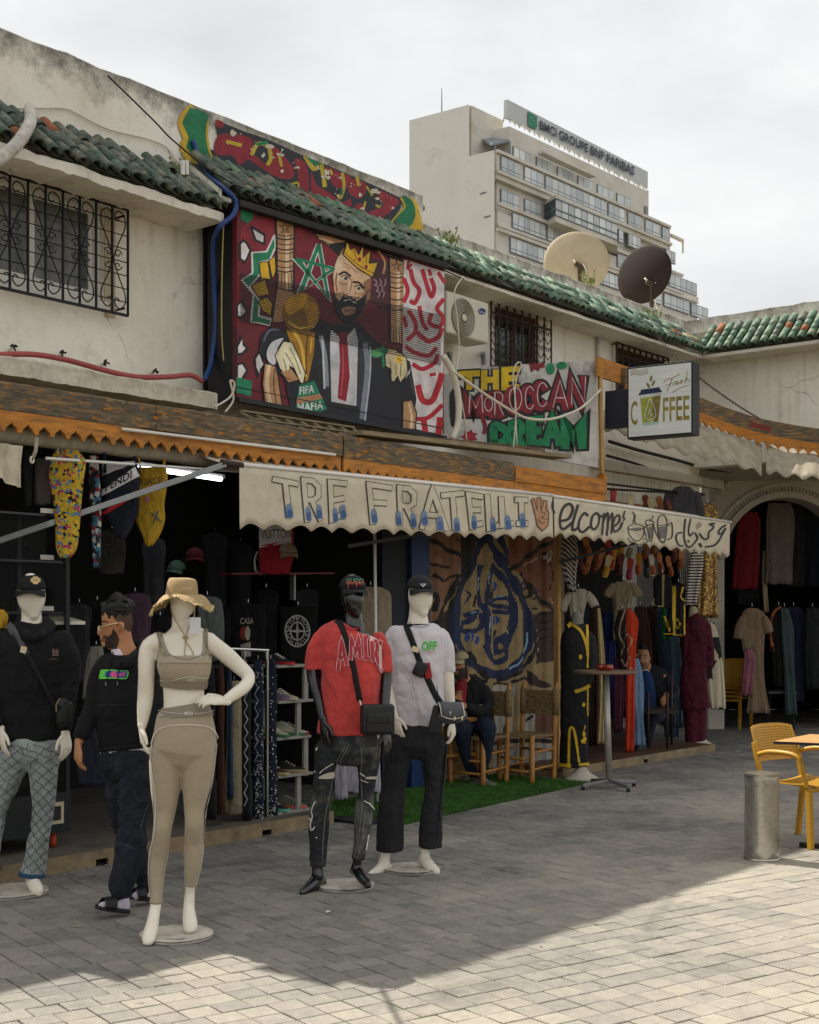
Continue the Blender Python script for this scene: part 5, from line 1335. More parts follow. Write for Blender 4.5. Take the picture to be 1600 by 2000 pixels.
def hand_lofts(W,d,nrm,s=1.0,curl=(0.25,0.35,0.3),thumb=1,spread=0.12,tdir=None):
    d=d.normalized();nrm=(nrm-d*nrm.dot(d)).normalized();sd=d.cross(nrm).normalized()*thumb
    L=[];H={}
    palm=[(W-d*.02*s,.026*s,.020*s),(W+d*.02*s,.031*s,.018*s),(W+d*.055*s,.039*s,.016*s),(W+d*.085*s,.038*s,.013*s)]
    L.append(palm);H[0]=nrm
    for i,(ln,off)in enumerate(((.070,.029),(.080,.010),(.075,-.009),(.058,-.027))):
        p=W+d*(.083-.004*abs(i-1))*s+sd*off*s;dd=(d+sd*(off*spread*40/10)).normalized();q=[(p,.0095*s,.0095*s)];a=0.0
        for j,fr in enumerate((.42,.32,.26)):
            a+=curl[j]*(1+.12*i);v=dd*math.cos(a)-nrm*math.sin(a);p=p+v*ln*fr*s;q.append((p,(.0088-.0012*j)*s,(.0088-.0012*j)*s))
        L.append(q)
    t0=W+d*.018*s+sd*.024*s;td=(tdir.normalized()if tdir else(d*.75+sd*.62-nrm*.25).normalized())
    L.append([(t0,.0125*s,.0125*s),(t0+td*.034*s,.0115*s,.0115*s),(t0+(td+d*.25).normalized()*.062*s,.0095*s,.0095*s),(t0+(td+d*.5).normalized()*.084*s,.0075*s,.0075*s)])
    return L,H
def add_hand(body,m,parent,*a,**kw):
    L,H=hand_lofts(*a,**kw);h=fuse('hand',L,m,parent,voxel=.0042,smooth=2,hints=H);return join_into(body,h)
def foot_lofts(fg,ank,toe,heel,wide=1.0):
    pass
M_MANN=mat('mannequin_cream','#e4dccb',0.28,var=0.05,scale=3,spec=0.5,dirt='#b8ab90',dscale=6,damt=.30)
M_MBLK=mat('mannequin_black','#0f1012',0.16,var=0.1,spec=0.6,coat=0.4)
M_SKIN=mat('skin','#b07a55',0.5,var=0.1,scale=14,spec=0.35,bump=.08,bscale=160)
M_HAIR=mat('black_hair','#0e0d0d',0.45,var=0.4,scale=60,bump=.8,bscale=120)
M_STUB=mat('stubble','#4f3a2c',0.7,var=0.3,scale=120)
M_BEARD=mat('beard','#33261d',0.75,var=0.4,scale=120,bump=.4,bscale=200)
def base_disc(parent,px,py,rpx,text=True,seed=1):
    c=G(px,py);k=c.y/F;r=rpx*k;rn=random.Random(seed)
    mb=MB();mb.lathe(c,[(r*.98,0),(r,.004),(r,.010),(r*.97,.014)],mat('base_steel','#b4b0a8',.4,.5),40);mb.build('base_plate',parent,auto=.6)
    # worn cardboard lid lying over the plate
    M_C=mat('worn_card','#c2b9ab',.9,var=.2,dirt='#6f6456',dscale=9,damt=.40);pts=[]
    for i in range(44):
        a=2*math.pi*i/44;rr_=r*(0.97+.035*rn.random());pts.append(c+V((rr_*math.cos(a),rr_*math.sin(a),.0165+.003*rn.random())))
    mb=MB();mb.prism(pts,UP*.003,M_C);co=mb.build('card',parent)
    f=lambda x,y,off=0.0:G(x,y,.0205+off)
    p=Paint(f,0,0,1,off=.0,step=.0001);ink='#4b4c68'
    for i in range(5):p.poly([(px+6+i*7,py-4-i%2),(px+11+i*7,py-4),(px+11+i*7,py-1),(px+6+i*7,py-1)],ink)
    p.stroke([(px-30,py+2),(px+10,py+5),(px+45,py-2)],1.4,'#7b7166');p.build('print',parent,kind='stuff')
# ---------------------------------------------------------------- mannequin in sand-coloured sportswear
fg=Fig(6.68)
mF=thing('mannequin',G(345,1828),'cream female mannequin with hand on hip in sand sports bra, leggings and frayed bucket hat','mannequin','mannequins in front of the shop')
head=[(360,1140,15,1.15),(360,1152,23,1.2),(359,1170,26,1.2),(357,1185,24.5,1.1,-.01),(355,1197,19,1.0,-.015),(354,1205,11,1.0,-.02)]
neck=[(354,1190,17,1,.02),(353,1210,17.5,1,.02),(355,1224,21,.9,.02),(358,1236,34,.55,.02)]
tor=[(358,1234,40,.5,.01),(359,1246,55,.5),(358,1272,54,.58),(360,1300,51,.72,-.01),(359,1325,45.5,.68),(359,1352,42,.66),(361,1378,44,.68),(362,1392,52,.68),(361,1410,56.5,.7),(361,1440,62,.72),(358,1466,63,.72)]
lL=[(326,1462,33,1),(324,1492,32.5),(323,1545,28),(321,1587,21.5,1.05),(317.5,1618,18,1.1,-.02),(313.5,1650,17.7,1.1,0),(310,1671,19,1.1,.02),(307,1702,16,1.1,.01),(306,1734,13,1,-.01),(305,1765,11,1,-.03)]
lR=[(388,1462,33,1),(388.5,1492,32),(384,1534,28),(380,1576,20.5,1.05),(380,1608,18.5,1.1,-.01),(379,1639,19,1.1,.03),(378.6,1660,20,1.1,.04),(377,1692,17.3,1.1,.04),(372.8,1723,12,1,.05),(371,1745,10.5,1,.06)]
fL=[(305,1765,11,1,-.03),(301,1788,11.5,1,-.06),(296,1812,13,1,-.12),(291,1831,13.5,.8,-.18),(289,1842,11,.6,-.21)]
fR=[(371,1745,10.5,1,.06),(369,1770,11.5,1,.05),(370,1790,14,1,.02),(372,1807,15,.8,-.02),(373,1817,13,.6,-.04)]
aL=[(312,1252,19),(291,1262,16),(287,1285,17),(286,1320,16),(284.5,1355,16,1,.02),(282,1383,14.5,1,.01),(279,1408,11,1,0),(277,1420,8.8,1,-.01)]
aR=[(405,1250,18),(420,1262,17,1,.02),(442,1279,17,1,.04),(467,1302,15.5,1,.06),(486,1322,13.5,1,.05),(478,1341,13,1,0),(459,1355,12,1,-.06),(441,1368,9.6,1,-.10)]
slim=lambda L:[(q[0],q[1],q[2]*.94,*q[3:])for q in L];lL0,lR0=slim(lL),slim(lR)
body=fuse('body',[fg.sec(x)for x in(head,neck,slim(tor[:5])+[(q[0],q[1],q[2]*.96,*q[3:])for q in tor[5:]],lL0,lR0,fL,fR,aL,aR)],M_MANN,mF,voxel=.008,smooth=4)
add_hand(body,M_MANN,mF,fg.pt(277,1421,-.01),V((.10,-.05,-1)),V((-1,-.3,0)),.92,curl=(.2,.25,.25),thumb=-1)
add_hand(body,M_MANN,mF,fg.pt(440,1369,-.10),V((-1,-.25,.10)),V((.0,-.6,.8)),.92,curl=(.25,.35,.3),thumb=1,spread=.3)
M_SAND=mat('sand_lycra','#a0927a',0.6,var=0.05,scale=30,sheen=.3);M_SAND2=mat('taupe_band','#85796a',0.6,var=.05);M_PIPE=mat('pale_piping','#d8d2c8',.6)
leg=lambda L,add:[(q[0],q[1],q[2]+add,*(q[3:]if len(q)>3 else()))for q in L]
leggings=fuse('leggings',[fg.sec(leg(tor[6:],.8)),fg.sec(leg(lL[:-1],.3)+[(305,1763,12.0,1,-.03)]),fg.sec(leg(lR[:-2],.3)+[(372.6,1727,12.8,1,.05)])],M_SAND,mF,voxel=.008,smooth=3,ends={0:(False,True),1:(True,False),2:(True,False)})
bra=fuse('sports_bra',[fg.sec([(360,1284,51,.70,-.008),(360,1297,53.5,.79,-.012),(360,1312,51.5,.79,-.012),(359.5,1325,47,.72,-.004),(359,1341,44.5,.69)])],M_SAND,mF,voxel=.006,smooth=2,ends={0:(False,False)})
MB().rings(loft_rings(fg.sec([(360,1376,46,.70),(361.5,1385,49.5,.70),(362,1398,55.5,.70)]),40,roundends=(False,False)),M_SAND2,cap=False).build('waistband',mF,smooth=True);wb_=[x for x in COL.objects if x.name.startswith('waistband')]
MB().rings(loft_rings(fg.sec([(359.8,1327,48,.735,-.004),(359,1341.5,45.6,.70)]),40,roundends=(False,False)),M_SAND2,cap=False).build('chest_band',mF,smooth=True)
sB=surf(body,bra); 
p=Paint(sB,240,1110,5.714,off=.004,step=.0003,ml=25)
for q_ in([(432,740),(465,860),(520,960),(620,1012),(720,1025),(720,1060),(400,1060),(378,1000),(402,900),(396,740)],[(905,700),(905,850),(890,950),(820,1005),(720,1025),(720,1060),(985,1060),(985,980),(948,850),(945,705)]):p.poly(q_,M_SAND)
for st in([(398,735),(425,830),(455,930),(500,985)],[(925,695),(930,800),(925,900),(880,985)]):p.stroke(st,42,M_SAND2); 
for st in([(432,735),(465,860),(520,960),(620,1012),(720,1025),(820,1005),(890,950),(905,850),(905,700)],):p.stroke(st,20,M_SAND2);p.stroke([(a,b+14)for a,b in st],4,M_PIPE)
p.stroke([(430,1250),(560,1245),(680,1215),(760,1205),(860,1220),(950,1222)],7,M_PIPE)
p.text('alo',725,1252,40,M_PIPE,wx=72);p.build('straps',mF,kind='stuff')
sL=surf(leggings,*wb_);p=Paint(sL,240,1110,5.714,off=.008,step=.0003,ml=20)
p.stroke([(330,1960),(365,1860),(430,1790),(540,1757),(700,1748),(860,1755),(960,1780),(1025,1840),(1045,1900)],8,M_PIPE);p.text('alo',688,1637,46,M_PIPE,wx=92)
p.stroke([(410,1590),(500,1610),(670,1628)],4,M_PIPE);p.stroke([(800,1628),(920,1615),(1010,1590)],4,M_PIPE);p.build('piping',mF,kind='stuff')
p=Paint(sL,240,1440,4.762,off=.005,step=.0003);p.stroke([(285,20),(268,150),(275,300),(300,480),(312,620),(305,800),(290,930),(262,1060),(248,1180),(248,1330),(262,1480)],6,M_PIPE);p.stroke([(868,60),(845,260),(815,470),(775,640),(755,800),(755,960)],5,M_PIPE);p.build('piping',mF,kind='stuff')
for L in([(305.3,1757,12.6,1,-.03),(305,1764,12.4,1,-.03)],[(373,1723,13.3,1,.05),(372.3,1730,13.0,1,.05)]):MB().rings(loft_rings(fg.sec(L),18,roundends=(False,False)),M_SAND,cap=True).build('ankle_cuff',mF,smooth=True)
base_disc(mF,345,1830,72,seed=2)
# bucket hat with a frayed brim
hat=thing('bucket_hat',fg.pt(359,1150),'tan bucket hat with a frayed wavy brim on the sportswear mannequin','hat','hats on mannequins')
M_HAT=mat('tan_canvas','#a68d66',.9,var=.1,scale=20,bump=.3,bscale=200);M_FR=mat('frayed_edge','#c4ad80',.95,var=.2,scale=60)
MB().rings(loft_rings(fg.sec([(357,1128.5,12,1.0),(357,1129.5,22,1.0),(356.8,1132,26.5,1.0),(356.5,1138,28.5,1.05),(356,1146,30,1.1),(355.5,1158,31,1.15),(355.5,1163,31.5,1.15)]),28,roundends=(False,False)),M_HAT).build('crown',hat,smooth=True)
rs=[];c0=fg.pt(355.5,1161)
nb_=64
for j in range(7):
    u=j/6;ring=[]
    for i in range(nb_):
        a=2*math.pi*i/nb_;rr_=(31+27*u)*fg.k
        z=-(.010+.018*u)*u-.058*u*u*math.cos(a)**2+.010*u*math.sin(3*a+.7)+.006*u*math.sin(7*a)+.010*u*(1 if math.cos(a)>.3 else 0)
        ring.append(c0+V((rr_*math.cos(a),rr_*1.12*math.sin(a),z)))
    rs.append(ring)
MB().rings(rs,M_HAT,cap=False).build('brim',hat,smooth=True)
fr=MB();rn=random.Random(6)
for i in range(520):
    a=2*math.pi*rn.random();j=int(a/(2*math.pi)*nb_)%nb_;q=rs[-1][j].lerp(rs[-1][(j+1)%nb_],rn.random());o=(q-c0).normalized()
    d_=(o+V((rn.uniform(-.9,.9),rn.uniform(-.9,.9),rn.uniform(-.9,.7)))).normalized()*rn.uniform(.008,.016);t_=d_.orthogonal().normalized()*.0025
    fr.add([q-t_-o*.006,q+t_-o*.006,q+d_+t_*.6,q+d_-t_*.6],[(0,1,2,3)],M_FR)
fr.build('fringe',hat,kind='stuff')
p=Paint(surf(COL.objects['crown']),240,1110,5.714,off=.002,step=.0002);p.text('JACQUEMUS',665,235,16,'#d9cdb4',wx=108,dx=(1,-.06));p.build('print',hat,kind='stuff')
sN=surf(body)
cd=MB();cd.tube([sN(240+a/5.714,1110+b/5.714,.006)for a,b in((545,400),(560,500),(600,590),(660,700),(700,770))],.0022,M_HAT,5,smooth=True);cd.tube([sN(240+a/5.714,1110+b/5.714,.006)for a,b in((800,420),(775,540),(740,660),(702,770),(700,860),(690,960),(740,995),(785,970),(760,900),(715,830),(700,775))],.0022,M_HAT,5,smooth=True)
cd.box(sN(362.5,1245.5,.01),V((.012,0,0)),V((0,.006,0)),V((0,0,.006)),M_HAT);cd.build('chin_cord',hat,smooth=True)
tg=MB();a_=fg.pt(381,1207,-.10);tg.box(fg.pt(381.5,1222,-.10),V((.026,.006,0)),V((0,.0008,0)),V((0,0,.041)),mat('white_card','#cfcdd0',.7));tg.tube([fg.pt(380.5,1190,-.08),fg.pt(380.8,1211,-.102)],.001,M_PIPE,4);tg.build('price_tag',hat)

# ---------------------------------------------------------------- man in a black hoodie walking past
fw=Fig(7.25)
mW=thing('person',G(235,1780),'man in glasses, black hoodie with a bright pill logo, cargo jeans and black slides, mid-stride','person','people')
head=[(231,1178,15,.9),(230,1187,26,.88),(229.5,1197,30,.85),(229.5,1210,30.5,.84),(229,1222,29.5,.82),(227,1234,27.5,.80),(225,1245,24,.78),(221,1255,20,.75),(217,1262,13,.7)]
neck=[(236,1235,20),(240,1258,21),(246,1278,25,.95),(250,1292,30,.8)]
nose=[(203,1221,3.5),(198,1230,5),(195,1236,5.5),(199,1240,4)]
lips=[(201,1246,4.5),(199,1248.5,4),(203,1250,4)];lip2=[(203,1254,4.5),(201,1256,4),(206,1260,6)]
brow=[(205,1214,4),(202,1216,4),(206,1218,4)]
ear=[(231,1216,3,1,-.073),(236,1218,5.5,.5,-.079),(238,1224,6,.5,-.081),(235,1232,4.5,.5,-.078),(232,1235,3,.6,-.073)]
arm=[(160,1432,9,1,-.06),(154,1449,8.5,1,-.08)]
core=[[(250,1288,30,.6),(247,1310,46,.5),(246,1400,46,.55),(248,1470,42,.55),(248,1500,42,.55)],[(212,1302,14),(195,1335,13,1,-.01),(180,1385,12,1,-.03),(160,1434,8.5,1,-.06)],[(288,1302,13),(302,1350,12),(300,1420,9,1,-.08)],[(264,1495,22),(260,1600,18,1,-.05),(250,1690,14,1,-.09),(239,1752,9,1,-.12),(240,1770,8,1,-.12)],[(230,1495,20),(247,1615,16,1,.09),(286,1722,11,1,.17),(292,1748,8,1,.18)]]
person=fuse('body',[fw.sec(x)for x in[head,neck,nose,lips,lip2,brow,ear,arm]+core],M_SKIN,mW,voxel=.0058,smooth=2)
dye(person,[(M_STUB,[(219,1201),(214,1186),(250,1180),(264,1200),(262,1232),(252,1234),(243,1228),(243,1216),(228,1214),(222,1208)]),(M_BEARD,[(221,1226),(229,1238),(234,1250),(228,1268),(204,1266),(205,1256),(207,1248),(200,1244),(203,1241),(212,1243),(218,1238)]),(mat('lips','#8a5040',.5),[(197,1245),(206,1245.5),(206,1251),(197,1251)])])
pe=Paint(surf(person),0,0,1,off=.0025,step=.0003);pe.ell(204.5,1222.5,3.0,1.5,'#cfc4b8',.1);pe.ell(203.6,1222.6,1.3,1.4,'#1a1210');pe.stroke([(200.5,1214.5),(205,1213),(211,1215)],2.0,M_HAIR);pe.stroke([(198,1252.5),(204,1252),(208,1253)],1.3,'#3a1c16');pe.stroke([(233,1219),(237,1222),(235,1229),(232,1231)],1.2,'#7a4a34');pe.build('face_features',mW,kind='stuff')
add_hand(person,M_SKIN,mW,fw.pt(153,1452,-.085),V((-.05,-.12,-1)),V((-.9,-.5,0)),1.0,curl=(.35,.4,.35),thumb=-1,tdir=V((.3,-.35,-1)))
hr=fuse('hair',[fw.sec([(229,1169,14,.9),(230,1174,24,.92),(231,1182,31,.93),(232,1190,31.5,.93),(235,1198,28,.93)])],M_HAIR,mW,voxel=.006,smooth=1,wrinkle=.007,wscale=34,seed=2)
cur=MB();rn=random.Random(3)
for i in range(70):
    a=rn.uniform(0,2*math.pi);r=rn.uniform(0,1);c=fw.pt(230+24*r*math.cos(a),1180-11*(1-r*r)-rn.uniform(0,3),-.055*r*math.sin(a)-.02)
    q=[c+V((rn.uniform(-.012,.012),rn.uniform(-.012,.012),rn.uniform(-.008,.010)))for _ in range(3)];cur.tube([c]+q,[.006,.003],M_HAIR,5,smooth=True)
cur.build('curls',hr,smooth=True,kind='stuff')
gl=MB();MG_=mat('gold_wire','#d9c9a0',.3,.6)
gl.tube([fw.pt(236,1216,-.078),fw.pt(214,1220,-.074),fw.pt(196,1226,-.055)],.0034,MG_,6)
for cc in((-.05,196),(.02,194.5)):gl.tube([fw.pt(cc[1]-1+1.6*math.cos(t),1229+6.5*math.sin(t),cc[0]+.022*math.cos(t))for t in[k*math.pi/8 for k in range(17)]],.0028,MG_,5)
gl.tube([fw.pt(193.5,1226,-.03),fw.pt(193,1226,.0)],.0016,MG_,5);gl.build('glasses',mW,smooth=True)
M_HOOD=mat('black_fleece','#0b0b10',.9,var=.15,scale=6,fold=9,bump=.2,bscale=150)
hood=fuse('hoodie',[fw.sec([(252,1284,40,.62),(249,1300,56,.62),(246,1330,60,.68),(245,1370,61,.74),(246,1410,58,.74),(248,1440,56,.72),(249,1458,54,.70)]),fw.sec([(208,1296,20),(195,1325,20,1,-.01),(184,1365,18.5,1,-.02),(172,1405,16.5,1,-.05),(160,1432,14.5,1,-.07),(156,1443,12.5,1,-.08)]),
    fw.sec([(292,1296,20),(302,1340,19),(304,1390,17,1,-.05),(296,1430,14,1,-.1)]),fw.sec([(218,1288,8,1,-.06),(236,1301,9,1,-.09),(256,1292,11,1,-.08),(274,1276,13,1,-.02),(280,1266,14,1,.06),(262,1262,12,1,.11),(236,1268,9,1,.09)])],M_HOOD,mW,voxel=.009,smooth=2,wrinkle=.006,wscale=8,seed=1.0,ends={0:(True,False),1:(True,False)})
MB().rings(loft_rings(fw.sec([(247,1452,56.5,.72),(248,1462,54.5,.71)]),40,roundends=(False,False)),M_HOOD,cap=True).build('hem_rib',mW,smooth=True)
MB().rings(loft_rings(fw.sec([(248,1460,53,.68),(249,1471,52.5,.67)]),40,roundends=(False,False)),mat('white_jersey','#cfc8d0',.85),cap=True).build('undershirt',mW,smooth=True)
MB().rings(loft_rings(fw.sec([(238,1270,20,.9,-.01),(238,1290,22,.9,-.02)]),24,roundends=(False,False)),MATS['white_jersey'],cap=True).build('shirt_collar',mW,smooth=True)
p=Paint(surf(hood),120,1160,6.667,off=.005,step=.0004,ml=18)
p.poly([(520,1000),(560,988),(700,986),(850,992),(876,1030),(862,1085),(835,1108),(700,1106),(520,1108),(500,1085)],'#5fc93e',True);p.poly([(600,1010),(640,1002),(845,1004),(858,1035),(845,1085),(820,1094),(610,1090),(578,1070),(580,1030)],'#24458c',True);p.poly([(670,1012),(720,1008),(712,1045),(722,1085),(680,1090),(648,1068),(650,1030)],'#d9568e',True)
p.text('OFF',716,1082,52,'#d9568e',wx=125,dx=(1,-.04),shear=.25,bold=.02)
p.stroke([(680,760),(660,860),(640,960),(610,1090),(592,1180)],11,M_HOOD);p.stroke([(790,830),(770,930),(748,1060),(735,1170)],11,M_HOOD);p.stroke([(592,1150),(590,1195)],9,'#8a8a8a');p.stroke([(737,1140),(735,1188)],9,'#8a8a8a')
p.stroke([(470,1445),(620,1440),(800,1436),(960,1432)],5,'#2c2c36');p.build('chest_print',mW,kind='stuff')
M_DEN=mat('dark_denim','#171b26',.85,fold=13,var=.3,scale=7,dirt='#2f3747',dscale=6,damt=.36,bump=.3,bscale=180)
jean=fuse('cargo_jeans',[fw.sec([(249,1464,52,.68),(248,1485,54,.7),(247,1503,55,.68)]),fw.sec([(266,1498,34),(263,1545,31,1,-.03),(260,1600,28,1,-.05),(256,1640,27.5,1,-.07),(249,1690,26,1,-.09),(240,1722,24,1,-.11),(239,1740,21.5,1,-.12),(238,1754,15,1,-.12)]),fw.sec([(228,1498,28),(232,1555,26,1,.05),(247,1615,24,1,.09),(268,1675,20,1,.14),(286,1722,18,1,.17),(291,1740,13,1,.18)])],M_DEN,mW,voxel=.009,smooth=2,wrinkle=.010,wscale=9,seed=5.0,ends={0:(False,True),1:(True,False),2:(True,False)})
pk=Paint(surf(jean),0,1440,5.0,off=.010,step=.0006);pk.poly([(1300,515),(1460,520),(1468,620),(1330,615)],M_DEN);pk.stroke([(1300,515),(1330,612),(1468,622)],4,'#3d4656');pk.stroke([(1440,640),(1390,760),(1360,900)],5,'#3d4656');pk.stroke([(1160,610),(1300,640)],4,'#3d4656');pk.stroke([(1140,1050),(1250,1060),(1340,1100)],4,'#3d4656');pk.stroke([(1035,200),(975,310),(920,415)],6,'#101014');pk.stroke([(1110,200),(1060,310),(1030,410)],6,'#101014');pk.build('pocket_seams',mW,kind='stuff')
M_SOCK=mat('lilac_sock','#b9aebb',.9,bump=.2,bscale=120);M_SLD=mat('black_rubber','#15161a',.5,bump=.2)
for nm_,ank,toe,heel,dy0,dy1 in(('near',(238,1752),(190,1775),(244,1784),-.12,-.22),('far',(291,1738),(256,1756),(292,1760),.18,.08)):
    so=fuse('sock',[fw.sec([(ank[0],ank[1],13,1,dy0),(ank[0]+3,ank[1]+14,13,1,dy0),(heel[0]-2,heel[1]-9,12,1,dy0)]),fw.sec([(heel[0],heel[1]-9,11,.9,dy0),((heel[0]+toe[0])/2,(heel[1]+toe[1])/2-9,12,.9,(dy0+dy1)/2),(toe[0]+8,toe[1]-4,9,.9,dy1)])],M_SOCK,mW,voxel=.007,smooth=2)
    h,t=fw.pt(heel[0]+6,heel[1],dy0),fw.pt(toe[0]-4,toe[1],dy1);ax=(t-h);ln=ax.length;ax.normalize();sdv=ax.cross(UP).normalized();upv=sdv.cross(ax)
    pts=[h+ax*ln*u+sdv*w_ for u,w_ in((0,-.028),(-.03,0),(0,.028),(.3,.036),(.7,.045),(.95,.034),(1.02,0),(.95,-.034),(.7,-.045),(.3,-.036))]
    mb=MB();mb.prism(pts,upv*.024,M_SLD);sole=mb.build('slide_sole',mW,bevel=.006)
    mb=MB();rs=[]
    for i in range(9):
        u=.48+.34*i/8;rs.append([h+ax*ln*u+sdv*(.050*math.cos(a))+upv*(.016+(.062-.02*i/8)*math.sin(a))for a in[math.pi*k/10 for k in range(11)]])
    mb.rings(rs,M_SLD,cap=False,close=False);o=mb.build('slide_strap',mW,smooth=True);s_=o.modifiers.new('s','SOLIDIFY');s_.thickness=.006
# ---------------------------------------------------------------- caps
def cap(px,py,r,fgx,label,col,face=(0,-1),tilt=0.0,pr=None,down=.5,group='hats on mannequins'):
    o=thing('baseball_cap',fgx.pt(px,py),label,'cap',group);m=mat('cap_'+col.strip('#'),col,.85,var=.12,bump=.2,bscale=180);k=fgx.k
    c=fgx.pt(px,py);fx=V((face[0],face[1],0)).normalized();sx=V((-fx.y,fx.x,0));rs=[]
    for j in range(9):
        a=(math.pi/2)*j/8;rr_=r*k*math.cos(a);z=r*k*1.0*math.sin(a)
        rs.append([c+fx*(rr_*1.12*math.cos(t))+sx*(rr_*.98*math.sin(t))+UP*(z-.12*r*k*math.cos(t)*(1-j/8))for t in[2*math.pi*q/28 for q in range(28)]])
    cr=MB().rings(rs,m).build('crown',o,smooth=True)
    MB().lathe(c+UP*(r*k*1.0),[(.006,-.002),(.006,.003),(.002,.006)],m,10).build('button',o,smooth=True)
    rs=[]
    for j in range(6):
        u=j/5;L=[]
        for q in range(15):
            t=-1.15+2.3*q/14;ex=r*k*(1.10+.62*u*math.cos(t)**.5 if abs(t)<1.5 else 1.1)
            L.append(c+fx*(ex*math.cos(t)*1.03)+sx*(r*k*math.sin(t)*(1+.02*u))+UP*(-.12*r*k-u*r*k*(down*.42+.30*abs(math.sin(t))**2)-.02*r*k))
        rs.append(L)
    b=MB().rings(rs,m,cap=False,close=False).build('peak',o,smooth=True);s_=b.modifiers.new('s','SOLIDIFY');s_.thickness=.004
    return o,surf(cr)
def crossbag(name,label,px0,py0,px1,py1,fgx,dy,m,depth=.07):
    pass
def strap_on(fn,pts,wpx,m,parent,name='strap',ox=0,oy=0,sc=1.0,off=.006):
    p=Paint(fn,ox,oy,sc,off=off,step=.0);p.stroke(pts,wpx,m);o=p.build(name,parent,smooth=True);s_=o.modifiers.new('s','SOLIDIFY');s_.thickness=.003;return o
M_BAGK=mat('black_leather','#17181a',.42,var=.15,bump=.25,bscale=140);M_WEB=mat('black_webbing','#141416',.8,bump=.4,bscale=260);M_BRASS=mat('pale_buckle','#cfc3a0',.3,.7);M_CHR=mat('chrome','#c9cac8',.2,1.0)
def rbox(mb_name,c,ax,ay,az,m,parent,bev):
    o=MB().box(c,ax,ay,az,m).build(mb_name,parent);b=o.modifiers.new('b','BEVEL');b.width=bev;b.segments=4
    o.data.polygons.foreach_set('use_smooth',[True]*6);return o

# ---------------------------------------------------------------- black mannequin in a red T-shirt
fr_=Fig(7.85)
mR=thing('mannequin',G(665,1733),'glossy black mannequin in red T-shirt with outlined lettering and paint-splashed ripped jeans','mannequin','mannequins in front of the shop')
L_=[[(687,1132,14,1.2),(687,1144,22,1.2),(688,1160,25,1.15),(691,1178,22,1.05,-.02),(695,1190,16,1,-.03),(697,1198,9,1,-.035)],[(688,1180,18,1,.02),(690,1205,19,1,.02),(690,1228,24,.9,.02)],
      [(609,1290,12),(611,1320,12),(616,1345,11,1,-.02),(622,1365,10,1,-.04),(628,1395,8,1,-.07),(631,1406,7.5,1,-.08)],[(752,1290,12),(754,1330,11.5),(752,1370,10,1,-.03),(752,1410,8,1,-.06),(754,1425,7.5,1,-.07)],
      [(621,1676,12),(620,1696,11.5,1),(621,1714,13,1,-.01),(613,1726,13,.9,-.06),(600,1737,10.5,.8,-.12),(589,1744,7.5,.7,-.17)],[(622,1718,12,1,0),(630,1727,10.5,.9,.04)],
      [(700,1664,10),(698,1684,9.5),(697,1698,11),(706,1713,10.5,.9,-.06),(716,1725,9.5,.8,-.11),(721,1730,7.5,.7,-.14)],[(696,1694,10.5),(691,1703,9,1,.03)]]
L_+=[[(690,1228,26,.5),(686,1250,44,.42),(688,1330,44,.48),(686,1400,44,.48),(684,1462,46,.48)],[(632,1252,14),(614,1275,12),(609,1300,11)],[(738,1252,14),(750,1275,12),(752,1300,11)],[(642,1455,20),(633,1530,13),(623,1615,12),(621,1680,10)],[(716,1455,20),(717,1530,11),(709,1615,10),(700,1668,9)]]
bR=fuse('body',[fr_.sec(x)for x in L_],M_MBLK,mR,voxel=.0075,smooth=3)
add_hand(bR,M_MBLK,mR,fr_.pt(632,1408,-.08),V((.08,-.1,-1)),V((-.8,-.6,0)),1.0,curl=(.1,.25,.25),thumb=-1)
add_hand(bR,M_MBLK,mR,fr_.pt(754,1426,-.07),V((.12,-.1,-1)),V((.8,-.6,0)),1.0,curl=(.15,.3,.25),thumb=1)
M_REDT=mat('red_cotton','#bf3f3a',.85,var=.16,scale=5,sheen=.15,fold=8,bump=.15,bscale=160)
tR=fuse('t_shirt',[fr_.sec([(690,1227,30,.6),(687,1233,50,.52),(684,1245,66,.48),(684,1272,63,.56),(685,1310,60,.62),(685,1360,60,.62),(684,1400,61,.62),(683,1434,62,.62)]),fr_.sec([(628,1246,17),(618,1266,19,.85),(615,1288,20.5,.8),(615,1308,21.5,.8)]),fr_.sec([(740,1246,16),(747,1270,17,.85),(749,1292,17,.8),(749,1312,17,.8)])],M_REDT,mR,voxel=.0085,smooth=2,wrinkle=.007,wscale=7,seed=3.0,ends={0:(False,False),1:(True,False),2:(True,False)})
fT=surf(tR);p=Paint(fT,560,1100,4.0,off=.006,step=.0003,ml=14)
for ch,q in(('A',[(415,605),(445,600),(470,790),(405,830)]),('M',[(500,580),(570,578),(575,740),(500,750)]),('I',[(592,580),(628,582),(635,742),(600,742)]),('R',[(655,592),(700,600),(715,790),(665,760)]),('I',[(718,615),(735,625),(742,840),(722,810)])):
    sletter(p,ch,q,[(34,'#d9b7b4',(0,0)),(26,'#a92a35',(0,0))])
p.stroke([(455,500),(500,520),(560,525),(600,510),(615,480)],10,'#9c2628');p.build('chest_print',mR,kind='stuff')
M_JB=mat('washed_black_denim','#26282b',.88,fold=14,var=.35,scale=3.2,dirt='#7b7a72',dscale=3.4,damt=.42,bump=.3,bscale=180)
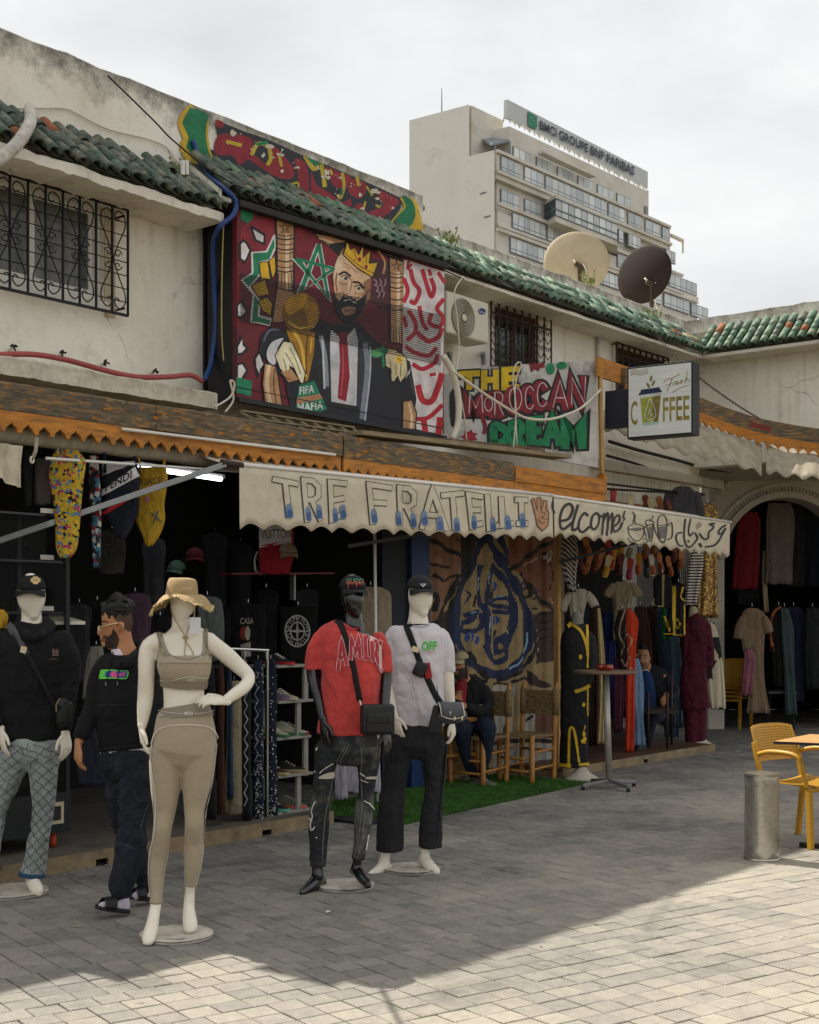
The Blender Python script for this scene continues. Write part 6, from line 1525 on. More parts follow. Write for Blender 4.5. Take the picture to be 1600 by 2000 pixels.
jR=fuse('jeans',[fr_.sec([(690,1428,53,.62),(684,1448,57,.64),(682,1466,60,.62)]),fr_.sec([(640,1462,27),(637,1484,23),(633,1516,20),(630.6,1549,19.6),(625,1582,19.6),(623,1615,19.4),(622,1648,17.7),(621.5,1688,15.5)]),fr_.sec([(718,1462,27),(720,1484,22),(717.6,1516,18),(716,1549,16.5),(711,1582,19),(709,1615,17.3),(705,1648,14),(700,1676,12.5)])],M_JB,mR,voxel=.008,smooth=2,wrinkle=.005,wscale=12,seed=8,ends={0:(False,True),1:(True,False),2:(True,False)})
p=Paint(surf(jR),560,1450,6.06,off=.005,step=.0003,ml=16);WP='#d4d0c6';GS='#77786e'
for st in([(690,60),(620,180),(560,340),(530,480),(490,680),(455,830),(440,1000),(425,1200),(420,1400)],[(730,60),(650,200),(610,400),(545,620),(500,800),(500,980),(480,1180),(460,1390)],[(880,60),(888,300),(895,560),(900,760),(870,1000),(850,1180),(815,1320)],[(925,800),(910,1000),(890,1180),(860,1320)]):p.stroke(st,7,GS)
for st,w_ in(([(345,700),(305,800),(312,880),(290,960),(300,1040),(335,1000)],11),([(280,900),(300,920)],18),([(400,360),(460,300),(550,245)],10),([(370,70),(360,90)],14),([(880,365),(930,400)],12),([(880,440),(960,475)],8),([(925,690),(980,730),(1030,795)],12),([(965,1090),(945,1180),(930,1270)],13),([(350,1120),(358,1125)],12),([(345,340),(352,345)],14)):p.stroke(st,w_,WP)
p.poly([(385,420),(440,375),(545,348),(545,415),(450,428)],'#c9bfae',True);p.poly([(945,405),(1060,395),(1060,430),(950,432)],'#c9bfae',True)
p.build('paint_splashes',mR,kind='stuff')
for L in([(621.5,1683,16.2),(621.3,1691,15.6)],[(700.5,1670,13.4),(699.6,1678,12.8)]):MB().rings(loft_rings(fr_.sec(L),18,roundends=(False,False)),M_JB).build('cuff',mR,smooth=True)
base_disc(mR,675,1733,58,seed=4)
cp,cf=cap(689,1149,27,fr_,'black baseball cap with red and green lettering on the black mannequin','#101012',face=(.30,-1))
p=Paint(cf,560,1100,4.0,off=.004,step=.0002,ml=10)
for i,ch in enumerate('GUGGI'[:4]):pass
p.text('GUCCI',470,158,36,'#2f8a6a',wx=126,dx=(1,.02),bold=.02);p.text('GUCCI',470,166,26,'#c8402c',wx=126,dx=(1,.02),bold=.02);p.stroke([(486,160),(483,198)],6,'#c8402c');p.stroke([(546,160),(544,185)],6,'#c8402c');p.build('embroidery',cp,kind='stuff')
bg_=thing('crossbody_bag',fr_.pt(737,1433,-.2),'plain black leather crossbody bag with front flap pocket against the red T-shirt','bag','crossbody bags on mannequins')
strap_on(fT,[(385,430),(430,500),(480,640),(520,800),(550,960),(570,1060)],44,M_WEB,bg_,'strap',560,1100,4.0)
kx=fr_.k;bc=fr_.pt(737,1405,-.20)
rbox('pouch',bc,V((31*kx,.02,0)),V((-.01,.042,0)),V((0,0,29*kx)),M_BAGK,bg_,.018);rbox('front_pocket',bc+V((.012,-.045,-.016)),V((24*kx,.012,0)),V((0,.012,0)),V((0,0,19*kx)),M_BAGK,bg_,.010);rbox('flap',bc+V((.014,-.056,.012)),V((22*kx,.012,0)),V((0,.008,0)),V((0,0,10*kx)),M_BAGK,bg_,.006)
MB().tube([fr_.pt(703,1368,-.17),fr_.pt(705,1376,-.19),fr_.pt(706,1384,-.2)],.004,M_CHR,6).build('strap_hook',bg_)
MB().box(fr_.pt(725,1447,-.19),V((.034,.006,0)),V((0,.001,0)),V((0,0,.035)),mat('black_card','#24231f',.6)).build('hang_tag',bg_)

# ---------------------------------------------------------------- cream mannequin in a white T-shirt
fv=Fig(8.4)
mV=thing('mannequin',G(805,1702),'cream mannequin in white T-shirt with green lettering, charcoal flared trousers and bare feet','mannequin','mannequins in front of the shop')
L_=[[(821,1134,13,1.2),(821,1146,21,1.2),(821,1160,24,1.2),(822,1175,23.5,1.1,-.01),(824,1188,19,1,-.02),(827,1196,11,1,-.03)],[(818,1180,18,1,.02),(817,1205,19,1,.02),(817,1226,24,.9,.02)],
      [(756,1300,12),(757,1330,11.5),(761,1355,10.5,1,-.03),(768,1388,8.5,1,-.06),(771,1398,7.5,1,-.07)],[(874,1300,12),(877,1340,11),(880,1375,9.5,1,.0),(882,1398,8,1,-.02),(883,1408,7.5,1,-.02)],
      [(754,1650,11),(752,1672,10.8),(749,1690,12,1,-.01),(740,1701,11.5,.9,-.04),(729,1707,9.5,.8,-.08),(722,1710,7,.7,-.10)],[(754,1692,11,1,0),(760,1701,9.5,1,.03)],
      [(832,1645,9.5),(830,1662,9,1),(831,1678,11),(840,1692,11.5,.9,-.05),(850,1701,9.8,.8,-.09),(855,1704,8,.7,-.10)],[(829,1672,9.5),(823,1683,8.5,1,.03)]]
L_+=[[(817,1228,26,.5),(816,1248,42,.42),(817,1330,40,.48),(822,1400,36,.48),(817,1455,42,.48)],[(768,1248,14),(757,1272,12),(756,1305,11)],[(862,1248,14),(872,1272,12),(874,1305,11)],[(790,1448,20),(772,1520,14),(760,1600,12),(753,1655,10)],[(842,1448,20),(847,1520,13),(842,1600,11),(831,1650,9)]]
bV=fuse('body',[fv.sec(x)for x in L_],M_MANN,mV,voxel=.0078,smooth=3)
add_hand(bV,M_MANN,mV,fv.pt(771,1400,-.07),V((.22,-.15,-1)),V((-.6,-.8,-.2)),1.0,curl=(.15,.25,.25),thumb=-1)
add_hand(bV,M_MANN,mV,fv.pt(884,1409,-.02),V((.05,-.1,-1)),V((.9,-.3,0)),1.0,curl=(.3,.4,.35),thumb=1)
M_WT=mat('white_cotton','#cfc9ce',.85,var=.06,scale=6,fold=8,bump=.12,bscale=170)
tV=fuse('t_shirt',[fv.sec([(817,1221,28,.62),(817,1227,44,.54),(816,1239,60,.48),(816,1264,57,.56),(817,1300,55,.6),(818,1340,52,.62),(819,1380,51,.62),(820,1418,50,.62)]),fv.sec([(770,1242,16),(762,1265,17,.85),(759,1288,17,.8),(759,1308,17,.8)]),fv.sec([(861,1242,16),(869,1265,18,.85),(871,1290,18,.8),(872,1314,18,.8)])],M_WT,mV,voxel=.0088,smooth=2,wrinkle=.008,wscale=6.5,seed=6.0,ends={0:(False,False),1:(True,False),2:(True,False)})
fT2=surf(tV);p=Paint(fT2,560,1100,4.0,off=.006,step=.0003,ml=14);p.text('OFF',1057,680,66,'#8fdc86',wx=116,dx=(1,-.03),bold=.05);p.text('OFF',1058,679,64,'#1f9a2c',wx=112,dx=(1,-.03));p.text('KAWS',1095,706,20,'#c98a94',wx=58,dx=(1,-.03));p.stroke([(955,465),(985,490),(1050,500),(1110,485)],8,'#aca6ab');p.build('chest_print',mV,kind='stuff')
M_CHA=mat('charcoal_jersey','#222226',.9,var=.16,scale=5,fold=8,bump=.15,bscale=150)
jV=fuse('trousers',[fv.sec([(824,1410,42,.62),(818,1430,54,.62),(815,1455,60,.62)]),fv.sec([(783,1452,30),(777,1480,26),(774,1506,24),(767,1542,23.5),(763,1578,25),(762,1614,26),(762,1662,26.8)]),fv.sec([(848,1452,29),(848,1480,25),(847.6,1506,23.4),(847.6,1542,19.5),(843.6,1578,21),(842,1614,23),(841,1654,24)])],M_CHA,mV,voxel=.0088,smooth=2,wrinkle=.006,wscale=7,seed=9,ends={0:(False,True),1:(True,False),2:(True,False)})
p=Paint(surf(jV),700,1380,5.555,off=.004,step=.0002);p.stroke([(450,300),(430,500),(405,740),(370,960),(355,1200),(350,1550)],6,'#141416');p.stroke([(970,300),(940,620),(900,900),(880,1150),(850,1500)],6,'#3a3a3a');p.stroke([(790,210),(820,230)],9,'#b9b5b0');p.build('seams',mV,kind='stuff')
base_disc(mV,805,1700,56,seed=7)
cp,cf=cap(820,1148,26,fv,'black baseball cap with a silver triangle badge on the white-shirted mannequin','#18191d',face=(.30,-1))
p=Paint(cf,560,1100,4.0,off=.004,step=.0002,ml=10);p.poly([(1042,162),(1090,162),(1066,188)],'#cfcdc6');p.poly([(1052,166),(1080,166),(1066,180)],'#3b3b3b');p.build('badge',cp,kind='stuff')
b2=thing('crossbody_bag',fv.pt(870,1420,-.2),'grey and black piped satchel with a red swing tag on the white T-shirt','bag','crossbody bags on mannequins')
strap_on(fT2,[(905,430),(950,530),(1000,660),(1045,780),(1100,900),(1160,1030),(1205,1100)],46,M_WEB,b2,'strap',560,1100,4.0)
M_GRYL=mat('grey_leather','#4a4c50',.5,bump=.2,bscale=160);kx=fv.k;bc=fv.pt(878,1390,-.19)
o=fuse('pouch',[[(bc+V((-.07,.01,-.02)),.05,.04),(bc+V((0,0,-.03)),.062,.05),(bc+V((.075,-.01,-.02)),.05,.042)]],M_GRYL,b2,voxel=.006,smooth=2,hints={0:V((0,0,1))})
rbox('gusset',bc+V((-.078,.0,-.05)),V((.04,.01,-.008)),V((0,.04,0)),V((.02,0,.085)),M_BAGK,b2,.012)
rs=[]
for i in range(9):
    u=i/8;rs.append([bc+V((x+.02*u,-.062-.02*math.sin(u*2.2)+.03*(1-u)*(1-u),.058-.085*u*u-.012*u+(.02*(x/.07)**2*u)))for x in(-.07,-.045,-.02,0,.02,.045,.07)])
o=MB().rings(rs,M_GRYL,cap=False,close=False).build('flap',b2,smooth=True);s_=o.modifiers.new('s','SOLIDIFY');s_.thickness=.005
ed=[r[0]for r in rs]+rs[-1][1:-1]+[r[-1]for r in rs[::-1]];MB().tube([q+V((0,-.004,0))for q in ed],.0035,M_PIPE,5).build('piping',b2,smooth=True)
MB().prism([bc+V((x,-.088,z))for x,z in((-.008,.012),(0,.004),(.012,.014),(.006,-.004),(.004,-.018),(-.001,-.004))],V((0,-.002,0)),M_CHR).build('emblem',b2)
for x in(.03,.075):MB().tube([bc+V((x,-.09,-.03)),bc+V((x+.004,-.092,-.06)),bc+V((x+.012,-.09,-.105))],.006,M_WEB,6).build('drawcord',b2);MB().box(bc+V((x,-.092,-.035)),V((.006,0,0)),V((0,.004,0)),V((0,0,.012)),M_BRASS).build('buckle',b2)
pc=fT2(560+1040/4,1100+825/4,.02);rbox('coin_pouch',pc,V((.036,-.0,-.016)),V((0,.014,0)),V((.02,0,.042)),M_BAGK,b2,.012)
MB().box(fT2(560+1010/4,1100+672/4,.012),V((.022,0,-.006)),V((0,.003,0)),V((.006,0,.016)),M_BRASS).build('buckle',b2)
MB().box(fT2(560+1100/4,1100+835/4,.022),V((.020,0,.004)),V((0,.0015,0)),V((-.008,0,.048)),mat('red_card','#a01c20',.6)).build('swing_tag',b2)

# ---------------------------------------------------------------- cream mannequin in a black hoodie, at the picture's edge
fl_=Fig(7.72)
mL=thing('mannequin',G(30,1745),'cream mannequin in faded black hoodie and pale flared jeans with a fishnet pattern','mannequin','mannequins in front of the shop')
L_=[[(60,1130,14,1.2),(60,1142,23,1.2),(61,1158,27,1.2),(62,1175,26,1.1,-.01),(64,1190,20,1,-.02),(66,1202,11,1,-.03)],[(61,1185,19,1,.02),(62,1208,20,1,.02),(62,1228,26,.9,.02)],
      [(128,1400,10,1,-.05),(127,1430,8.5,1,-.07)],[(-6,1395,10,1,-.05),(2,1424,8.5,1,-.08)],
      [(62,1695,12),(61,1714,11.5),(66,1726,13.5,.9,-.05),(74,1738,13.5,.75,-.10),(79,1743,10,.6,-.13)]]
L_+=[[(62,1230,28,.5),(61,1250,46,.42),(62,1340,44,.48),(63,1420,42,.5),(62,1478,44,.5)],[(112,1254,14),(132,1290,13),(134,1340,12),(129,1400,10,1,-.05)],[(8,1254,14),(-13,1310,13),(-13,1360,12),(-6,1398,10,1,-.05)],[(88,1470,22),(86,1560,15),(79,1620,12),(66,1690,10),(62,1705,10)]]
bL=fuse('body',[fl_.sec(x)for x in L_],M_MANN,mL,voxel=.0078,smooth=3)
add_hand(bL,M_MANN,mL,fl_.pt(128,1432,-.07),V((.10,-.1,-1)),V((.8,-.6,0)),1.0,curl=(.2,.3,.25),thumb=1)
add_hand(bL,M_MANN,mL,fl_.pt(3,1426,-.08),V((.12,-.1,-1)),V((-.8,-.6,0)),1.0,curl=(.15,.25,.25),thumb=-1)
M_FADE=mat('faded_black_fleece','#0d0d11',.92,fold=8,var=.3,scale=4,dirt='#3a424c',dscale=3.2,damt=.30,bump=.2,bscale=150)
hL=fuse('hoodie',[fl_.sec([(62,1232,36,.6),(61,1244,60,.52),(60,1270,68,.56),(62,1310,66,.6),(62,1360,60,.62),(62,1410,57,.62),(64,1446,57,.62)]),fl_.sec([(118,1250,22),(134,1285,21),(136,1330,19.5),(132,1380,16,1,-.03),(128,1415,13.5,1,-.06),(127,1426,12,1,-.07)]),fl_.sec([(2,1250,22),(-14,1300,21),(-16,1350,19),(-8,1400,15,1,-.05),(0,1420,12,1,-.08)]),fl_.sec([(32,1226,9,1,-.02),(48,1240,9,1,-.1),(66,1246,9,1,-.11),(86,1236,9,1,-.07),(96,1222,10,1,.0),(72,1212,11,1,.12),(38,1214,10,1,.09)])],M_FADE,mL,voxel=.009,smooth=2,wrinkle=.009,wscale=6,seed=11,ends={0:(True,False),1:(True,False),2:(True,False)})
fH=surf(hL);p=Paint(fH,0,1080,5.0,off=.006,step=.0003,ml=16);p.text('BB',510,1005,66,'#8a6a58',wx=66,bold=.01);p.text('BOTEGA',488,1045,16,'#7d5c4c',wx=68);p.build('chest_print',mL,kind='stuff')
M_PJ=mat('pale_denim','#939a98',.88,fold=12,var=.14,scale=5,bump=.2,bscale=170)
jL=fuse('jeans',[fl_.sec([(64,1440,55,.62),(64,1460,57,.62),(62,1478,58,.62)]),fl_.sec([(88,1472,30),(86,1505,28),(86.5,1560,22.5),(79.5,1620,18.5),(70,1680,22),(63,1708,25)]),fl_.sec([(32,1472,30),(16,1515,29),(-8,1570,26),(-24,1640,25),(-34,1705,26)])],M_PJ,mL,voxel=.0088,smooth=2,wrinkle=.006,wscale=8,seed=13,ends={0:(False,True),1:(True,False),2:(True,False)})
p=Paint(surf(jL),0,1440,5.0,off=.004,step=.0002);NK='#1c2026'
def leg_edges(y):      # outline of the near leg, for the net to follow
    pts=[(60,60,600),(200,275,595),(300,285,575),(600,325,545),(900,305,488),(1200,245,458),(1330,205,438)]
    for a,b in zip(pts,pts[1:]):
        if a[0]<=y<=b[0]:t=(y-a[0])/(b[0]-a[0]);return a[1]+(b[1]-a[1])*t,a[2]+(b[2]-a[2])*t
    return pts[-1][1],pts[-1][2]
def net(u,y):e=leg_edges(max(60,min(1330,y)));return(e[0]+(e[1]-e[0])*u,y)
nc=3.0;dyv=105
for sg in(1,-1):
    for k in range(-16,18):
        pts=[]
        for i in range(61):
            u=i/60;y=60+k*dyv+sg*u*nc*dyv*.75
            if 62<y<1325:
                w_=9*math.sin(u*nc*2*math.pi*1.5);pts.append(net(min(.97,max(.03,u)),y+w_))
        if len(pts)>3:p.stroke(pts[::3]if len(pts)>9 else pts,4.5,NK,n=2)
for sg in(1,-1):
    for k in range(-9,10):
        pts=[(x,330+k*98+sg*(x-60)*.82)for x in range(2,240,12)];pts=[q for q in pts if 80<q[1]<940 and q[0]<262-(q[1]-150)*.30 and q[0]>0]
        if len(pts)>2:p.stroke(pts,4.5,NK,n=2)
p.build('net_pattern',mL,kind='stuff')
MB().rings(loft_rings(fl_.sec([(63.3,1703,25.3),(62.5,1711,26.2)]),24,roundends=(False,False)),mat('blue_hem','#2b4a66',.9)).build('frayed_hem',mL,smooth=True)
base_disc(mL,22,1745,72,seed=9)
cp,cf=cap(61,1150,29,fl_,'black baseball cap with a gold flower badge on the hooded mannequin','#0f0f11',face=(.18,-1))
p=Paint(cf,0,1080,5.0,off=.005,step=.0003,ml=12);p.poly([(345+(54 if k%2 else 40)*math.cos(k*math.pi/8),272+(38 if k%2 else 27)*math.sin(k*math.pi/8))for k in range(16)],'#c9a878');p.text('GG',322,282,24,'#2b2320',wx=44);p.build('badge',cp,kind='stuff')
b3=thing('crossbody_bag',fl_.pt(128,1420,-.1),'small round-topped black camera bag on a grey strap over the hooded mannequin','bag','crossbody bags on mannequins')
strap_on(fH,[(75,690),(130,740),(180,830),(230,920),(262,980)],54,mat('grey_strap','#55555a',.8),b3,'shoulder_pad',0,1080,5.0);strap_on(fH,[(262,980),(320,1080),(400,1240),(480,1400),(545,1520)],40,M_WEB,b3,'strap',0,1080,5.0,off=.010)
MB().box(fH(48,1270,.014),V((.017,0,-.004)),V((0,.003,0)),V((.004,0,.018)),M_BRASS).build('buckle',b3)
bc=fl_.pt(126,1393,-.17);rbox('pouch',bc,V((.040,.012,0)),V((-.01,.03,0)),V((.006,0,.068)),M_BAGK,b3,.022);MB().lathe(bc+V((-.004,-.024,.052)),[(.034,-.010),(.036,0),(.034,.010)],M_BAGK,20,ax=V((.3,-1,0))).build('round_pocket',b3,smooth=True);MB().tube([bc+V((-.035,-.04,.01)),bc+V((-.036,-.04,.05)),bc+V((-.015,-.045,.085))],.003,M_BRASS,5).build('zip',b3)
# ---------------------------------------------------------------- platforms, mat, painted container wall
M_PLK=mat('platform_board','#5d564e',.8,var=.2,scale=3,dirt='#3a352f',dscale=3,damt=.45,bump=.2,stretch=(1,1,1));M_PLE=mat('platform_edge','#8d7a5c',.8,var=.25,scale=5,dirt='#5b5044',dscale=4,damt=.45,bump=.25)
M_PLR=mat('walnut_laminate','#5a4030',.5,var=.25,scale=4,dirt='#3b2a20',dscale=4,damt=.45)
def platform(label,px0,px1,T,z,back,top,edge,n,notches):
    s0,s1=S(px0,T),S(px1,T);o=thing('platform',fac((s0+s1)/2,T,0),label,'platform','low wooden platforms')
    for i in range(n):
        t0=back+(T-back)*i/n;t1=back+(T-back)*(i+1)/n;MB().fbox(s0,s1,t0+.002,t1-.002-(.022 if i==n-1 else 0),z-.025,z,top).build('deck_board',o)
    cuts=[s0]+[q for nn in notches for q in(S(nn,T)-.05,S(nn,T)+.05)]+[s1]
    for a,b in zip(cuts[::2],cuts[1::2]):MB().fbox(a,b,T-.02,T,0.0,z+.002,edge).build('edge_board',o)
    for a,b in zip(cuts[1:-1:2],cuts[2:-1:2]):MB().fbox(a,b,T-.02,T,.045,z+.002,edge).build('edge_board',o)
    MB().fbox(s0,s0+.02,back,T-.021,0,z-.026,edge).build('side_board',o);return o
platform('long grey timber platform under the clothes shop',8,652,T_PL,.098,-9.6,M_PLK,M_PLE,5,[200,522])
platform('walnut laminate platform under the kaftan stall',1100,1397,-7.14,.085,-9.6,M_PLR,M_PLE,5,[1262])
gm=thing('grass_mat',G(960,1560),'bright green artificial grass mat in front of the painted container wall','mat')
ga=[G(786,1612),G(1148,1531)];gb=[ga[1]-N*1.1,ga[0]-N*1.25];M_GR=mat('plastic_grass','#3f6b22',.7,var=.35,scale=8,dirt='#2c5218',dscale=3,damt=.45);M_GR2=mat('grass_backing','#26401a',.95,var=.3)
mb=MB();q=ga+gb;mb.hexa([p for p in q]+[p+UP*.008 for p in q],M_GR2);mb.build('backing',gm)
rn=random.Random(12);bl=MB();VS=[];FS=[]
for i in range(60000):
    u,v=rn.random(),rn.random();p=(ga[0].lerp(ga[1],u)).lerp(gb[1].lerp(gb[0],u),v);a=rn.uniform(0,6.28);h=rn.uniform(.012,.026);t=V((math.cos(a),math.sin(a),0));l=V((rn.uniform(-1,1),rn.uniform(-1,1),0))*.012
    k=len(VS);VS+=[p+UP*.008-t*.003,p+UP*.008+t*.003,p+l+UP*(.008+h)];FS.append((k,k+1,k+2))
bl.add(VS,FS,M_GR);bl.build('grass_blades',gm,kind='stuff')
T_C=-7.78
cw=thing('container_wall',wT(965,1500,T_C),'corrugated container wall painted with a big navy coffee drop','painted wall')
per=.27;sC0,sC1=S(832,T_C),S(1097,T_C)
def corr(s_):
    u=((s_-sC0)/per)%1.0;return .035*(0 if u<.36 else(u-.36)/.13 if u<.49 else 1 if u<.87 else 1-(u-.87)/.13)
M_CW=mat('container_tan','#6b5638',.6,var=.2,scale=3)
def fnC(px,py,off=0.0):p=wT(px,py,T_C);return p+N*(off+corr(p.dot(D)))
p=Raster(fnC,820,1040,5.0);TAN,NAV,DBR,ORG_,BK,LBL,SKB='#968058','#12234a','#2b1e16','#7c4b34','#120f0e','#8fb0c4','#8a6248'
p.poly([(70,0),(1345,0),(1345,2290),(70,2420)],TAN);p.poly([(70,0),(430,0),(390,260),(250,640),(180,900),(70,900)],SKB);p.poly([(380,0),(560,0),(480,250),(400,420),(390,250)],DBR)
p.poly([(850,0),(1345,0),(1345,820),(1150,700),(960,420),(850,300)],ORG_);p.poly([(70,900),(200,820),(330,700),(300,900),(340,1300),(70,1300)],DBR);p.poly([(1080,800),(1345,760),(1345,1250),(1120,1280),(1090,1050)],'#3d2a20')
for st,w_,c in(([(80,60),(250,160),(380,230)],40,BK),([(80,300),(180,330),(280,340)],30,DBR),([(330,60),(385,120),(370,220)],14,BK),([(350,420),(280,620),(200,760),(150,900)],46,BK),([(240,480),(330,420),(350,540),(300,680)],22,BK),([(130,420),(200,470)],34,BK)):p.stroke(st,w_,c)
dr=[(620,40),(520,240),(420,450),(350,660),(325,880),(365,1080),(480,1260),(640,1365),(760,1385),(900,1330),(1015,1170),(1050,950),(1005,700),(920,510),(810,330),(690,130)]
p.poly(dr,TAN,True);p.stroke(dr,84,NAV,closed=True);p.stroke([(1045,980),(1040,1100),(960,1260),(880,1330)],16,LBL);p.stroke([(760,20),(800,140),(850,300)],46,NAV);p.stroke([(700,320),(850,540),(905,760),(890,960),(840,1120)],60,NAV)
for st,w_ in(([(590,330),(560,500),(580,680),(640,780),(645,1000),(650,1180),(740,1270),(830,1190),(780,1040),(735,1090),(750,1180)],52),([(690,320),(650,480),(640,700)],40),([(850,650),(760,640),(670,700),(850,740),(840,780),(690,770)],44),([(440,810),(560,770),(470,860),(400,900),(430,965),(590,930),(600,800)],50),([(360,760),(300,900),(330,1060)],44),([(440,560),(470,610),(440,700)],12),([(800,1000),(850,1060),(800,1160)],60)):p.stroke(st,w_,NAV)
for x,y in((718,530),(735,862),(470,1022),(546,1052)):p.ell(x,y,34,50,'#1f4585',.3);p.stroke([(x-6,y-44),(x+4,y),(x-4,y+44)],9,TAN)
for st,w_ in(([(460,300),(400,440),(300,700),(270,900),(300,1100),(420,1290)],30),([(760,1440),(900,1400),(1040,1280),(1110,1100)],34),([(560,120),(480,330),(430,500)],22),([(700,560),(660,640)],40),([(460,1180),(560,1320),(640,1420)],50),([(860,860),(840,940)],36),([(520,620),(500,720)],26),([(740,960),(700,1060)],26),([(1000,470),(940,560),(960,680)],22),([(620,1460),(520,1400),(420,1420)],40),([(900,1460),(1000,1420),(1060,1440)],26),([(90,1000),(160,1120),(260,1200)],60),([(90,560),(150,640),(130,760)],40)):p.stroke(st,w_,BK)
for st in([(575,440),(570,560)],[(655,380),(645,500)],[(660,820),(655,1000)],[(700,640),(800,620)],[(470,790),(520,775)]):p.stroke(st,9,LBL)
for st,w_ in(([(860,380),(980,290),(1150,150),(1290,90)],40),([(960,400),(1060,520),(1150,640),(1345,800)],36),([(1010,560),(1050,540),(1070,600),(1030,640),(1000,600)],24),([(1080,650),(1130,640),(1130,740),(1080,740)],22),([(1100,850),(1160,800),(1260,780)],30),([(1100,950),(1110,1100),(1160,1220),(1120,1270)],34),([(1270,980),(1290,1080),(1250,1160)],24),([(1180,880),(1280,870)],16),([(1090,1000),(1230,930)],18),([(1100,1080),(1240,1010)],18),([(1200,200),(1260,330),(1310,420)],26),([(1240,560),(1300,440)],22)):p.stroke(st,w_,BK)
for st in([(1110,960),(1150,945)],[(1120,1060),(1160,1030)],[(1130,1210),(1160,1130)],[(1240,640),(1320,700)],[(1000,330),(1120,250)]):p.stroke(st,10,'#c9b79a')
p.poly([(1180,240),(1260,170),(1300,200),(1230,300)],'#b0a690');p.text('ORO',1200,285,60,BK,wx=110,dx=(.8,-.55),dy=(-.2,-1))
p.poly([(1040,1330),(1110,1400),(1280,1500),(1200,1520),(1060,1490)],DBR);p.poly([(700,1500),(920,1490),(900,2000),(760,1990),(720,1700)],'#a5a199');p.poly([(720,1580),(910,1580),(850,1700),(740,1730)],BK);p.poly([(980,1740),(1110,1760),(1060,2000),(980,2020)],'#a5a199');p.poly([(1100,1760),(1300,1740),(1300,2000),(1100,2010)],'#5d3a2a')
for st in([(700,1500),(760,1470),(900,1500)],[(760,1990),(800,2010),(900,2020)],[(1080,1790),(1000,1880)],[(800,1880),(800,1960),(840,1990)],[(1090,1960),(1200,1970),(1300,2010)]):p.stroke(st,20,BK)
p.poly([(700,2080),(1300,2060),(1310,2240),(700,2300)],'#8b877e');p.stroke([(700,2060),(1000,2030),(1310,2040)],40,BK);p.bake('sheet',cw,833,1097,985,1560,1.5,M_CW)
MB().fbox(S(796,T_C),sC0-.002,T_C-.02,T_C+.05,0,2.84,mat('blue_door','#14305c',.5,var=.25)).build('blue_edge',cw);MB().fbox(S(745,T_C),S(797,T_C)-.002,T_C-.06,T_C+.01,0,2.84,mat('navy_door','#0d1422',.6)).build('door_leaf',cw)
MB().fbox(S(745,T_C),sC1,T_C-.1,T_W,2.84,2.94,M_DARK).build('lintel',cw)
pp=thing('timber_post',G(1089,1508),'slim pine post with peeling bark edge beside the black kaftan','post');q=G(1089,1508)
MB().box(q+UP*1.40,D*.028,N*.03,UP*1.38,M_PINE).build('post',pp,bevel=.004);MB().box(q+UP*.012+N*.02,D*.16,N*.1,UP*.035,mat('stone_foot','#6a665e',.9)).build('foot_block',pp)
cp_=thing('canopy_pole',wT(733,1560,-7.2),'thin white pole standing below the first awning','pole');MB().tube([wT(737,1565,-7.25),wT(732,1032,-7.25)],.013,M_WHITE,10).build('tube',cp_,smooth=True);MB().box(G(727,1600),D*.28,N*.2,UP*.02,M_BLACK).build('foot_plate',cp_)

# ---------------------------------------------------------------- furniture
M_LOG=mat('varnished_log','#a9763c',.45,var=.2,scale=4,stretch=(6,6,1.2),dirt='#7b5228',dscale=3,damt=.4);M_RUSH=mat('woven_rush','#7d6747',.9,var=.35,scale=40,bump=.8,bscale=60)
def wchair(label,base):
    o=thing('woven_chair',base,label,'chair','rush-seated wooden chairs');w,d=.19,.19
    def q(x,y,z):return base+N*x+D*y+UP*z
    for x in(-w,w):
        MB().tube([q(x,-d,0),q(x,-d,.05),q(x,-d,.47)],[.018,.026,.024],M_LOG,8).build('leg',o,smooth=True);MB().tube([q(x,d,0),q(x,d,.05),q(x,d+.02,.5),q(x,d+.05,.93),q(x,d+.055,.965)],[.018,.025,.025,.024,.004],M_LOG,8).build('back_post',o,smooth=True)
        for z in(.14,.30):MB().tube([q(x,-d,z),q(x,d,z+.02)],.013,M_LOG,8).build('rung',o,smooth=True)
    for z,y in((.12,-d),(.24,-d),(.13,d),(.30,d)):MB().tube([q(-w,y,z),q(w,y,z)],.013,M_LOG,8).build('rung',o,smooth=True)
    mb=MB();rs=[]
    for i in range(13):
        u=-1+2*i/12;rs.append([q(w*1.08*u,-d*1.05,.455),q(w*1.08*u,-d*1.08,.44+.004*(i%2)),q(w*1.08*u,0,.432+.012*abs(u)),q(w*1.08*u,d*1.05,.445),q(w*1.08*u,d*1.05,.47),q(w*1.08*u,0,.455+.012*abs(u)+.003*(i%2)),q(w*1.08*u,-d*1.02,.475)])
    mb.rings(rs,M_RUSH);mb.build('rush_seat',o)
    for j in range(7):        # woven back: bands over and under
        z=.66+j*.034
        for i in range(5):x=-w*.78+i*w*.39;MB().box(q(x,d+.03+.03*(z-.5)+(.006 if(i+j)%2 else-.006),z),N*(w*.195),D*.012,UP*.0165,M_RUSH).build('weave',o)
    for x in(-w,w):
        MB().tube([q(x,d+.035,.64),q(x,d+.045,.90)],.036,M_RUSH,10).build('rush_wrap',o,smooth=True)
    return o
cb=(G(975,1527)+G(1040,1533))/2+D*.19;wchair('rush-seated wooden chair standing empty by the pine post',cb);wchair('rush-seated wooden chair behind the seated man in the cap',cb-D*.45-N*.25)
tb=thing('log_table',G(905,1530),'small varnished log table with a camera on it beside the woven chair','table');tq=G(905,1531);tz=.655
MB().lathe(tq+UP*tz+V((-.06,.05,0)),[(.0,-.045),(.26,-.045),(.27,-.03),(.27,-.005),(.265,0),(0,0)],M_LOG,28,cap=False).build('top',tb,auto=.7)
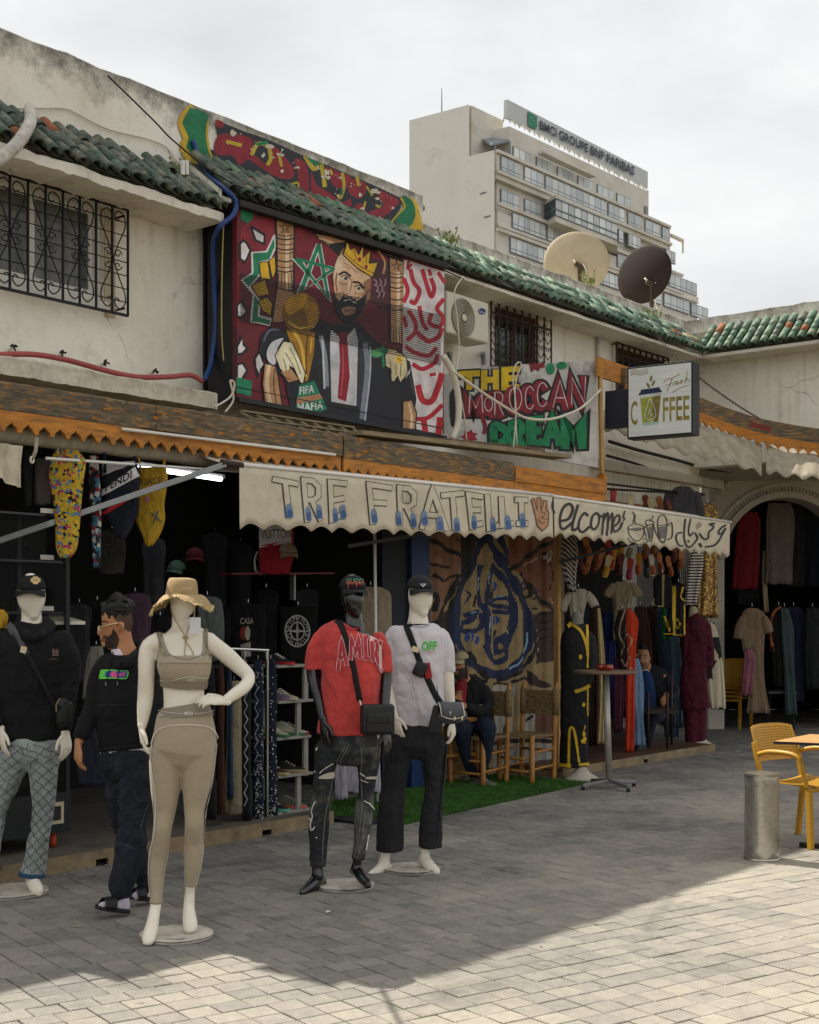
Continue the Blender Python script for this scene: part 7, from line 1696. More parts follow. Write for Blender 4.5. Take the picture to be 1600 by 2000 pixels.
for dx,dy in((.155,-.06),(-.26,-.10),(-.05,.28)):MB().tube([tq+V((dx,dy,0)),tq+V((dx*.75-.01,dy*.75+.01,tz-.04))],[.033,.028],M_LOG,9).build('leg',tb,smooth=True)
MB().tube([tq+V((.13,-.05,.29)),tq+V((-.26,-.10,.27))],.024,M_LOG,8).build('stretcher',tb,smooth=True);MB().tube([tq+V((.14,-.05,.16)),tq+V((.02,-.04,.28))],.012,M_LOG,7).build('brace',tb,smooth=True);MB().tube([tq+V((-.24,-.09,.25)),tq+V((-.05,.26,.25))],.02,M_LOG,8).build('stretcher',tb,smooth=True)
cm=thing('camera_body',tq+V((.06,-.08,tz)),'black camera lying on the log table','camera');c_=tq+V((.06,-.08,tz+.045));rbox('body',c_,V((.065,.01,0)),V((0,.03,0)),V((0,0,.04)),M_BAGK,cm,.01);MB().lathe(c_+V((-.03,-.03,0)),[(.032,0),(.032,.05),(.028,.06)],M_BAGK,16,ax=V((-.2,-1,0))).build('lens',cm,smooth=True);rbox('prism',c_+V((-.02,0,.045)),V((.025,0,0)),V((0,.022,0)),V((0,0,.014)),M_BAGK,cm,.006)
# tall bar table
bt=thing('bar_table',G(1190,1540),'tall round bar table with a grey steel column and cross foot','table');q=G(1190,1540);zt_=1.10;M_TT=mat('table_top_brown','#6a5443',.5,var=.2,scale=6)
tc_=P(1183,1309,q.y);tc_.z=zt_;MB().lathe(tc_,[(0,-.028),(.29,-.028),(.297,-.02),(.297,-.006),(.292,0),(0,0)],M_TT,40,cap=False).build('top',bt,auto=.7);MB().tube([q+UP*.07,tc_-UP*.03],.032,mat('satin_steel','#a8a398',.4,.4),16).build('column',bt,smooth=True);MB().lathe(tc_-UP*.034,[(.09,0),(.09,.006)],M_ALU,16).build('top_plate',bt)
for a in(.5,2.0,3.6,5.2):v=V((math.cos(a),math.sin(a),0));MB().bar(q+UP*.075,q+v*.30+UP*.045,.035,.03,M_ALU).build('foot',bt,bevel=.004);MB().lathe(q+v*.29,[(.018,0),(.018,.03)],M_BLACK,10).build('glide',bt)
M_POT=mat('red_glaze','#9a3418',.25,var=.2,coat=.5)
for i,(px,dd)in enumerate(((1175,.03),(1189,-.04))):
    c=P(px,1303,q.y+dd);c.z=zt_;o=thing('clay_pot',c,('small glossy red clay pot on the bar table, the rear one','small glossy red clay pot on the bar table, the front one')[i],'pot','clay pots on the bar table');MB().lathe(c,[(.02,0),(.038,.012),(.045,.03),(.04,.046),(.034,.052),(.036,.056),(.03,.054)],M_POT,20,cap=False).build('bowl',o,smooth=True);MB().lathe(c+UP*.053,[(.037,0),(.039,.004),(.036,.008),(.03,.006)],mat('pot_rim','#5a2c1c',.4),20,cap=False).build('rim',o,smooth=True)
# galvanised bin
bn=thing('litter_bin',G(1488,1678),'dented galvanised steel cylinder bin standing in the sun','bin');q=G(1488,1678);M_GALV=mat('galvanised','#b4b0a6',.26,.9,var=.10,scale=30,dirt='#8a867c',dscale=40,damt=.38,bump=.05,bscale=60);rs=[]
for i in range(25):
    z=.012+.555*i/24;r=.112+(.003 if i in(1,2,22)else 0)
    rs.append([q+V(((r-.012*math.exp(-((z-.47)/.05)**2-((a-3.3)/.3)**2)+.0012*math.sin(a*3+z*20))*math.cos(a),(r+.001*math.sin(a*5))*math.sin(a),z))for a in[2*math.pi*k/48 for k in range(48)]])
mb=MB();mb.rings(rs,M_GALV);mb.build('cylinder',bn,auto=.8);MB().lathe(q+UP*.566,[(.115,-.01),(.117,-.004),(.117,.004),(.108,.007),(.09,.0),(.03,-.004),(.001,-.002)],M_GALV,48,cap=False).build('lid',bn,auto=.9);MB().lathe(q,[(.118,0),(.119,.008),(.113,.016)],M_GALV,48).build('base_ring',bn,auto=.7)
M_YEL=mat('ochre_plastic','#b98a26',.45,var=.06)
def ychair(label,base,fwd,perf=True,z0=0.0,group='ochre plastic chairs'):
    fwd=fwd.normalized();sd=V((-fwd.y,fwd.x,0));o=thing('plastic_chair',base+UP*z0,label,'chair',group)
    def q(x,y,z):return base+sd*x+fwd*y+UP*(z+z0)
    w,d=.235,.22
    for x in(-w,w):
        MB().bar(q(x,d,0),q(x*.97,d-.02,.42),.04,.035,M_YEL,up=sd).build('leg',o,bevel=.006);MB().bar(q(x*1.02,-d-.04,0),q(x*.97,-d+.02,.42),.038,.035,M_YEL,up=sd).build('leg',o,bevel=.006)
        rs=[]
        pth=[q(x*1.0,-d-.01,.62),q(x*1.06,-d+.1,.645),q(x*1.08,.03,.648),q(x*1.08,.12,.63),q(x*1.06,.155,.58),q(x*1.02,.165,.5),q(x,.19,.42)]
        MB().tube(pth,.018,M_YEL,8,smooth=True).build('arm',o,smooth=True);MB().bar(q(x*.96,-d+.01,.42),q(x*.98,-d-.055,.70),.035,.03,M_YEL,up=sd).build('back_upright',o,bevel=.005)
    def sheet(name,fn,nu,nv,m):
        vs=[];fs=[]
        for i in range(nu+1):
            for j in range(nv+1):vs.append(fn(i/nu,j/nv))
        if not perf:
            for i in range(nu):
                for j in range(nv):a=i*(nv+1)+j;fs.append((a,a+1,a+nv+2,a+nv+1))
        else:             # each cell keeps a frame round a square hole
            for i in range(nu):
                for j in range(nv):
                    a=i*(nv+1)+j;c=[a,a+1,a+nv+2,a+nv+1]; 
                    if i in(0,nu-1)or j in(0,nv-1):fs.append(c);continue
                    m_=(vs[c[0]]+vs[c[1]]+vs[c[2]]+vs[c[3]])/4;k=len(vs);vs+=[m_+(vs[x_]-m_)*.5 for x_ in c]
                    for t in range(4):fs.append((c[t],c[(t+1)%4],k+(t+1)%4,k+t))
        mb=MB();mb.add(vs,fs,m);ob=mb.build(name,o);s_=ob.modifiers.new('s','SOLIDIFY');s_.thickness=.010;return ob
    sheet('seat',lambda u,v:q(-w+2*w*u,-d+.02+(2*d-.01)*v,.425+.03*(2*u-1)**2-.015*math.sin(math.pi*v)+(.0 if v<.9 else-.01)),18,16,M_YEL)
    sheet('backrest',lambda u,v:q((-w+2*w*u)*(1.04-.08*v),-d-.01-.085*v-.05*(1-(2*u-1)**2),.56+.26*v-.02*(2*u-1)**4*v),24,14,M_YEL)
    MB().tube([q(-w+.0,d-.01,.405),q(w,d-.01,.405)],.016,M_YEL,8).build('front_rail',o,smooth=True)
    return o
A_=G(1588,1660);B_=G(1563,1630);ctr=(A_+B_)/2;ychair('ochre plastic armchair with perforated back pulled up to the wooden table',ctr,V((.58,-.81,0)))
for i in range(4):
    b_=G(1424,1421)+V((.012*i,.035*i,0));ychair(('lowest','second','third','topmost')[i]+' ochre plastic armchair in the stack by the arcade pillar',b_,V((-.55,-.83,0)),False,.055*i)
ct=thing('cafe_table',V((2.95,9.05,0)),'square wooden cafe table with a thin black-edged top','table');a_=V((2.46,9.0,.742));e1,e2=V((.80,-.42,0)).normalized()*.68,V((.60,.80,0)).normalized()*.68
MB().prism([a_,a_+e1,a_+e1+e2,a_+e2],UP*.018,mat('light_table_wood','#b98d57',.5,var=.15,scale=5),M_BLACK).build('top',ct);cc=a_+(e1+e2)/2;MB().tube([V((cc.x,cc.y,0)),cc],.03,M_BLACK,12).build('column',ct);MB().bar(V((cc.x,cc.y,.02))-e1*.42,V((cc.x,cc.y,.02))+e1*.42,.05,.03,M_BLACK).build('foot',ct);MB().bar(V((cc.x,cc.y,.024))-e2*.42,V((cc.x,cc.y,.024))+e2*.42,.05,.03,M_BLACK).build('foot',ct)
# ---------------------------------------------------------------- seated people
fc=Fig(12.75)
m1=thing('person',G(935,1530),'bearded man in beige cap, red shirt and black jacket seated at the log table','person','people');M_JKT=mat('black_jacket','#0f0f13',.85,fold=9,var=.2,bump=.2,bscale=100);M_JN=mat('blue_jeans','#131d30',.85,var=.25,scale=10)
hd=[(899,1283,9,1),(899,1290,13,1.1),(899,1302,14.5,1.05),(898,1312,13,.95,-.03),(897,1321,10,.9,-.05),(897,1326,6,.9,-.06)];nk=[(905,1310,9,1,.04),(908,1325,10,1,.06),(912,1334,15,.8,.08)]
b1=fuse('body',[fc.sec(x)for x in(hd,nk,[(891,1303,2,1,-.10),(889,1309,3,1,-.13),(892,1311,2.5,1,-.10)],[(912,1336,24,.5,.08),(918,1370,28,.55,.1),(925,1412,30,.6,.12)],[(895,1346,10,1,.05),(886,1378,9,1,-.05),(892,1372,6,1,-.22),(899,1366,5,1,-.28)],[(940,1346,10,1,.08),(948,1378,9,1,.0),(925,1385,6,1,-.18),(912,1380,5,1,-.26)],[(935,1418,14,1,.05),(950,1422,13,1,-.22),(948,1470,10,1,-.2),(942,1516,6,1,-.12)],[(912,1418,14,1,.05),(905,1424,13,1,-.2),(908,1470,10,1,-.15),(925,1516,6,1,-.05)])],M_SKIN,m1,voxel=.0085,smooth=2)
dye(b1,[(M_BEARD,[(884,1308),(915,1302),(914,1326),(900,1333),(886,1330),(885,1315),(893,1318),(896,1312)]),(M_HAIR,[(906,1280),(917,1280),(918,1303),(908,1303)])])
add_hand(b1,M_SKIN,m1,fc.pt(899,1366,-.28),V((-.2,-.3,.6)),V((-.5,.6,.3)),.9,curl=(.5,.6,.4),thumb=1);add_hand(b1,M_SKIN,m1,fc.pt(911,1380,-.26),V((-.6,-.3,.3)),V((.4,-.6,.3)),.9,curl=(.5,.6,.4),thumb=-1)
fuse('jacket',[fc.sec([(911,1338,28,.6,.08),(915,1352,38,.55,.09),(920,1385,39,.6,.11),(928,1420,38,.62,.12)]),fc.sec([(888,1345,13,1,.05),(882,1370,13,1,-.02),(886,1380,12,1,-.12),(893,1373,10,1,-.23),(897,1368,8,1,-.27)]),fc.sec([(943,1348,14,1,.08),(953,1376,13,1,.02),(938,1390,12,1,-.10),(922,1386,10.5,1,-.20),(914,1381,8,1,-.25)])],M_JKT,m1,voxel=.010,smooth=2,wrinkle=.008,wscale=9)
sh_=fuse('shirt',[fc.sec([(902,1327,8,.8,.0),(901,1340,12,.7,-.06),(899,1362,12,.7,-.08),(899,1380,12,.7,-.08)])],mat('crimson_shirt','#7d1420',.8),m1,voxel=.008,smooth=2)
fuse('jeans',[fc.sec([(937,1420,18,1,.08),(950,1420,19,1,-.23),(951,1440,15,1,-.24),(949,1475,11.5,1,-.2),(943,1512,9.5,1,-.13)]),fc.sec([(912,1420,18,1,.08),(905,1422,19,1,-.21),(906,1445,15,1,-.2),(910,1478,11,1,-.14),(926,1512,9,1,-.06)])],M_JN,m1,voxel=.009,smooth=2,wrinkle=.006)
M_SNK=mat('grey_sneaker','#6b665f',.8,var=.3);M_SOLE=mat('pale_sole','#cfc8b8',.7)
def shoe(name,label,c,d_,m,ms,parent=None,ln=.29,hi=.0,lace=None,group=None,zt=0.0):
    """A low shoe: sole and upper lofted heel to toe; c is the heel point on the floor, d_ the toe direction."""
    d_=d_.normalized();sd=d_.cross(UP).normalized();up_=sd.cross(d_)
    o=thing(name,c,label,'shoe',group)if parent is None else None;par=o or parent;rs=[];ru=[]
    for u,w_,h in((0,.024,.055+hi),(.06,.032,.075+hi),(.2,.036,.085+hi),(.35,.036,.083+hi*.5),(.5,.040,.066),(.7,.045,.048),(.88,.038,.036),(1.0,.016,.024)):
        q=c+d_*ln*u;k=ln/.29;rs.append([q+sd*(x*(w_+.004)*k)+up_*z for x,z in((-1,.0),(1,.0),(1.04,.012),(1,.024*k),(-1,.024*k),(-1.04,.012))]);ru.append([q+sd*(w_*k*math.cos(a)*(1 if math.sin(a)<.5 else .86))+up_*(.022*k+(h*k-.022*k)*max(0,math.sin(a)))for a in[math.pi*t/8 for t in range(9)]])
    MB().rings(rs,ms).build('sole',par,auto=.9);MB().rings(ru,m).build('upper',par,smooth=True)
    if lace:
        lb=MB()
        for i in range(4):q=c+d_*ln*(.40+.08*i)+up_*(.083+hi*.4-.011*i)*(ln/.29);lb.tube([q-sd*.022,q+up_*.006,q+sd*.022],.003,lace,5)
        lb.build('laces',par)
    return o
shoe('x','',G(921,1531),V((.75,-.66,0)),M_SNK,M_SOLE,m1,lace=M_SOLE);shoe('x','',G(914,1520),V((-.2,-1,0)),M_SNK,M_SOLE,m1,lace=M_SOLE)
cap(900,1286,15.5,fc,'beige baseball cap worn by the seated bearded man','#a89a78',face=(-.75,-1),down=.9,group=None)
# second seated man, inside the stall
f2=Fig(16.1)
m2=thing('person',wT(1290,1465,-8.2),'older man in dark jacket and blue jumper seated among the hanging robes','person','people');m2.location=G(1275,1462,.085);ORG[m2.name]=m2.location.copy()
b2_=fuse('body',[f2.sec(x)for x in([(1256,1265,8,1),(1256,1272,12.5,1.05),(1256,1284,13.5,1.05),(1257,1295,12,1,-.02),(1257,1304,9.5,.95,-.03),(1257,1310,6,.9,-.04)],[(1262,1296,8,1,.03),(1266,1312,10,1,.05)],[(1254,1284,2,1,-.08),(1252,1291,2.6,1,-.105),(1255,1293,2,1,-.085)],[(1268,1284,2.6,.5,.0),(1269,1289,2.4,.5,.0)],[(1266,1314,20,.5,.05),(1280,1350,24,.6,.05),(1285,1392,24,.6,.05)],[(1296,1322,9,1,.02),(1312,1350,8,1,-.05),(1308,1362,6,1,-.15),(1300,1358,4.5,1,-.2)],[(1278,1392,11,1,-.05),(1262,1394,10,1,-.3),(1262,1425,7,1,-.3),(1272,1430,5,1,-.28)],[(1286,1396,11,1,-.05),(1272,1400,10,1,-.35),(1265,1440,7,1,-.35),(1265,1458,5,1,-.3)])],M_SKIN,m2,voxel=.0085,smooth=2)
dye(b2_,[(M_HAIR,[(1240,1256),(1275,1256),(1275,1284),(1269,1280),(1266,1270),(1248,1268),(1243,1270)]),(mat('grey_stubble','#8a6248',.7),[(1246,1298),(1256,1293),(1268,1296),(1264,1312),(1250,1312)])])
p=Paint(surf(b2_),0,0,1,off=.003,step=.0002)
for x in(1250,1260.5):p.stroke([(x-3,1281),(x+2.5,1280)],1.7,M_HAIR);p.ell(x,1284.5,2.0,.9,'#1a1210')
p.stroke([(1251,1300),(1255,1299.3),(1259,1300)],1.3,mat('lips2','#6d3c30'));p.build('face_features',m2,kind='stuff')
add_hand(b2_,M_SKIN,m2,f2.pt(1300,1358,-.2),V((-.35,-.35,-.7)),V((-.1,-.9,.5)),.95,curl=(.25,.35,.3),thumb=-1)
fuse('jacket',[f2.sec([(1270,1314,20,.6,.05),(1280,1326,27,.6,.05),(1288,1352,30,.62,.05),(1292,1395,28,.62,.05)]),f2.sec([(1300,1326,12,1,.02),(1316,1350,12,1,-.04),(1314,1362,10,1,-.13),(1307,1362,8,1,-.17)])],mat('navy_black_jacket','#10131c',.85),m2,voxel=.010,smooth=2,wrinkle=.007)
fuse('jumper',[f2.sec([(1262,1315,9,.8,-.08),(1264,1330,13,.7,-.10),(1268,1360,13,.7,-.12),(1268,1388,13,.7,-.12)])],mat('blue_jumper','#12305a',.9),m2,voxel=.009);fuse('collar',[f2.sec([(1258,1311,7,.9,-.04),(1264,1317,8,.8,-.08)])],M_WT,m2,voxel=.007)
fuse('trousers',[f2.sec([(1280,1392,14,1,-.02),(1264,1396,13,1,-.3),(1263,1425,9,1,-.32),(1272,1432,7.5,1,-.3)]),f2.sec([(1288,1398,14,1,-.02),(1273,1402,13,1,-.34),(1266,1440,9,1,-.36),(1265,1455,8,1,-.32)])],mat('slate_trousers','#232a3c',.9),m2,voxel=.010,wrinkle=.006)
shoe('x','',f2.pt(1273,1434,-.28),V((-.6,-.5,-.35)),M_SNK,M_BAGK,m2);shoe('x','',G(1262,1461,.086),V((-.55,-.8,0)),M_BAGK,M_BAGK,m2)
st=thing('metal_chair',G(1300,1462,.085),'dark metal armchair under the older seated man','chair');c_=G(1300,1462,.085)
for dx,dy in((-.20,0),(.02,0),(-.20,.45),(.16,.45)):MB().tube([c_+V((dx,dy,0)),c_+V((dx,dy,.66 if dy==0 else .9))],.014,mat('brown_metal','#2c1d18',.5),8).build('leg',st,smooth=True)
MB().box(c_+V((-.05,.24,.42)),V((.2,0,0)),V((0,.22,0)),V((0,0,.02)),MATS['brown_metal']).build('seat',st)

# ---------------------------------------------------------------- hanging clothes
def gown(name,label,rows,T=None,Y=None,m=None,cat='garment',group=None,ry=.04,folds=5,sl=(),seed=0.0,hang=True,flat=.6,amp=.42):
    """A hanging garment: rows (y, left, right) down its length; sleeves as extra tapering lofts."""
    mid=sum((r[1]+r[2])/2 for r in rows)/len(rows)
    if Y is None:Y=wT(mid,0,T).y
    k=Y/F;o=thing(name,P(mid,rows[-1][0],Y),label,cat,group);q=crom([V((r[1],r[2],r[0]))for r in rows],5);rs=[]
    for i,c in enumerate(q):
        v=i/(len(q)-1);L=[]
        for j in range(36):
            a=2*math.pi*j/36;rx=(c.y-c.x)/2;w_=v**.5;fo=1+amp*w_*math.sin(folds*a+seed+1.6*math.sin(v*3+seed))+amp*.6*w_*math.sin((folds*2+1)*a+seed*3+v*2)
            sgn=lambda t:(1 if t>=0 else-1)*abs(t)**flat
            L.append(P((c.x+c.y)/2+rx*sgn(math.cos(a))*(1+.03*math.sin(v*9+seed)),c.z+2.0*v*v*math.sin(folds*a),Y-ry*fo*math.sin(a)*(.45+.55*v)))
        rs.append(L)
    MB().rings(rs,m).build('cloth',o,smooth=True)
    for s_ in sl:MB().rings(loft_rings(dens([(P(x,y,Y+dy),r*k,r*k*.6)for x,y,r,dy in s_]),14,roundends=(True,False)),m).build('sleeve',o,smooth=True)
    if hang:
        t=rows[0];cx_=(t[1]+t[2])/2;mm=MB();mm.tube([P(cx_-13,t[0]+4,Y),P(cx_,t[0]-3,Y),P(cx_+13,t[0]+4,Y)],.005,M_BLACK,5);mm.tube([P(cx_,t[0]-3,Y),P(cx_,t[0]-10,Y)],.003,M_CHR,5);mm.build('hanger',o)
    return o
def cl(c,**k):return mat('cloth_'+c.strip('#'),c,.9,var=.12,scale=6,fold=9,bump=.2,bscale=140,**k)
def stripes(name,c1,c2,sc,ax='Z',th=.5,rough=.9,metal=0.0):
    if name in MATS:return MATS[name]
    m=bpy.data.materials.new(name);m.use_nodes=True;t=m.node_tree;b=t.nodes['Principled BSDF'];b.inputs['Roughness'].default_value=rough;b.inputs['Metallic'].default_value=metal
    g=t.nodes.new('ShaderNodeTexCoord');w_=t.nodes.new('ShaderNodeTexWave');w_.bands_direction=ax;w_.inputs['Scale'].default_value=sc;w_.inputs['Distortion'].default_value=1.2;w_.inputs['Detail'].default_value=2;t.links.new(g.outputs['Object'],w_.inputs[0])
    r=t.nodes.new('ShaderNodeValToRGB');r.color_ramp.interpolation='CONSTANT';r.color_ramp.elements[0].color=(*lin(c1),1);r.color_ramp.elements[1].position=th;r.color_ramp.elements[1].color=(*lin(c2),1);t.links.new(w_.outputs[0],r.inputs[0]);t.links.new(r.outputs[0],b.inputs['Base Color']);MATS[name]=m;return m
def blotch(name,cols,sc,rough=.85,metal=0.0,vor=True):
    if name in MATS:return MATS[name]
    m=bpy.data.materials.new(name);m.use_nodes=True;t=m.node_tree;b=t.nodes['Principled BSDF'];b.inputs['Roughness'].default_value=rough;b.inputs['Metallic'].default_value=metal
    g=t.nodes.new('ShaderNodeTexCoord');w_=t.nodes.new('ShaderNodeTexVoronoi' if vor else 'ShaderNodeTexNoise');w_.inputs['Scale'].default_value=sc;t.links.new(g.outputs['Object'],w_.inputs['Vector'])
    r=t.nodes.new('ShaderNodeValToRGB');r.color_ramp.interpolation='CONSTANT';e=r.color_ramp.elements;n=len(cols)
    e[0].color=(*lin(cols[0]),1);e[1].position=1/n;e[1].color=(*lin(cols[1]),1)
    for i in range(2,n):x=e.new(i/n);x.color=(*lin(cols[i]),1)
    sp=t.nodes.new('ShaderNodeSeparateColor')
    if vor:t.links.new(w_.outputs['Color'],sp.inputs[0]);t.links.new(sp.outputs[0],r.inputs[0])
    else:
        mr=t.nodes.new('ShaderNodeMapRange');mr.inputs[1].default_value=.3;mr.inputs[2].default_value=.7;t.links.new(w_.outputs[0],mr.inputs[0]);t.links.new(mr.outputs[0],r.inputs[0])
    t.links.new(r.outputs[0],b.inputs['Base Color']);MATS[name]=m;return m
KG='robes and tops hanging in the kaftan stall'
M_SEQ=blotch('gold_sequins',['#5a3420','#6d4424','#4a2c1c','#a8823c','#d8b860'],95,.35,.5);M_COW=blotch('cow_print',['#c9bda2','#c9bda2','#1a1a1c','#c9bda2','#c4b896'],5.0);M_STR=stripes('woven_stripe','#d3cdc2','#26262a',9,'Z',.5);M_STR2=stripes('poncho_stripe','#b4ada0','#23211f',12,'DIAGONAL',.5)
TB=[('blouse','beige short-sleeved blouse hanging above the orange dress',[(1136,1204,1230),(1146,1198,1236),(1170,1196,1236),(1200,1198,1230),(1250,1196,1222)],-7.75,'#8f8068',[[(1200,1144,8,0),(1190,1156,9,0),(1186,1166,8,0)],[(1234,1144,8,0),(1244,1156,9,0),(1247,1165,8,0)]]),
 ('dress','coral orange full-length dress edged in tan',[(1190,1223,1233),(1215,1222,1247),(1260,1225,1243),(1330,1223,1240),(1400,1222,1240),(1468,1221,1239)],-7.45,'#c23c1e',[]),
 ('robe','black robe with a curling tan border beside the orange dress',[(1192,1208,1224),(1225,1200,1222),(1270,1206,1222),(1310,1212,1222)],-7.5,'#15120f',[]),
 ('robe','pale blue shirt robe hanging beside the orange dress',[(1286,1240,1248),(1320,1238,1256),(1360,1236,1258),(1400,1240,1257),(1455,1238,1261)],-7.4,'#6d8aa8',[[(1243,1310,6,0),(1240,1340,8,0),(1240,1362,9,0)]]),
 ('robe','long chocolate brown robe behind the black kaftan',[(1185,1152,1168),(1230,1150,1176),(1320,1150,1172),(1455,1150,1170)],-7.6,'#2c1a12',[]),
 ('scarf','cream and mustard striped scarf twisted down beside the bar table',[(1188,1166,1172),(1240,1168,1178),(1300,1170,1182),(1380,1170,1180),(1452,1166,1181)],-7.4,'#b5a070',[]),
 ('robe','royal blue robe hanging behind the beige blouse',[(1195,1180,1198),(1240,1178,1202),(1320,1180,1204),(1400,1182,1200)],-7.9,'#16285c',[]),
 ('robe','plum purple robe trimmed with cream cuffs',[(1285,1200,1210),(1340,1198,1220),(1430,1199,1216)],-7.55,'#43182c',[]),
 ('robe','long steel blue robe behind the seated older man',[(1190,1285,1310),(1250,1284,1322),(1340,1290,1328),(1438,1298,1326)],-8.3,'#34445a',[]),
 ('robe','teal and sand striped robe at the back of the stall',[(1190,1306,1326),(1300,1306,1334),(1420,1312,1334)],-8.1,'#3d5260',[]),
 ('robe','rust brown robe above the older man',[(1185,1240,1262),(1240,1238,1272),(1310,1242,1276)],-8.5,'#40291a',[]),
 ('robe','dark brown robe at the rear of the stall',[(1185,1264,1284),(1240,1262,1290),(1330,1262,1288)],-8.6,'#2e1f17',[]),
 ('scarf','black and white striped woven scarf hanging folded',[(1068,1352,1374),(1100,1346,1374),(1140,1341,1368),(1180,1336,1362)],-7.35,M_STR,[]),
 ('scarf','grey and white striped woven shawl with tassels',[(1070,1322,1346),(1110,1324,1350),(1150,1330,1344)],-7.5,stripes('grey_stripe','#b9b9b4','#4c5058',14,'X',.5),[]),
 ('dress','copper sequined dress hanging by the white pillar',[(985,1370,1396),(1000,1364,1402),(1040,1366,1400),(1090,1364,1402),(1150,1362,1402),(1206,1360,1403)],-7.62,M_SEQ,[]),
 ('robe','black and cream cow-print robe beside the maroon dress',[(1215,1374,1394),(1260,1376,1408),(1320,1380,1414),(1385,1388,1418)],-7.6,M_COW,[]),
 ('shirt','grey zipped hooded shirt hanging above the second awning',[(950,1322,1346),(962,1308,1360),(985,1304,1364),(1015,1304,1368)],-7.5,'#4c4b52',[[(1308,964,9,0),(1302,990,9,0),(1302,1016,8,0)],[(1358,964,9,0),(1366,990,9,0),(1368,1012,8,0)]]),
 ('poncho','black and white patterned poncho by the pine post',[(1045,1098,1124),(1080,1096,1130),(1120,1100,1126),(1155,1112,1126)],-7.3,M_STR2,[]),
 ('blouse','cream linen blouse with frog fastenings above the black kaftan',[(1150,1118,1142),(1160,1112,1150),(1185,1112,1144),(1205,1114,1140)],-7.28,'#9b9484',[[(1116,1160,8,0),(1104,1176,9,0),(1098,1194,9,0)],[(1146,1160,8,0),(1156,1172,9,0),(1162,1184,9,0)]]),
 ('waistcoat','black waistcoat with a gold braided front',[(1122,1284,1304),(1134,1276,1312),(1160,1276,1313),(1186,1278,1313)],-7.35,'#16171d',[]),
 ('jacket','black sleeveless jacket embroidered with yellow cord',[(1140,1316,1334),(1160,1310,1336),(1200,1304,1337),(1242,1298,1337)],-7.3,'#121216',[]),
 ('robe','emerald green robe glimpsed behind the embroidered jacket',[(1185,1292,1300),(1215,1291,1304),(1248,1292,1312)],-7.5,'#0f6a3a',[]),
 ('robe','dark indigo robe in the rear corner of the stall',[(1180,1205,1225),(1260,1200,1235),(1400,1204,1232)],-8.7,'#141a2c',[]),
 ('robe','grey blue robe hanging left in the stall',[(1190,1128,1150),(1300,1126,1160),(1420,1130,1158)],-8.4,'#2a3340',[])]
KO={}
for i,(nm,lb,rows,T,c,sl)in enumerate(TB):KO[lb]=gown(nm,lb,rows,T,None,cl(c)if isinstance(c,str)else c,nm,KG,seed=i*1.3,sl=sl,folds=6+i%4)
def kid(o,n):return[x for x in COL.objects if x.parent==o and x.name.startswith(n)]
YT='#c7a21c'
o=KO['black sleeveless jacket embroidered with yellow cord'];p=Paint(surf(*kid(o,'cloth')),1070,1060,4.571,off=.008,step=.0004,ml=20)
for st_,w_ in(([(1130,395),(1125,600),(1130,820)],26),([(1205,400),(1190,480),(1215,520)],14),([(1045,815),(1130,815)],12),([(1135,825),(1215,825)],12),([(1215,560),(1215,820)],12),([(1050,660),(1085,790)],18),([(1160,680),(1140,720),(1165,770),(1180,720),(1160,680)],9)):p.stroke(st_,w_,YT)
p.build('embroidery',o,kind='stuff')
o=KO['black waistcoat with a gold braided front'];p=Paint(surf(*kid(o,'cloth')),1070,1060,4.571,off=.008,step=.0004,ml=20);p.stroke([(1030,290),(1030,560)],22,'#9c8a50');p.stroke([(945,500),(960,560),(1100,575)],8,'#b5a264');p.build('braid',o,kind='stuff')
o=KO['coral orange full-length dress edged in tan'];p=Paint(surf(*kid(o,'cloth')),1070,1060,4.571,off=.006,step=.0004,ml=20);p.stroke([(710,820),(750,870),(715,960),(730,1020),(705,1100),(750,1125)],12,'#b09274');p.build('trim',o,kind='stuff')
o=KO['black robe with a curling tan border beside the orange dress'];p=Paint(surf(*kid(o,'cloth')),1070,1060,4.571,off=.006,step=.0004,ml=20);p.stroke([(690,600),(650,720),(640,830),(680,920),(650,1010),(690,1100)],14,'#8d7355');p.build('trim',o,kind='stuff')
# dressed busts: black kaftan with yellow braid, maroon tunic
def bust(label,Y0,base,rows,m,neck,mneck,sl=()):
    g_=Fig(Y0);o=thing('dress_form',base,label,'dress form','dress forms at the kaftan stall');fuse('garment',[g_.sec(rows)]+[g_.sec(x)for x in sl],m,o,voxel=.010,smooth=2,wrinkle=.008,wscale=7,ends={0:(True,False)});fuse('neck',[g_.sec(neck)],mneck,o,voxel=.008)
    MB().lathe(base,[(.17,0),(.16,.02),(.08,.07),(.045,.12),(.03,.13)],mat('plaster_foot','#b9b2a2',.9,var=.15),20).build('cone_foot',o,smooth=True);MB().tube([base+UP*.1,base+UP*.5],.014,M_IRON,8).build('stem',o);return o
k1=bust('black kaftan with yellow braid on a dress form beside the pine post',13.15,G(1136,1522),[(1128,1226,20,.7),(1127,1240,31,.55),(1127,1268,33,.6),(1124,1330,28,.6),(1122,1400,28,.6),(1121,1497,27.5,.6)],mat('black_crepe','#0e0e10',.8,var=.2),[(1128,1203,11,.9),(1128,1225,13,.9)],mat('grey_bust','#77746c',.8),[[(1150,1246,14),(1152,1290,15),(1142,1335,12)]])
sk=surf(*kid(k1,'garment'));p=Paint(sk,1080,1240,4.444,off=.008,step=.0004,ml=24)
for st_,w_ in(([(292,-80),(302,100),(300,280)],20),([(200,490),(260,470),(312,440)],30),([(298,470),(296,640),(298,700)],12),([(140,1130),(145,850),(165,800),(190,860),(225,1100)],20),([(60,1125),(150,1135)],26),([(230,1125),(300,1120)],26),([(275,940),(262,860),(275,790)],8)):p.stroke(st_,w_,YT)
for x,y in((238,190),(263,605),(265,860),(255,920),(270,900)):p.ell(x,y,14,20,YT)
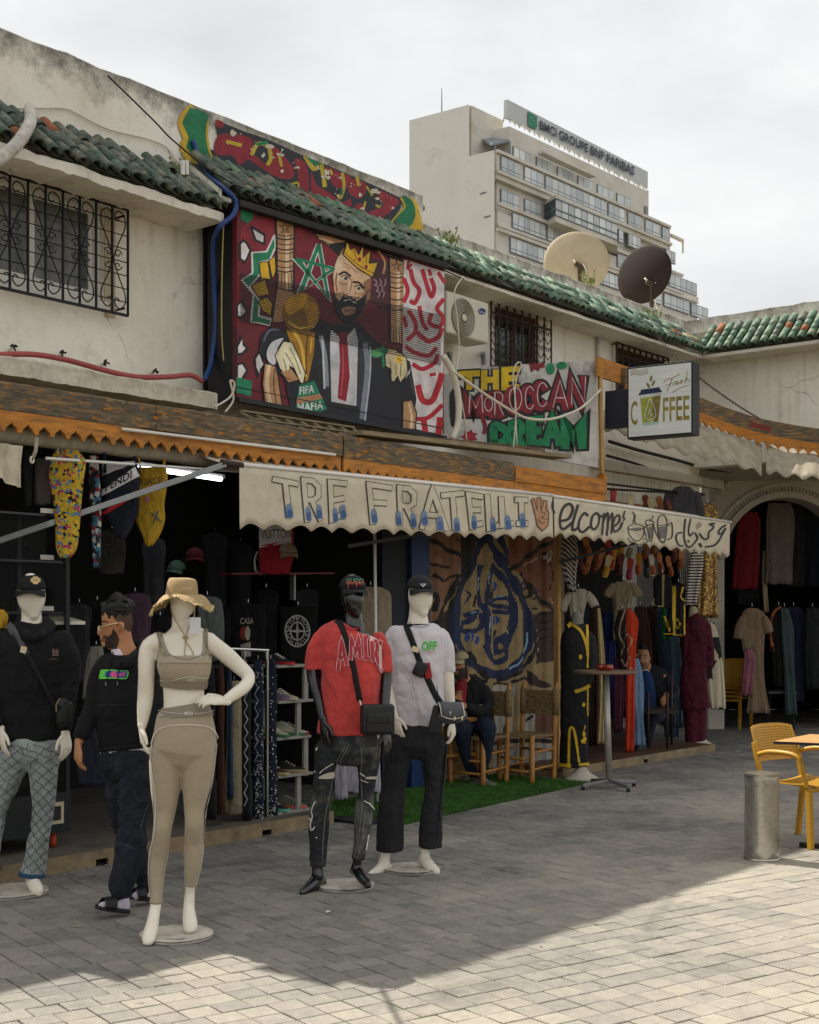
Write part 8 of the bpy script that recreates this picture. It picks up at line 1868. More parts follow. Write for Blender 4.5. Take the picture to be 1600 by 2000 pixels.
p.build('braid',k1,kind='stuff');p=Paint(sk,1070,1060,4.571,off=.008,step=.0004,ml=24);p.stroke([(185,720),(250,750),(300,800),(340,900),(355,1000)],26,YT);p.build('braid',k1,kind='stuff')
k2=bust('maroon tunic and trousers on a dress form near the arcade pillar',16.5,G(1368,1457),[(1356,1204,13,.8),(1358,1218,23,.6),(1360,1240,27,.6),(1358,1280,25,.62),(1356,1340,27,.62),(1360,1384,29,.62)],cl('#4a0c22'),[(1354,1190,9,.9),(1355,1210,11,.9)],mat('cream_bust','#a99c84',.7),[[(1344,1222,11),(1340,1260,12),(1348,1300,11),(1358,1316,9)],[(1378,1222,10),(1384,1260,10),(1384,1300,9)],[(1350,1380,13),(1352,1410,13),(1351,1448,12)],[(1366,1380,13),(1367,1410,12),(1366,1448,12)]])
p=Paint(surf(*kid(k2,'garment')),0,0,1,off=.008,step=.0004,ml=6);p.stroke([(1360,1212),(1366,1240),(1374,1280),(1376,1330)],1.6,'#2c0a1a');p.build('button_band',k2,kind='stuff')
# slippers hung on strings
def slip_mesh(c1,c2,i):
    a=MB();b=MB();m1_,m2_=mat('slip_'+c1.strip('#'),c1,.6,var=.2),mat('slip_'+c2.strip('#'),c2,.6,var=.25)
    out=[(0,-.125),(.028,-.118),(.036,-.08),(.028,-.02),(.036,.05),(.042,.085),(.03,.12),(0,.13),(-.026,.12),(-.036,.085),(-.03,.05),(-.026,-.02),(-.034,-.08),(-.026,-.118)]
    a.prism([V((x,0,z))for x,z in out],V((0,.018,0)),m1_);rs=[]
    for k in range(6):
        z=-.115+.022*k;w_=(.02,.034,.037,.036,.033,.030)[k];rs.append([V((w_*math.cos(t),-.034*math.sin(t)*(1,1.05,1.1,1.15,1.1,1.0)[k]*(.5 if k==0 else 1),z))for t in[math.pi*q/8 for q in range(9)]])
    b.rings(rs,m2_,cap=False,close=False)
    return a,b
SLK=[('#a5642e','#8a4a1e','tan leather'),('#c9b58a','#b98d2c','yellow embroidered'),('#b03a2c','#8e2f4a','red and pink'),('#c78c2c','#a84a24','orange and yellow'),('#2a2a2c','#3d4a44','black'),('#d8d0c0','#a0572c','white-soled brown'),('#7b3a26','#5a2c1c','dark brown leather'),('#d9cfc0','#7d8a5c','white-soled green')]
ROW=[(1132,1096,6),(1149,1100,0),(1165,1098,6),(1186,1106,1),(1197,1092,3),(1212,1102,6),(1230,1112,2),(1247,1102,3),(1263,1108,4),(1274,1104,5),(1290,1100,0),(1308,1106,0),(1146,1066,0),(1188,1066,2),(1216,1068,1),(1232,1070,7),(1262,1072,0),(1278,1070,0),(1318,1078,6),(1330,1092,0),(1198,975,2),(1232,990,1),(1246,984,5),(1262,988,6),(1273,994,1),(1290,990,0),(1310,996,6),(1172,1092,0)]
used={}
for i,(px,py,k)in enumerate(ROW):
    T=-7.42-.07*(i%3);c=wT(px,py,T);a,b=slip_mesh(*SLK[k][:2],i);used[k]=used.get(k,0)+1
    o=thing('slipper',c,SLK[k][2]+' slipper '+('strung just under the welcome awning' if 1060<py<1085 else 'poking up above the welcome awning' if py<1010 else 'strung between the poncho and the beige blouse' if px<1190 else 'strung above the beige blouse' if px<1255 else 'strung above the black waistcoat'),'slipper','slippers strung up at the kaftan stall')
    rot=Matrix.Rotation(math.radians(-18+(i*37)%40),4,'Y')@Matrix.Rotation(math.radians(-25+(i*53)%60),4,'Z')
    for nm,q in(('sole',a),('upper',b)):q.v=[c+(rot@v)for v in q.v];q.build(nm,o,smooth=nm=='upper')
    MB().tube([c+UP*.10,c+UP*.32],.0015,M_CABLE_K,4).build('string',o)
rl=thing('hanging_rail',wT(1290,965,-7.5),'black pipe rails above the slippers in the kaftan stall','rail')
for a,b in(((1186,955),(1376,966)),((1186,945),(1330,962)),((1100,1055),(1345,1062))):MB().tube([wT(a[0],a[1],-7.55),wT(b[0],b[1],-7.55)],.013,M_BLACK,8).build('rail',rl)
MB().tube([wT(1190,919,-7.5),wT(1375,948,-7.5)],.006,mat('orange_string','#8a5a30',.8),5).build('string',rl)
# clothes inside the arch
AR=[('gown','deep red gown hanging high inside the arch',[(1000,1450,1480),(1030,1440,1486),(1090,1434,1484),(1150,1430,1480)],19.3,'#6a0c16'),('skirt','black skirt hanging below the deep red gown',[(1150,1440,1486),(1180,1438,1486)],19.6,'#14161a'),('gown','taupe gown with short sleeves hanging inside the arch',[(982,1500,1545),(1010,1498,1552),(1080,1496,1550),(1140,1494,1548)],19.4,'#6d6459'),('gown','charcoal gown hanging beside the taupe one',[(990,1546,1570),(1060,1544,1572),(1145,1536,1570)],19.7,'#232224'),('gown','navy gown hanging in the arch shade',[(990,1572,1600),(1070,1572,1606),(1145,1570,1604)],19.9,'#111826'),('kaftan','beige kaftan with pale braid standing inside the arch',[(1188,1458,1480),(1205,1448,1496),(1260,1450,1492),(1330,1462,1494),(1392,1458,1504)],18.6,'#86705a'),('shirt','pink lace blouse hung in front of the beige kaftan',[(1268,1456,1470),(1290,1452,1474),(1358,1448,1468)],18.4,'#8f5566'),('robe','black robe edged in orange inside the arch',[(1185,1512,1530),(1230,1506,1536),(1340,1512,1538)],18.8,'#0f0e0e'),('robe','grey green striped robe beside the orange-edged one',[(1188,1524,1540),(1230,1526,1550),(1300,1530,1552),(1395,1534,1558)],18.75,'#3c4a4a'),('dress','midnight blue dress on a red hanger in the arch',[(1186,1540,1560),(1210,1538,1574),(1300,1542,1572),(1370,1546,1570)],19.0,'#10162e'),('dress','black dress with pale leaf pattern in the arch',[(1188,1574,1600),(1250,1572,1610),(1345,1574,1612)],18.9,'#161a1a'),('scarf','cream scarf hanging behind the red gown',[(1075,1490,1496),(1130,1488,1498),(1195,1492,1502)],19.5,'#a89c80')]
for i,(nm,lb,rows,Y,c)in enumerate(AR):
    sl=[[(1452,1206,7,0),(1446,1225,10,0),(1442,1248,10,0)],[(1492,1206,7,0),(1498,1222,10,0),(1502,1236,9,0)]]if nm=='kaftan' else()
    o=gown(nm,lb,rows,None,Y,cl(c),nm,'garments hanging in the arch',seed=i*2.1,sl=sl,folds=8)
    if 'orange' in lb and nm=='robe' and 'black' in lb:p=Paint(surf(*kid(o,'cloth')),0,0,1,off=.01,step=.0004,ml=6);p.stroke([(1524,1186),(1510,1200),(1507,1240),(1510,1272)],4,'#a85a2c');p.build('edging',o,kind='stuff')
so=thing('steel_stool',G(1522,1425),'slim grey steel table frame standing inside the arch','stool');c_=G(1520,1425)
for dx,dy in((-.15,0),(.22,-.1),(-.1,.3),(.26,.25)):MB().tube([c_+V((dx*.9,dy,0)),c_+V((dx*.75,dy*.8,.52))],.012,M_BLACK,7).build('leg',so)
MB().box(c_+V((.04,.1,.53)),V((.2,0,0)),V((0,.2,0)),V((0,0,.015)),mat('grey_top','#4a4a4c',.6)).build('top',so)
# ---------------------------------------------------------------- clothes shop: hanging stock, rack, shoe tower, glass cart
LG='clothes hanging in the dark clothes shop'
M_P1=blotch('swim_print',['#b8921e','#c9a52c','#a83a5c','#4a6f9c','#1c1a18','#8a9a3c','#c4a024','#c9a52c','#b8921e'],55);M_P2=blotch('strip_print',['#17181c','#3a6f8a','#b9b2a6','#7d2430','#20242c'],34)
TB=[('swimsuit','swimsuit with a busy yellow, pink and blue medallion print',[(878,108,150),(900,100,166),(935,96,164),(985,104,160),(1030,108,156),(1070,110,150),(1088,118,138)],-7.12,M_P1),
 ('swimsuit','white, black and red banded swimsuit with bold lettering',[(905,204,266),(925,200,272),(970,202,272),(1000,198,272),(1020,214,262),(1040,226,252),(1050,232,246)],-7.12,'#171a28'),
 ('swimsuit','yellow swimsuit with starfish print and grey lettering',[(912,270,324),(940,268,328),(985,270,322),(1015,266,322),(1045,278,312),(1065,284,298)],-7.16,'#b08c24'),
 ('scarf','narrow dark scarf with turquoise and red print',[(890,174,192),(950,174,196),(1030,178,198),(1108,182,196)],-7.14,M_P2),
 ('top','grey lace top hanging by the rolled awning',[(895,70,98),(930,66,102),(985,66,100)],-7.3,'#4d4640'),('scarf','charcoal scarf hanging beside the grey lace top',[(868,48,62),(930,46,64),(988,48,62)],-7.35,'#16171a'),
 ('t_shirt','dim beige T-shirt with a ringed logo, hung upside down',[(1035,198,240),(1070,192,246),(1105,194,244),(1120,196,240)],-8.0,'#3f3b33'),('t_shirt','plum T-shirt on a hanger behind the walking man',[(1158,252,276),(1168,238,294),(1200,240,296),(1262,244,292)],-7.9,'#4b3744'),
 ('sweater','grey long-sleeved top on a hanger beside the straw-coloured hat',[(1165,392,418),(1176,384,434),(1220,388,438),(1290,392,436)],-7.7,'#5b625e'),('sweater','black hoodie on a hanger over the sportswear mannequin shoulder',[(1205,296,330),(1225,288,340),(1300,290,340)],-7.8,'#0d0d10'),
 ('jumper','red and white knitted jumper with zigzag bands and big lettering',[(1006,508,574),(1050,508,574),(1090,506,572),(1120,506,566)],-7.75,'#8c1622'),('t_shirt','black T-shirt with a white compass emblem',[(1185,545,620),(1230,548,618),(1290,548,615)],-7.95,'#0b0b0c'),
 ('t_shirt','black T-shirt with a small fruit print',[(1180,450,520),(1230,452,520),(1290,455,518)],-8.0,'#0b0b0c'),('hoodie','beige hoodie hanging behind the red-shirted mannequin',[(1146,706,742),(1160,690,762),(1200,690,766),(1300,694,764)],-7.35,'#8b7f68'),
 ('sweatshirt','white sweatshirt hanging low behind the paint-splashed jeans',[(1400,668,735),(1450,664,742),(1520,668,744),(1548,672,742)],-7.3,'#a8a4ac'),('sweatshirt','pale grey sweatshirt sleeve hanging beside the white one',[(1430,650,668),(1500,652,676),(1560,655,680)],-7.25,'#9c98a0'),
 ('shirt','pale shirt half hidden behind the walking man',[(1262,176,200),(1290,168,204),(1365,160,196)],-7.6,'#7d7a72'),('t_shirt','dark slate shirt low on a rail behind the glass cart',[(1400,150,200),(1470,148,215),(1535,152,220)],-7.7,'#2c2f3c')]
LO={}
BK_=[(155,1180),(190,1175),(320,1190),(350,1200),(430,1185),(520,1150),(600,1150),(640,1180),(40,1060),(300,1050),(420,1040),(470,1060)]
for i,(x,y)in enumerate(BK_):gown('t_shirt','black T-shirt on the back rail of the clothes shop' if i%3 else 'dark grey T-shirt on the back rail of the clothes shop',[(y,x-9,x+9),(y+12,x-24,x+24),(y+60,x-20,x+21),(y+150,x-22,x+22)],-8.7,None,cl('#1c1c20' if i%3 else '#3a3a3e'),'T-shirt','dark T-shirts on the back rail',seed=i,amp=.3)
for i,(nm,lb,rows,T,c)in enumerate(TB):LO[nm+str(i)]=gown(nm,lb,rows,T,None,cl(c)if isinstance(c,str)else c,nm.replace('_','-'),LG,seed=i*.9,ry=.03,amp=.2,folds=5,hang=i>5)
for k_,L_ in(('swimsuit0',((112,880,118,862),(146,880,152,866))),('swimsuit1',((206,908,204,884),(262,908,264,890))),('swimsuit2',((276,914,270,894),(318,914,322,898)))):
    for a_,b_,c_,d_ in L_:MB().tube([wT(a_,b_+14,-7.1),wT((a_+c_)/2,(b_+d_)/2,-7.1),wT(c_,d_,-7.1)],.010,kid(LO[k_],'cloth')[0].data.materials[0],6).build('strap',LO[k_],smooth=True)
def prt(key,ox,oy,sc,fn,off=.006):
    o=LO[key];p=Paint(surf(*kid(o,'cloth')),ox,oy,sc,off=off,step=.0005,ml=22);fn(p);p.build('print',o,kind='stuff')
def f1(p):
    p.poly([(670,550),(690,550),(720,640),(800,650),(840,590),(880,570),(895,600),(670,700)],'#b9b2b4');p.poly([(670,790),(880,640),(908,700),(668,830)],'#c4bfc0');p.poly([(660,940),(890,790),(890,830),(690,950)],'#a3151c');p.text('FENDI',690,800,50,'#17171b',wx=170,dx=(1,-.52),bold=.02)
prt('swimsuit1',0,720,3.333,f1);prt('swimsuit2',0,720,3.333,lambda p:(p.text('RSACE',912,760,42,'#4a4030',wx=145,dx=(1,-.1)),p.stroke([(990,940),(1050,1000)],9,'#4a5a5c'),p.stroke([(1030,930),(1000,1010)],9,'#4a5a5c'),p.ell(960,850,14,20,'#a8607c')))
def f3(p):
    p.poly([(780,80),(1165,110),(1165,370),(785,430)],'#b0aba4');p.text('VUITTON',800,325,110,'#1c1c22',wx=360,dx=(1,-.05));p.poly([(785,180),(940,140),(900,180),(1000,150),(850,200)],'#8c1622');p.poly([(785,405),(1035,355),(950,395),(945,415)],'#8c1622')
    for k in range(3):p.stroke([(770-k*14,480),(735-k*6,640),(800-k*22,760)],8,'#b0aba4')
prt('jumper10',380,1000,6.154,f3)
def f4(p):
    c='#b9b5ac';cx_,cy=647,545
    for r in(108,62):p.stroke([(cx_+r*.78*math.cos(a),cy+r*math.sin(a))for a in[k*math.pi/10 for k in range(20)]],9,c,closed=True)
    for k in range(4):a=k*math.pi/2;p.poly([(cx_+70*math.cos(a),cy+90*math.sin(a)),(cx_+12*math.cos(a+.9),cy+12*math.sin(a+.9)),(cx_,cy),(cx_+12*math.cos(a-.9),cy+12*math.sin(a-.9))],c)
    for i,ch in enumerate('STONEISLANDSTONEISLAND'):a=math.pi*1.08+i*2*math.pi/22;p.text(ch,cx_+72*.8*math.cos(a),cy+80*math.sin(a),30,c,dx=(-math.sin(a),math.cos(a)),dy=(math.cos(a),math.sin(a)))
prt('t_shirt11',400,1080,3.571,f4);prt('t_shirt12',400,1080,3.571,lambda p:(p.text('CASA',250,495,42,'#c4c0b6',wx=90),p.ell(272,560,26,46,'#7d2418'),p.ell(300,560,18,50,'#b0a890'),p.poly([(250,640),(320,620),(322,720),(262,730)],'#9a9690')))
prt('t_shirt6',0,720,3.333,lambda p:(p.text('GUCCI',690,1225,34,'#17151a',wx=110),p.stroke([(695+60*math.cos(a),1110+60*math.sin(a))for a in[k*.7 for k in range(9)]],8,'#17151a',closed=True),p.text('GG',665,1140,50,'#17151a',wx=60)))
fk=Fig(10.9);cap(345,1112,18,fk,'mint green baseball cap on the wall hook of the clothes shop','#4d6a5e',face=(-.3,-1),group=None);cap(381,1088,19,fk,'dark red baseball cap with a white monogram in the clothes shop','#5a0f16',face=(.1,-1),group=None);cap(563,1078,18,fk,'tan checked baseball cap hanging over the knitted jumper','#7d6850',face=(.3,-1),down=1.0,group=None)
sh=thing('wall_shelf',wT(500,1124,-7.9),'thin red-edged shelf below the knitted jumper','shelf');MB().bar(wT(440,1121,-7.9),wT(640,1120,-7.9),.16,.014,mat('red_edge','#6a0d14',.5)).build('board',sh);MB().bar(wT(572,1122,-7.95),wT(572,1172,-7.95),.05,.02,M_ALU,up=D).build('bracket',sh)
lp=thing('tube_lamp',wT(350,920,-8.2),'lit fluorescent tube under the shop ceiling behind the swimsuits','lamp');M_LIT=bpy.data.materials.new('lit_tube');M_LIT.use_nodes=True;b_=M_LIT.node_tree.nodes['Principled BSDF'];b_.inputs['Emission Color'].default_value=(.75,.85,1,1);b_.inputs['Emission Strength'].default_value=7.0
MB().tube([wT(272,912,-8.2),wT(432,936,-8.2)],.018,M_LIT,10).build('tube',lp);MB().bar(wT(268,906,-8.22),wT(436,931,-8.22),.05,.03,M_WHITE).build('housing',lp)
# jeans rack
TR=-7.12;rk=thing('clothes_rack',wT(470,1612,TR),'chrome clothes rack of trousers on castors in the clothes shop','rack');MB().tube([wT(330,1262,TR),wT(524,1270,TR)],.011,M_CHR,8).build('rail',rk)
for x in(522,478):MB().tube([wT(x,1269,TR-(.25 if x<500 else 0)),wT(x,1600,TR-(.25 if x<500 else 0))],.011,M_CHR,8).build('upright',rk);MB().lathe(wT(x-2,1606,TR-(.25 if x<500 else 0)),[(.02,-.012),(.022,0),(.02,.012)],M_CHR,12,ax=D).build('castor',rk)
JN=[('chestnut brown trousers on the rack',424,440,1300,1590,'#3a1f12'),('slate blue jeans on the rack',444,456,1310,1560,'#22324a'),('cream wide-leg trousers on the rack',442,474,1330,1590,'#8a8168'),('black side-laced jeans on the rack',472,492,1300,1600,'#12151c'),('dark blue studded jeans, the leg nearer the laced pair',493,516,1290,1608,'#10192c'),('dark blue studded jeans, the leg nearer the shoe tower',517,542,1290,1600,'#10192c'),('black trousers deep on the rack',404,422,1300,1600,'#0e0e10')]
rn=random.Random(5)
for i,(lb,x0,x1,y0,y1,c)in enumerate(JN):
    o=gown('trousers',lb,[(y0,x0+3,x1-4),(y0+60,x0+1,x1-1),((y0+y1)/2,x0+1,x1-2),(y1,x0-(6 if 'cream' in lb else 0),x1+1)],TR+.02-.03*(i%3),None,cl(c),'trousers','trousers on the chrome rack',ry=.045,amp=.12,seed=i,hang=True)
    if 'studded' in lb:
        p=Paint(surf(*kid(o,'cloth')),0,0,1,off=.004,step=.00001,ml=9)
        for k in range(150):y=y1-5-(y1-y0-20)*rn.random()**2.3;p.ell(rn.uniform(x0+2,x1-2),y,.9,1.1,'#cfcdc4',n=6)
        p.build('studs',o,kind='stuff')
    if 'laced' in lb:p=Paint(surf(*kid(o,'cloth')),0,0,1,off=.004,step=.0001,ml=9);[p.stroke([(x0+5+(k%2)*7,y0+40+k*13),(x0+12-(k%2)*7,y0+53+k*13)],1.5,'#9aa0a4')for k in range(18)];p.build('lacing',o,kind='stuff')
# zigzag shoe tower
TS=-7.12;tw_=thing('shoe_tower',wT(575,1600,TS),'grey zigzag shelf tower stacked with trainers','shelf');M_SHF=mat('grey_shelf','#8a877e',.7,var=.1)
LV=[1302,1372,1444,1518,1590]
for i,y in enumerate(LV):
    a,b=wT(540+(i%2)*3,y,TS),wT(606+(i%2)*4,y+5,TS);b.z=a.z;MB().box((a+b)/2-N*.14,(b-a)/2,N*.15,UP*.010,M_SHF).build('shelf',tw_)
    if i:
        za=wT(540,LV[i-1],TS).z
        for x in((545,600)if i%2 else(586,548)):q=wT(x,y,TS);MB().box(V((q.x,q.y,(q.z+za)/2))-N*(.02 if x>570 else .2),D*.022,N*.012,UP*((za-q.z)/2-.01),M_SHF).build('upright',tw_)
SH=[('black and red trainer on top of the shoe tower',556,1301,'#131316','#a01c1c'),('lilac grey trainer on the second shelf',544,1372,'#565468','#7d5a74'),('beige trainer on the second shelf',562,1371,'#8d8674','#a89c80'),('white and red high-top trainer on the third shelf',574,1428,'#a8a498','#8c1a24'),('white and green trainer on the third shelf, the left of its pair',546,1443,'#9c9a84','#2c6a3c'),('white and green trainer on the third shelf, the right of its pair',568,1444,'#9c9a84','#2c6a3c'),('brown and cream skate trainer on the fourth shelf',545,1517,'#2c241c','#a08c64'),('black and cream trainer behind the shelf upright',570,1514,'#1c1814','#a08c64'),('mint soled dark trainer on the bottom shelf',546,1590,'#14181c','#5aa88c'),('grey high-top trainer with coral sole on the bottom shelf',570,1590,'#5d5850','#b85a50')]
for i,(lb,x,y,c1,c2)in enumerate(SH):
    c=wT(x,y,TS-.03);c.z=wT(540,min(LV,key=lambda q:abs(q-y)),TS).z+.011;shoe('trainer',lb,c-N*.2,(N+D*(.5 if i%2 else .1)),mat('sh_'+c1.strip('#'),c1,.7,var=.3),mat('sh_'+c2.strip('#'),c2,.6),ln=.27,hi=.03 if 'high' in lb else 0,lace=M_SOLE,group='trainers on the shoe tower')
# glass display cart on orange castors
gc=thing('display_cart',wT(60,1680,-7.3),'black glass-sided display cart on orange castors','cart');s0,s1=S(-60,-7.2),S(138,-7.2)
MB().fbox(s0,s1,-7.75,-7.2,.20,.46,M_BLACK).build('drawer_box',gc);MB().fbox(s1-.26,s1-.06,-7.196,-7.19,.26,.40,mat('gilt_frame','#b5a888',.5)).build('frame',gc);MB().fbox(s1-.235,s1-.085,-7.189,-7.186,.285,.375,M_BLACK).build('frame_inset',gc)
for t in(-7.74,-7.21):
    for s_ in(s0+.02,s1-.02):MB().fbox(s_-.015,s_+.015,t-.01,t+.01,.46,2.25,M_BLACK).build('corner_post',gc)
for z in(.9,1.3,1.62,1.95,2.25):MB().fbox(s0,s1,-7.73,-7.22,z,z+.014,mat('glass_shelf','#14181a',.2,spec=.5)).build('shelf',gc);MB().fbox(s1-.22,s1-.12,-7.219,-7.216,z+.02,z+.05,M_PIPE).build('price_holder',gc)
MB().fbox(s0+.03,s1-.03,-7.206,-7.202,.47,2.24,mat('cart_glass','#0a0c0d',.05,spec=.3,alpha=.10)).build('glass',gc)
for s_ in(s0+.1,s1-.08):c=fac(s_,-7.28,.148);MB().lathe(c,[(.05,-.018),(.052,0),(.05,.018)],mat('orange_castor','#b8431c',.5),20,ax=D+N*.6).build('castor',gc,smooth=True);MB().lathe(c,[(.03,-.02),(.03,.02)],M_ALU,14,ax=D+N*.6).build('hub',gc)
sd_=thing('slide_sandal',wT(105,1222,-7.3),'pale patterned slide sandal with lilac lining on the cart shelf','shoe');c=wT(90,1220,-7.3);shoe('x','',c,D+N*.3,mat('woven_sand','#8f8a74',.9,var=.3,scale=60),M_SOLE,sd_,ln=.26)
sb_=gown('straw_bag','mustard woven straw bag hanging at the shop edge',[(1190,-20,6),(1205,-22,17),(1228,-22,10)],-6.95,None,mat('straw','#b08a20',.9,var=.35,scale=60,bump=.8,bscale=90),'bag',None,hang=False)
# ---------------------------------------------------------------- fixtures on the upper wall and roof
ac=thing('air_conditioner',wT(912,680,-7.55),'cream outdoor air-conditioner unit bracketed to the wall beside the mural','air conditioner');T1=-7.52;s0,s1=S(872,T1),S(955,T1);za,zb=zat(955,672,T1),zat(955,592,T1);M_ACW=mat('ac_cream','#c9c4b2',.45,var=.06)
MB().fbox(s0,s1,T1-.28,T1,za,zb,M_ACW).build('casing',ac,bevel=.02);cc=wT(905,621,T1+.004);r0=.185
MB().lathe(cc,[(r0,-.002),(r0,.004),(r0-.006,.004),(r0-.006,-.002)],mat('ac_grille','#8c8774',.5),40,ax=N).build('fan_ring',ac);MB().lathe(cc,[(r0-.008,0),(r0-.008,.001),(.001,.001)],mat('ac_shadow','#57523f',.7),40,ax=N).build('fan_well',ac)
for k in range(1,9):MB().tube([cc+N*.012+(D*math.cos(a)+UP*math.sin(a))*(r0*(.22+.09*k))for a in[math.pi*q/20 for q in range(41)]],.003,M_ACW,4).build('guard_ring',ac)
MB().lathe(cc+N*.01,[(.036,0),(.036,.006),(.03,.01),(0.001,.01)],M_ACW,20,ax=N).build('hub',ac)
p=Paint(planeT(T1),840,480,4.0,off=.004,step=.0005);p.ell(408,512,30,24,'#25306c',.15);p.text('Carrier',386,520,16,'#d4d4d8',wx=46,dx=(1,.25));p.build('badge',ac,kind='stuff')
for x in(880,945):MB().bar(wT(x,690,T1-.02),wT(x,690,T_W),.03,.03,M_ALU).build('bracket',ac);MB().bar(wT(x,690,T_W+.02),wT(x,712,T_W+.02),.03,.03,M_ALU,up=D).build('bracket',ac)
def dish(label,px,py,r,Y,ax,m,mount):
    c=P(px,py,Y);ax=ax.normalized();o=thing('satellite_dish',c-UP*r,label,'satellite dish','satellite dishes on the roof');pr=[(r*k/10,.16*r*(1-(k/10)**2))for k in range(1,11)]
    MB().lathe(c,[(.001,.16*r)]+pr+[(r*1.012,-.01),(r*1.0,-.02),(r*.6,.06*r),(.001,.12*r)],m,48,ax=ax,cap=False).build('reflector',o,smooth=True);q=P(*mount,Y-.12)
    MB().tube([q+V((.02,.05,-.45)),q+V((0,0,0))],.03,M_IRON,10).build('mast',o);MB().bar(q+V((-.07,-.03,.04)),q+V((.09,0,-.06)),.05,.06,M_IRON).build('mount',o);MB().tube([q,q+V((-.1,-.05,.08))],.014,M_CABLE_W,7).build('arm',o);MB().tube([q+V((.05,-.05,.02)),q+V((.1,-.03,-.1)),q+V((.06,0,-.25)),q+V((.12,.02,-.42))],.008,M_CABLE_W,6,smooth=True).build('cable',o);return o
dish('large beige satellite dish seen from behind on the roof',1126,512,.50,20.5,V((-.1,-1,.16)),mat('dish_beige','#a3967c',.7,var=.08,dirt='#8a6a48',dscale=2,damt=.3),(1132,520));dish('rusty dark brown satellite dish on the roof',1258,536,.42,18.9,V((-.75,-1,.15)),mat('dish_rust','#23150f',.9,var=.2,dirt='#8a5228',dscale=5,damt=.26),(1272,556))
def hose(name,label,pts,r,m,cat='hose',T=None):
    q=[wT(*a)if len(a)==3 else wT(a[0],a[1],T)for a in pts];return MB().tube(q,r,m,8,smooth=True).build(name,label=label,cat=cat,smooth=True)
hose('blue_hose','blue plastic hose snaking from the parapet down the black recess',[(378,275,T_PAR+.03),(388,312,T_PAR+.06),(410,345,-7.7),(440,370,-7.46),(462,395,-7.42),(455,420,-7.42),(428,445,-7.46),(417,480,-7.6),(419,560,-7.68),(421,640,-7.7),(412,710,-7.7),(400,742,-7.65)],.020,mat('blue_plastic','#1f3f7a',.4,var=.15))
hose('red_hose','faded red hose lying along the ledge',[(-30,694),(60,692),(130,703),(200,722),(265,736),(330,736),(372,733),(395,745)],.019,mat('faded_red','#a04a48',.6,var=.15),T=-7.58)
hose('wrapped_pipe','thick white wrapped pipe bending over the left tiles',[(58,213,-7.85),(60,235,-7.5),(50,258,-7.38),(25,290,-7.34),(-20,325,-7.3)],.042,mat('foil_wrap','#b9b3a8',.5,var=.35,scale=14,bump=.6,bscale=25),'pipe')
CB=[('white cable hanging in a loop across the graffiti board',[(885,725),(940,765),(1000,803),(1035,818),(1080,818),(1130,800),(1165,770),(1177,755)],.013,M_CABLE_W,-7.0),('fat white cable duct between the mural and the graffiti board',[(866,695),(885,730),(895,775),(895,825),(884,858)],.03,M_CABLE_W,-7.3),('pale cable dropping in front of the air conditioner',[(905,540),(888,570),(893,620),(897,680),(892,735),(905,800),(912,862)],.006,M_CABLE_W,-7.35),('thin wire tied in a bow on the graffiti board',[(1003,875),(1008,800),(1002,740),(1008,712),(1018,712),(1006,760),(1010,870)],.006,M_CABLE_W,-7.0),('thin wire slanting over the parapet to the graffiti',[(210,147),(300,235),(345,280),(440,350),(600,418),(800,498),(905,545)],.006,M_CABLE_K,-7.44),('old conduit line running under the left parapet',[(0,212),(120,212),(150,222),(210,252),(290,272),(325,288),(345,318)],.006,M_CABLE_W,T_PAR+.02),('bundle of dark cables under the gallery wall',[(1190,862),(1250,880),(1320,898),(1380,915),(1440,922)],.02,M_CABLE_K,T_W+.06),('second dark cable bundle above the ledge',[(1186,890),(1240,905),(1300,925),(1380,936)],.016,M_CABLE_K,T_W+.05),('white cable looped at the end of the ledge',[(420,795),(450,775),(458,750),(450,745),(456,780),(440,805)],.008,M_CABLE_W,-7.3),('yellow wire hanging down the black recess',[(437,432),(434,520),(433,640),(437,705)],.005,mat('yellow_wire','#a89a5c',.7),-7.5)]
for lb,pts,r,m,T in CB:hose('cable',lb,pts,r,m,'cable',T)
for i,(x,y,T,lb)in enumerate(((1172,690,T_W+.05,'white downpipe beside the rusty grille'),)):MB().tube([wT(x,655,T),wT(x,718,T)],.035,M_WHITE,10).build('downpipe',label=lb,cat='pipe',smooth=True)
for i,(x,y)in enumerate(((24,680),(120,692),(204,710),(300,726))):
    o=thing('cable_stub',wT(x,y,T_W),('wall stub with a black tie at the far left','wall stub with black tie under the window grille','wall stub with black tie below the grille corner','long wall stub with black tie towards the mural')[i],'stub','black-tied wall stubs');a=wT(x-6,y+4,T_W);MB().tube([a,a+N*.05+UP*.02],.010,M_CABLE_W,6).build('peg',o)
    for k in range(4):t=k*2.3+i*1.7;MB().tube([a+N*.05+UP*.02,a+N*.062+UP*(.02+.014*math.sin(t))+D*.018*math.cos(t),a+N*.055+UP*(.01+.022*math.sin(t+.7))+D*.03*math.cos(t+.5)],.007,M_CABLE_K,5).build('tie',o)
for x,y in((356,425),(362,328)):
    o=thing('vent_pipes',wT(x,y,T_W+.05),'pair of short white pipe ends '+('under the eave' if y>400 else 'poking above the tiles'),'pipe','short white pipe ends');T=T_W+.1 if y>400 else T_E-.2
    for k in(-5,3):MB().tube([wT(x+k,y+14,T),wT(x+k,y-14,T)],.017,M_WHITE,8).build('pipe',o)
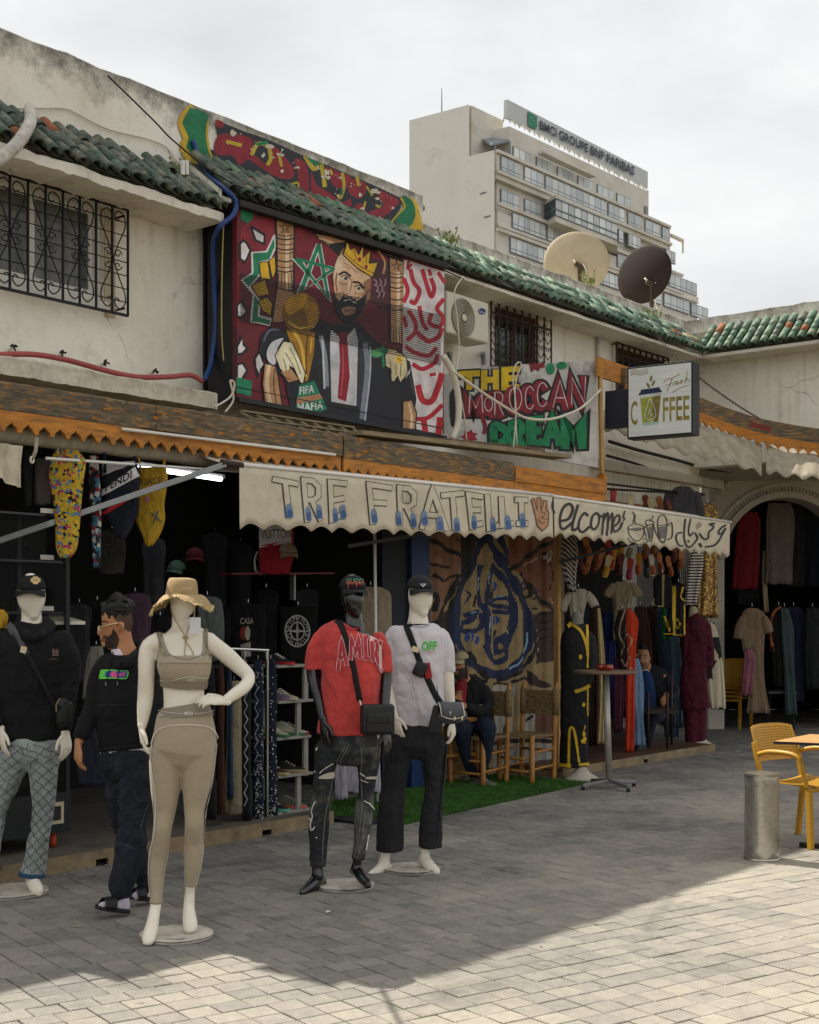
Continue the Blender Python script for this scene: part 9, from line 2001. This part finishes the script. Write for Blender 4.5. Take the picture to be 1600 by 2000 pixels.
# timber left lying on the canopy
lb_=thing('loose_board',wT(880,870,-7.15),'long grey plank lying loose on top of the canopy','plank');MB().bar(wT(690,846,-7.06),wT(1100,893,-7.04),.20,.035,M_WOOD_G).build('plank',lb_);MB().bar(wT(760,852,-7.2),wT(1060,880,-7.2),.06,.05,M_WOOD_D).build('batten',lb_)
lt=thing('lattice_panel',wT(580,830,-7.2),'old grey lattice panel lying on the canopy below the mural','lattice')
def lq(u,v):return wT(472,806,-7.32).lerp(wT(690,838,-7.32),u).lerp(wT(520,838,-7.05).lerp(wT(720,862,-7.05),u),v)
for u in range(9):MB().bar(lq(u/8,0),lq(min(1,u/8+.06),1),.03,.014,M_WOOD_G).build('slat',lt)
for v in(0,.5,1):MB().bar(lq(0,v)+UP*.014,lq(1,v)+UP*.014,.035,.014,M_WOOD_G).build('slat',lt)
# weeds on the roof, litter on the ground
M_WD=mat('weed','#6d7a34',.8,var=.3);rn=random.Random(9)
for px,py,T,n,lb in((1150,556,-8.05,16,'tall dry weeds growing on the parapet in front of the beige dish'),(1272,630,-7.85,22,'green weeds sprouting from the tiles near the corner'),(880,482,-7.85,18,'yellowish weeds on the tiles above the air conditioner'),(356,342,-7.8,12,'small weeds on the tiles beside the white pipe ends')):
    o=thing('weed_tuft',wT(px,py,T),lb,'weeds','weeds on the roof');mb=MB()
    for i in range(n):a=wT(px+rn.uniform(-14,14),py+rn.uniform(0,4),T);d_=V((rn.uniform(-.5,.5),rn.uniform(-.3,.3),1))*rn.uniform(.08,.24);mb.tube([a,a+d_*.6,a+d_+V((rn.uniform(-.03,.03),0,-.01))],[.004,.001],M_WD,4);[mb.add([a+d_*u,a+d_*u+V((.03*rn.uniform(-1,1),.01,.02)),a+d_*u+V((.02*rn.uniform(-1,1),.0,.035))],[(0,1,2)],M_WD)for u in(.3,.5,.7)]
    mb.build('stems',o,kind='stuff')
for i,(px,py,c,lb)in enumerate(((641,1784,'#c9c4c8','crumpled white paper scrap on the paving beside the black boot'),(1043,1714,'#2c6aa8','tiny blue plastic scrap on the shaded paving'),(1000,1704,'#1c1a18','small black scrap lying in the shade'),(1057,1852,'#1c1a18','small dark twig on the sunlit setts'),(919,1828,'#cfcac0','pale paper fleck on the shaded setts'),(1525,1833,'#d8d4c8','pale fleck of paper on the sunlit setts'),(338,1878,'#d8d4c8','pale fleck of paper near the mannequin base'),(150,1812,'#a8946c','sandy smear of grit on the setts beside the walking man'))):
    c_=G(px,py);k=c_.y/F;r=(6 if i==0 else 3.0 if i in(1,7)else 2.2)*k;pts=[c_+V((r*rn.uniform(.6,1.4)*math.cos(a)*(3 if i==7 else 1),r*rn.uniform(.6,1.4)*math.sin(a),.006+.5*r*rn.random()))for a in[q*math.pi/4 for q in range(8)]]
    mb=MB();top=c_+UP*(.008+r*.6 if i!=7 else .009);mb.add(pts+[top],[(j,(j+1)%8,8)for j in range(8)],mat('scrap'+c,c,.8));mb.build('litter',label=lb,cat='litter',group='scraps of litter')
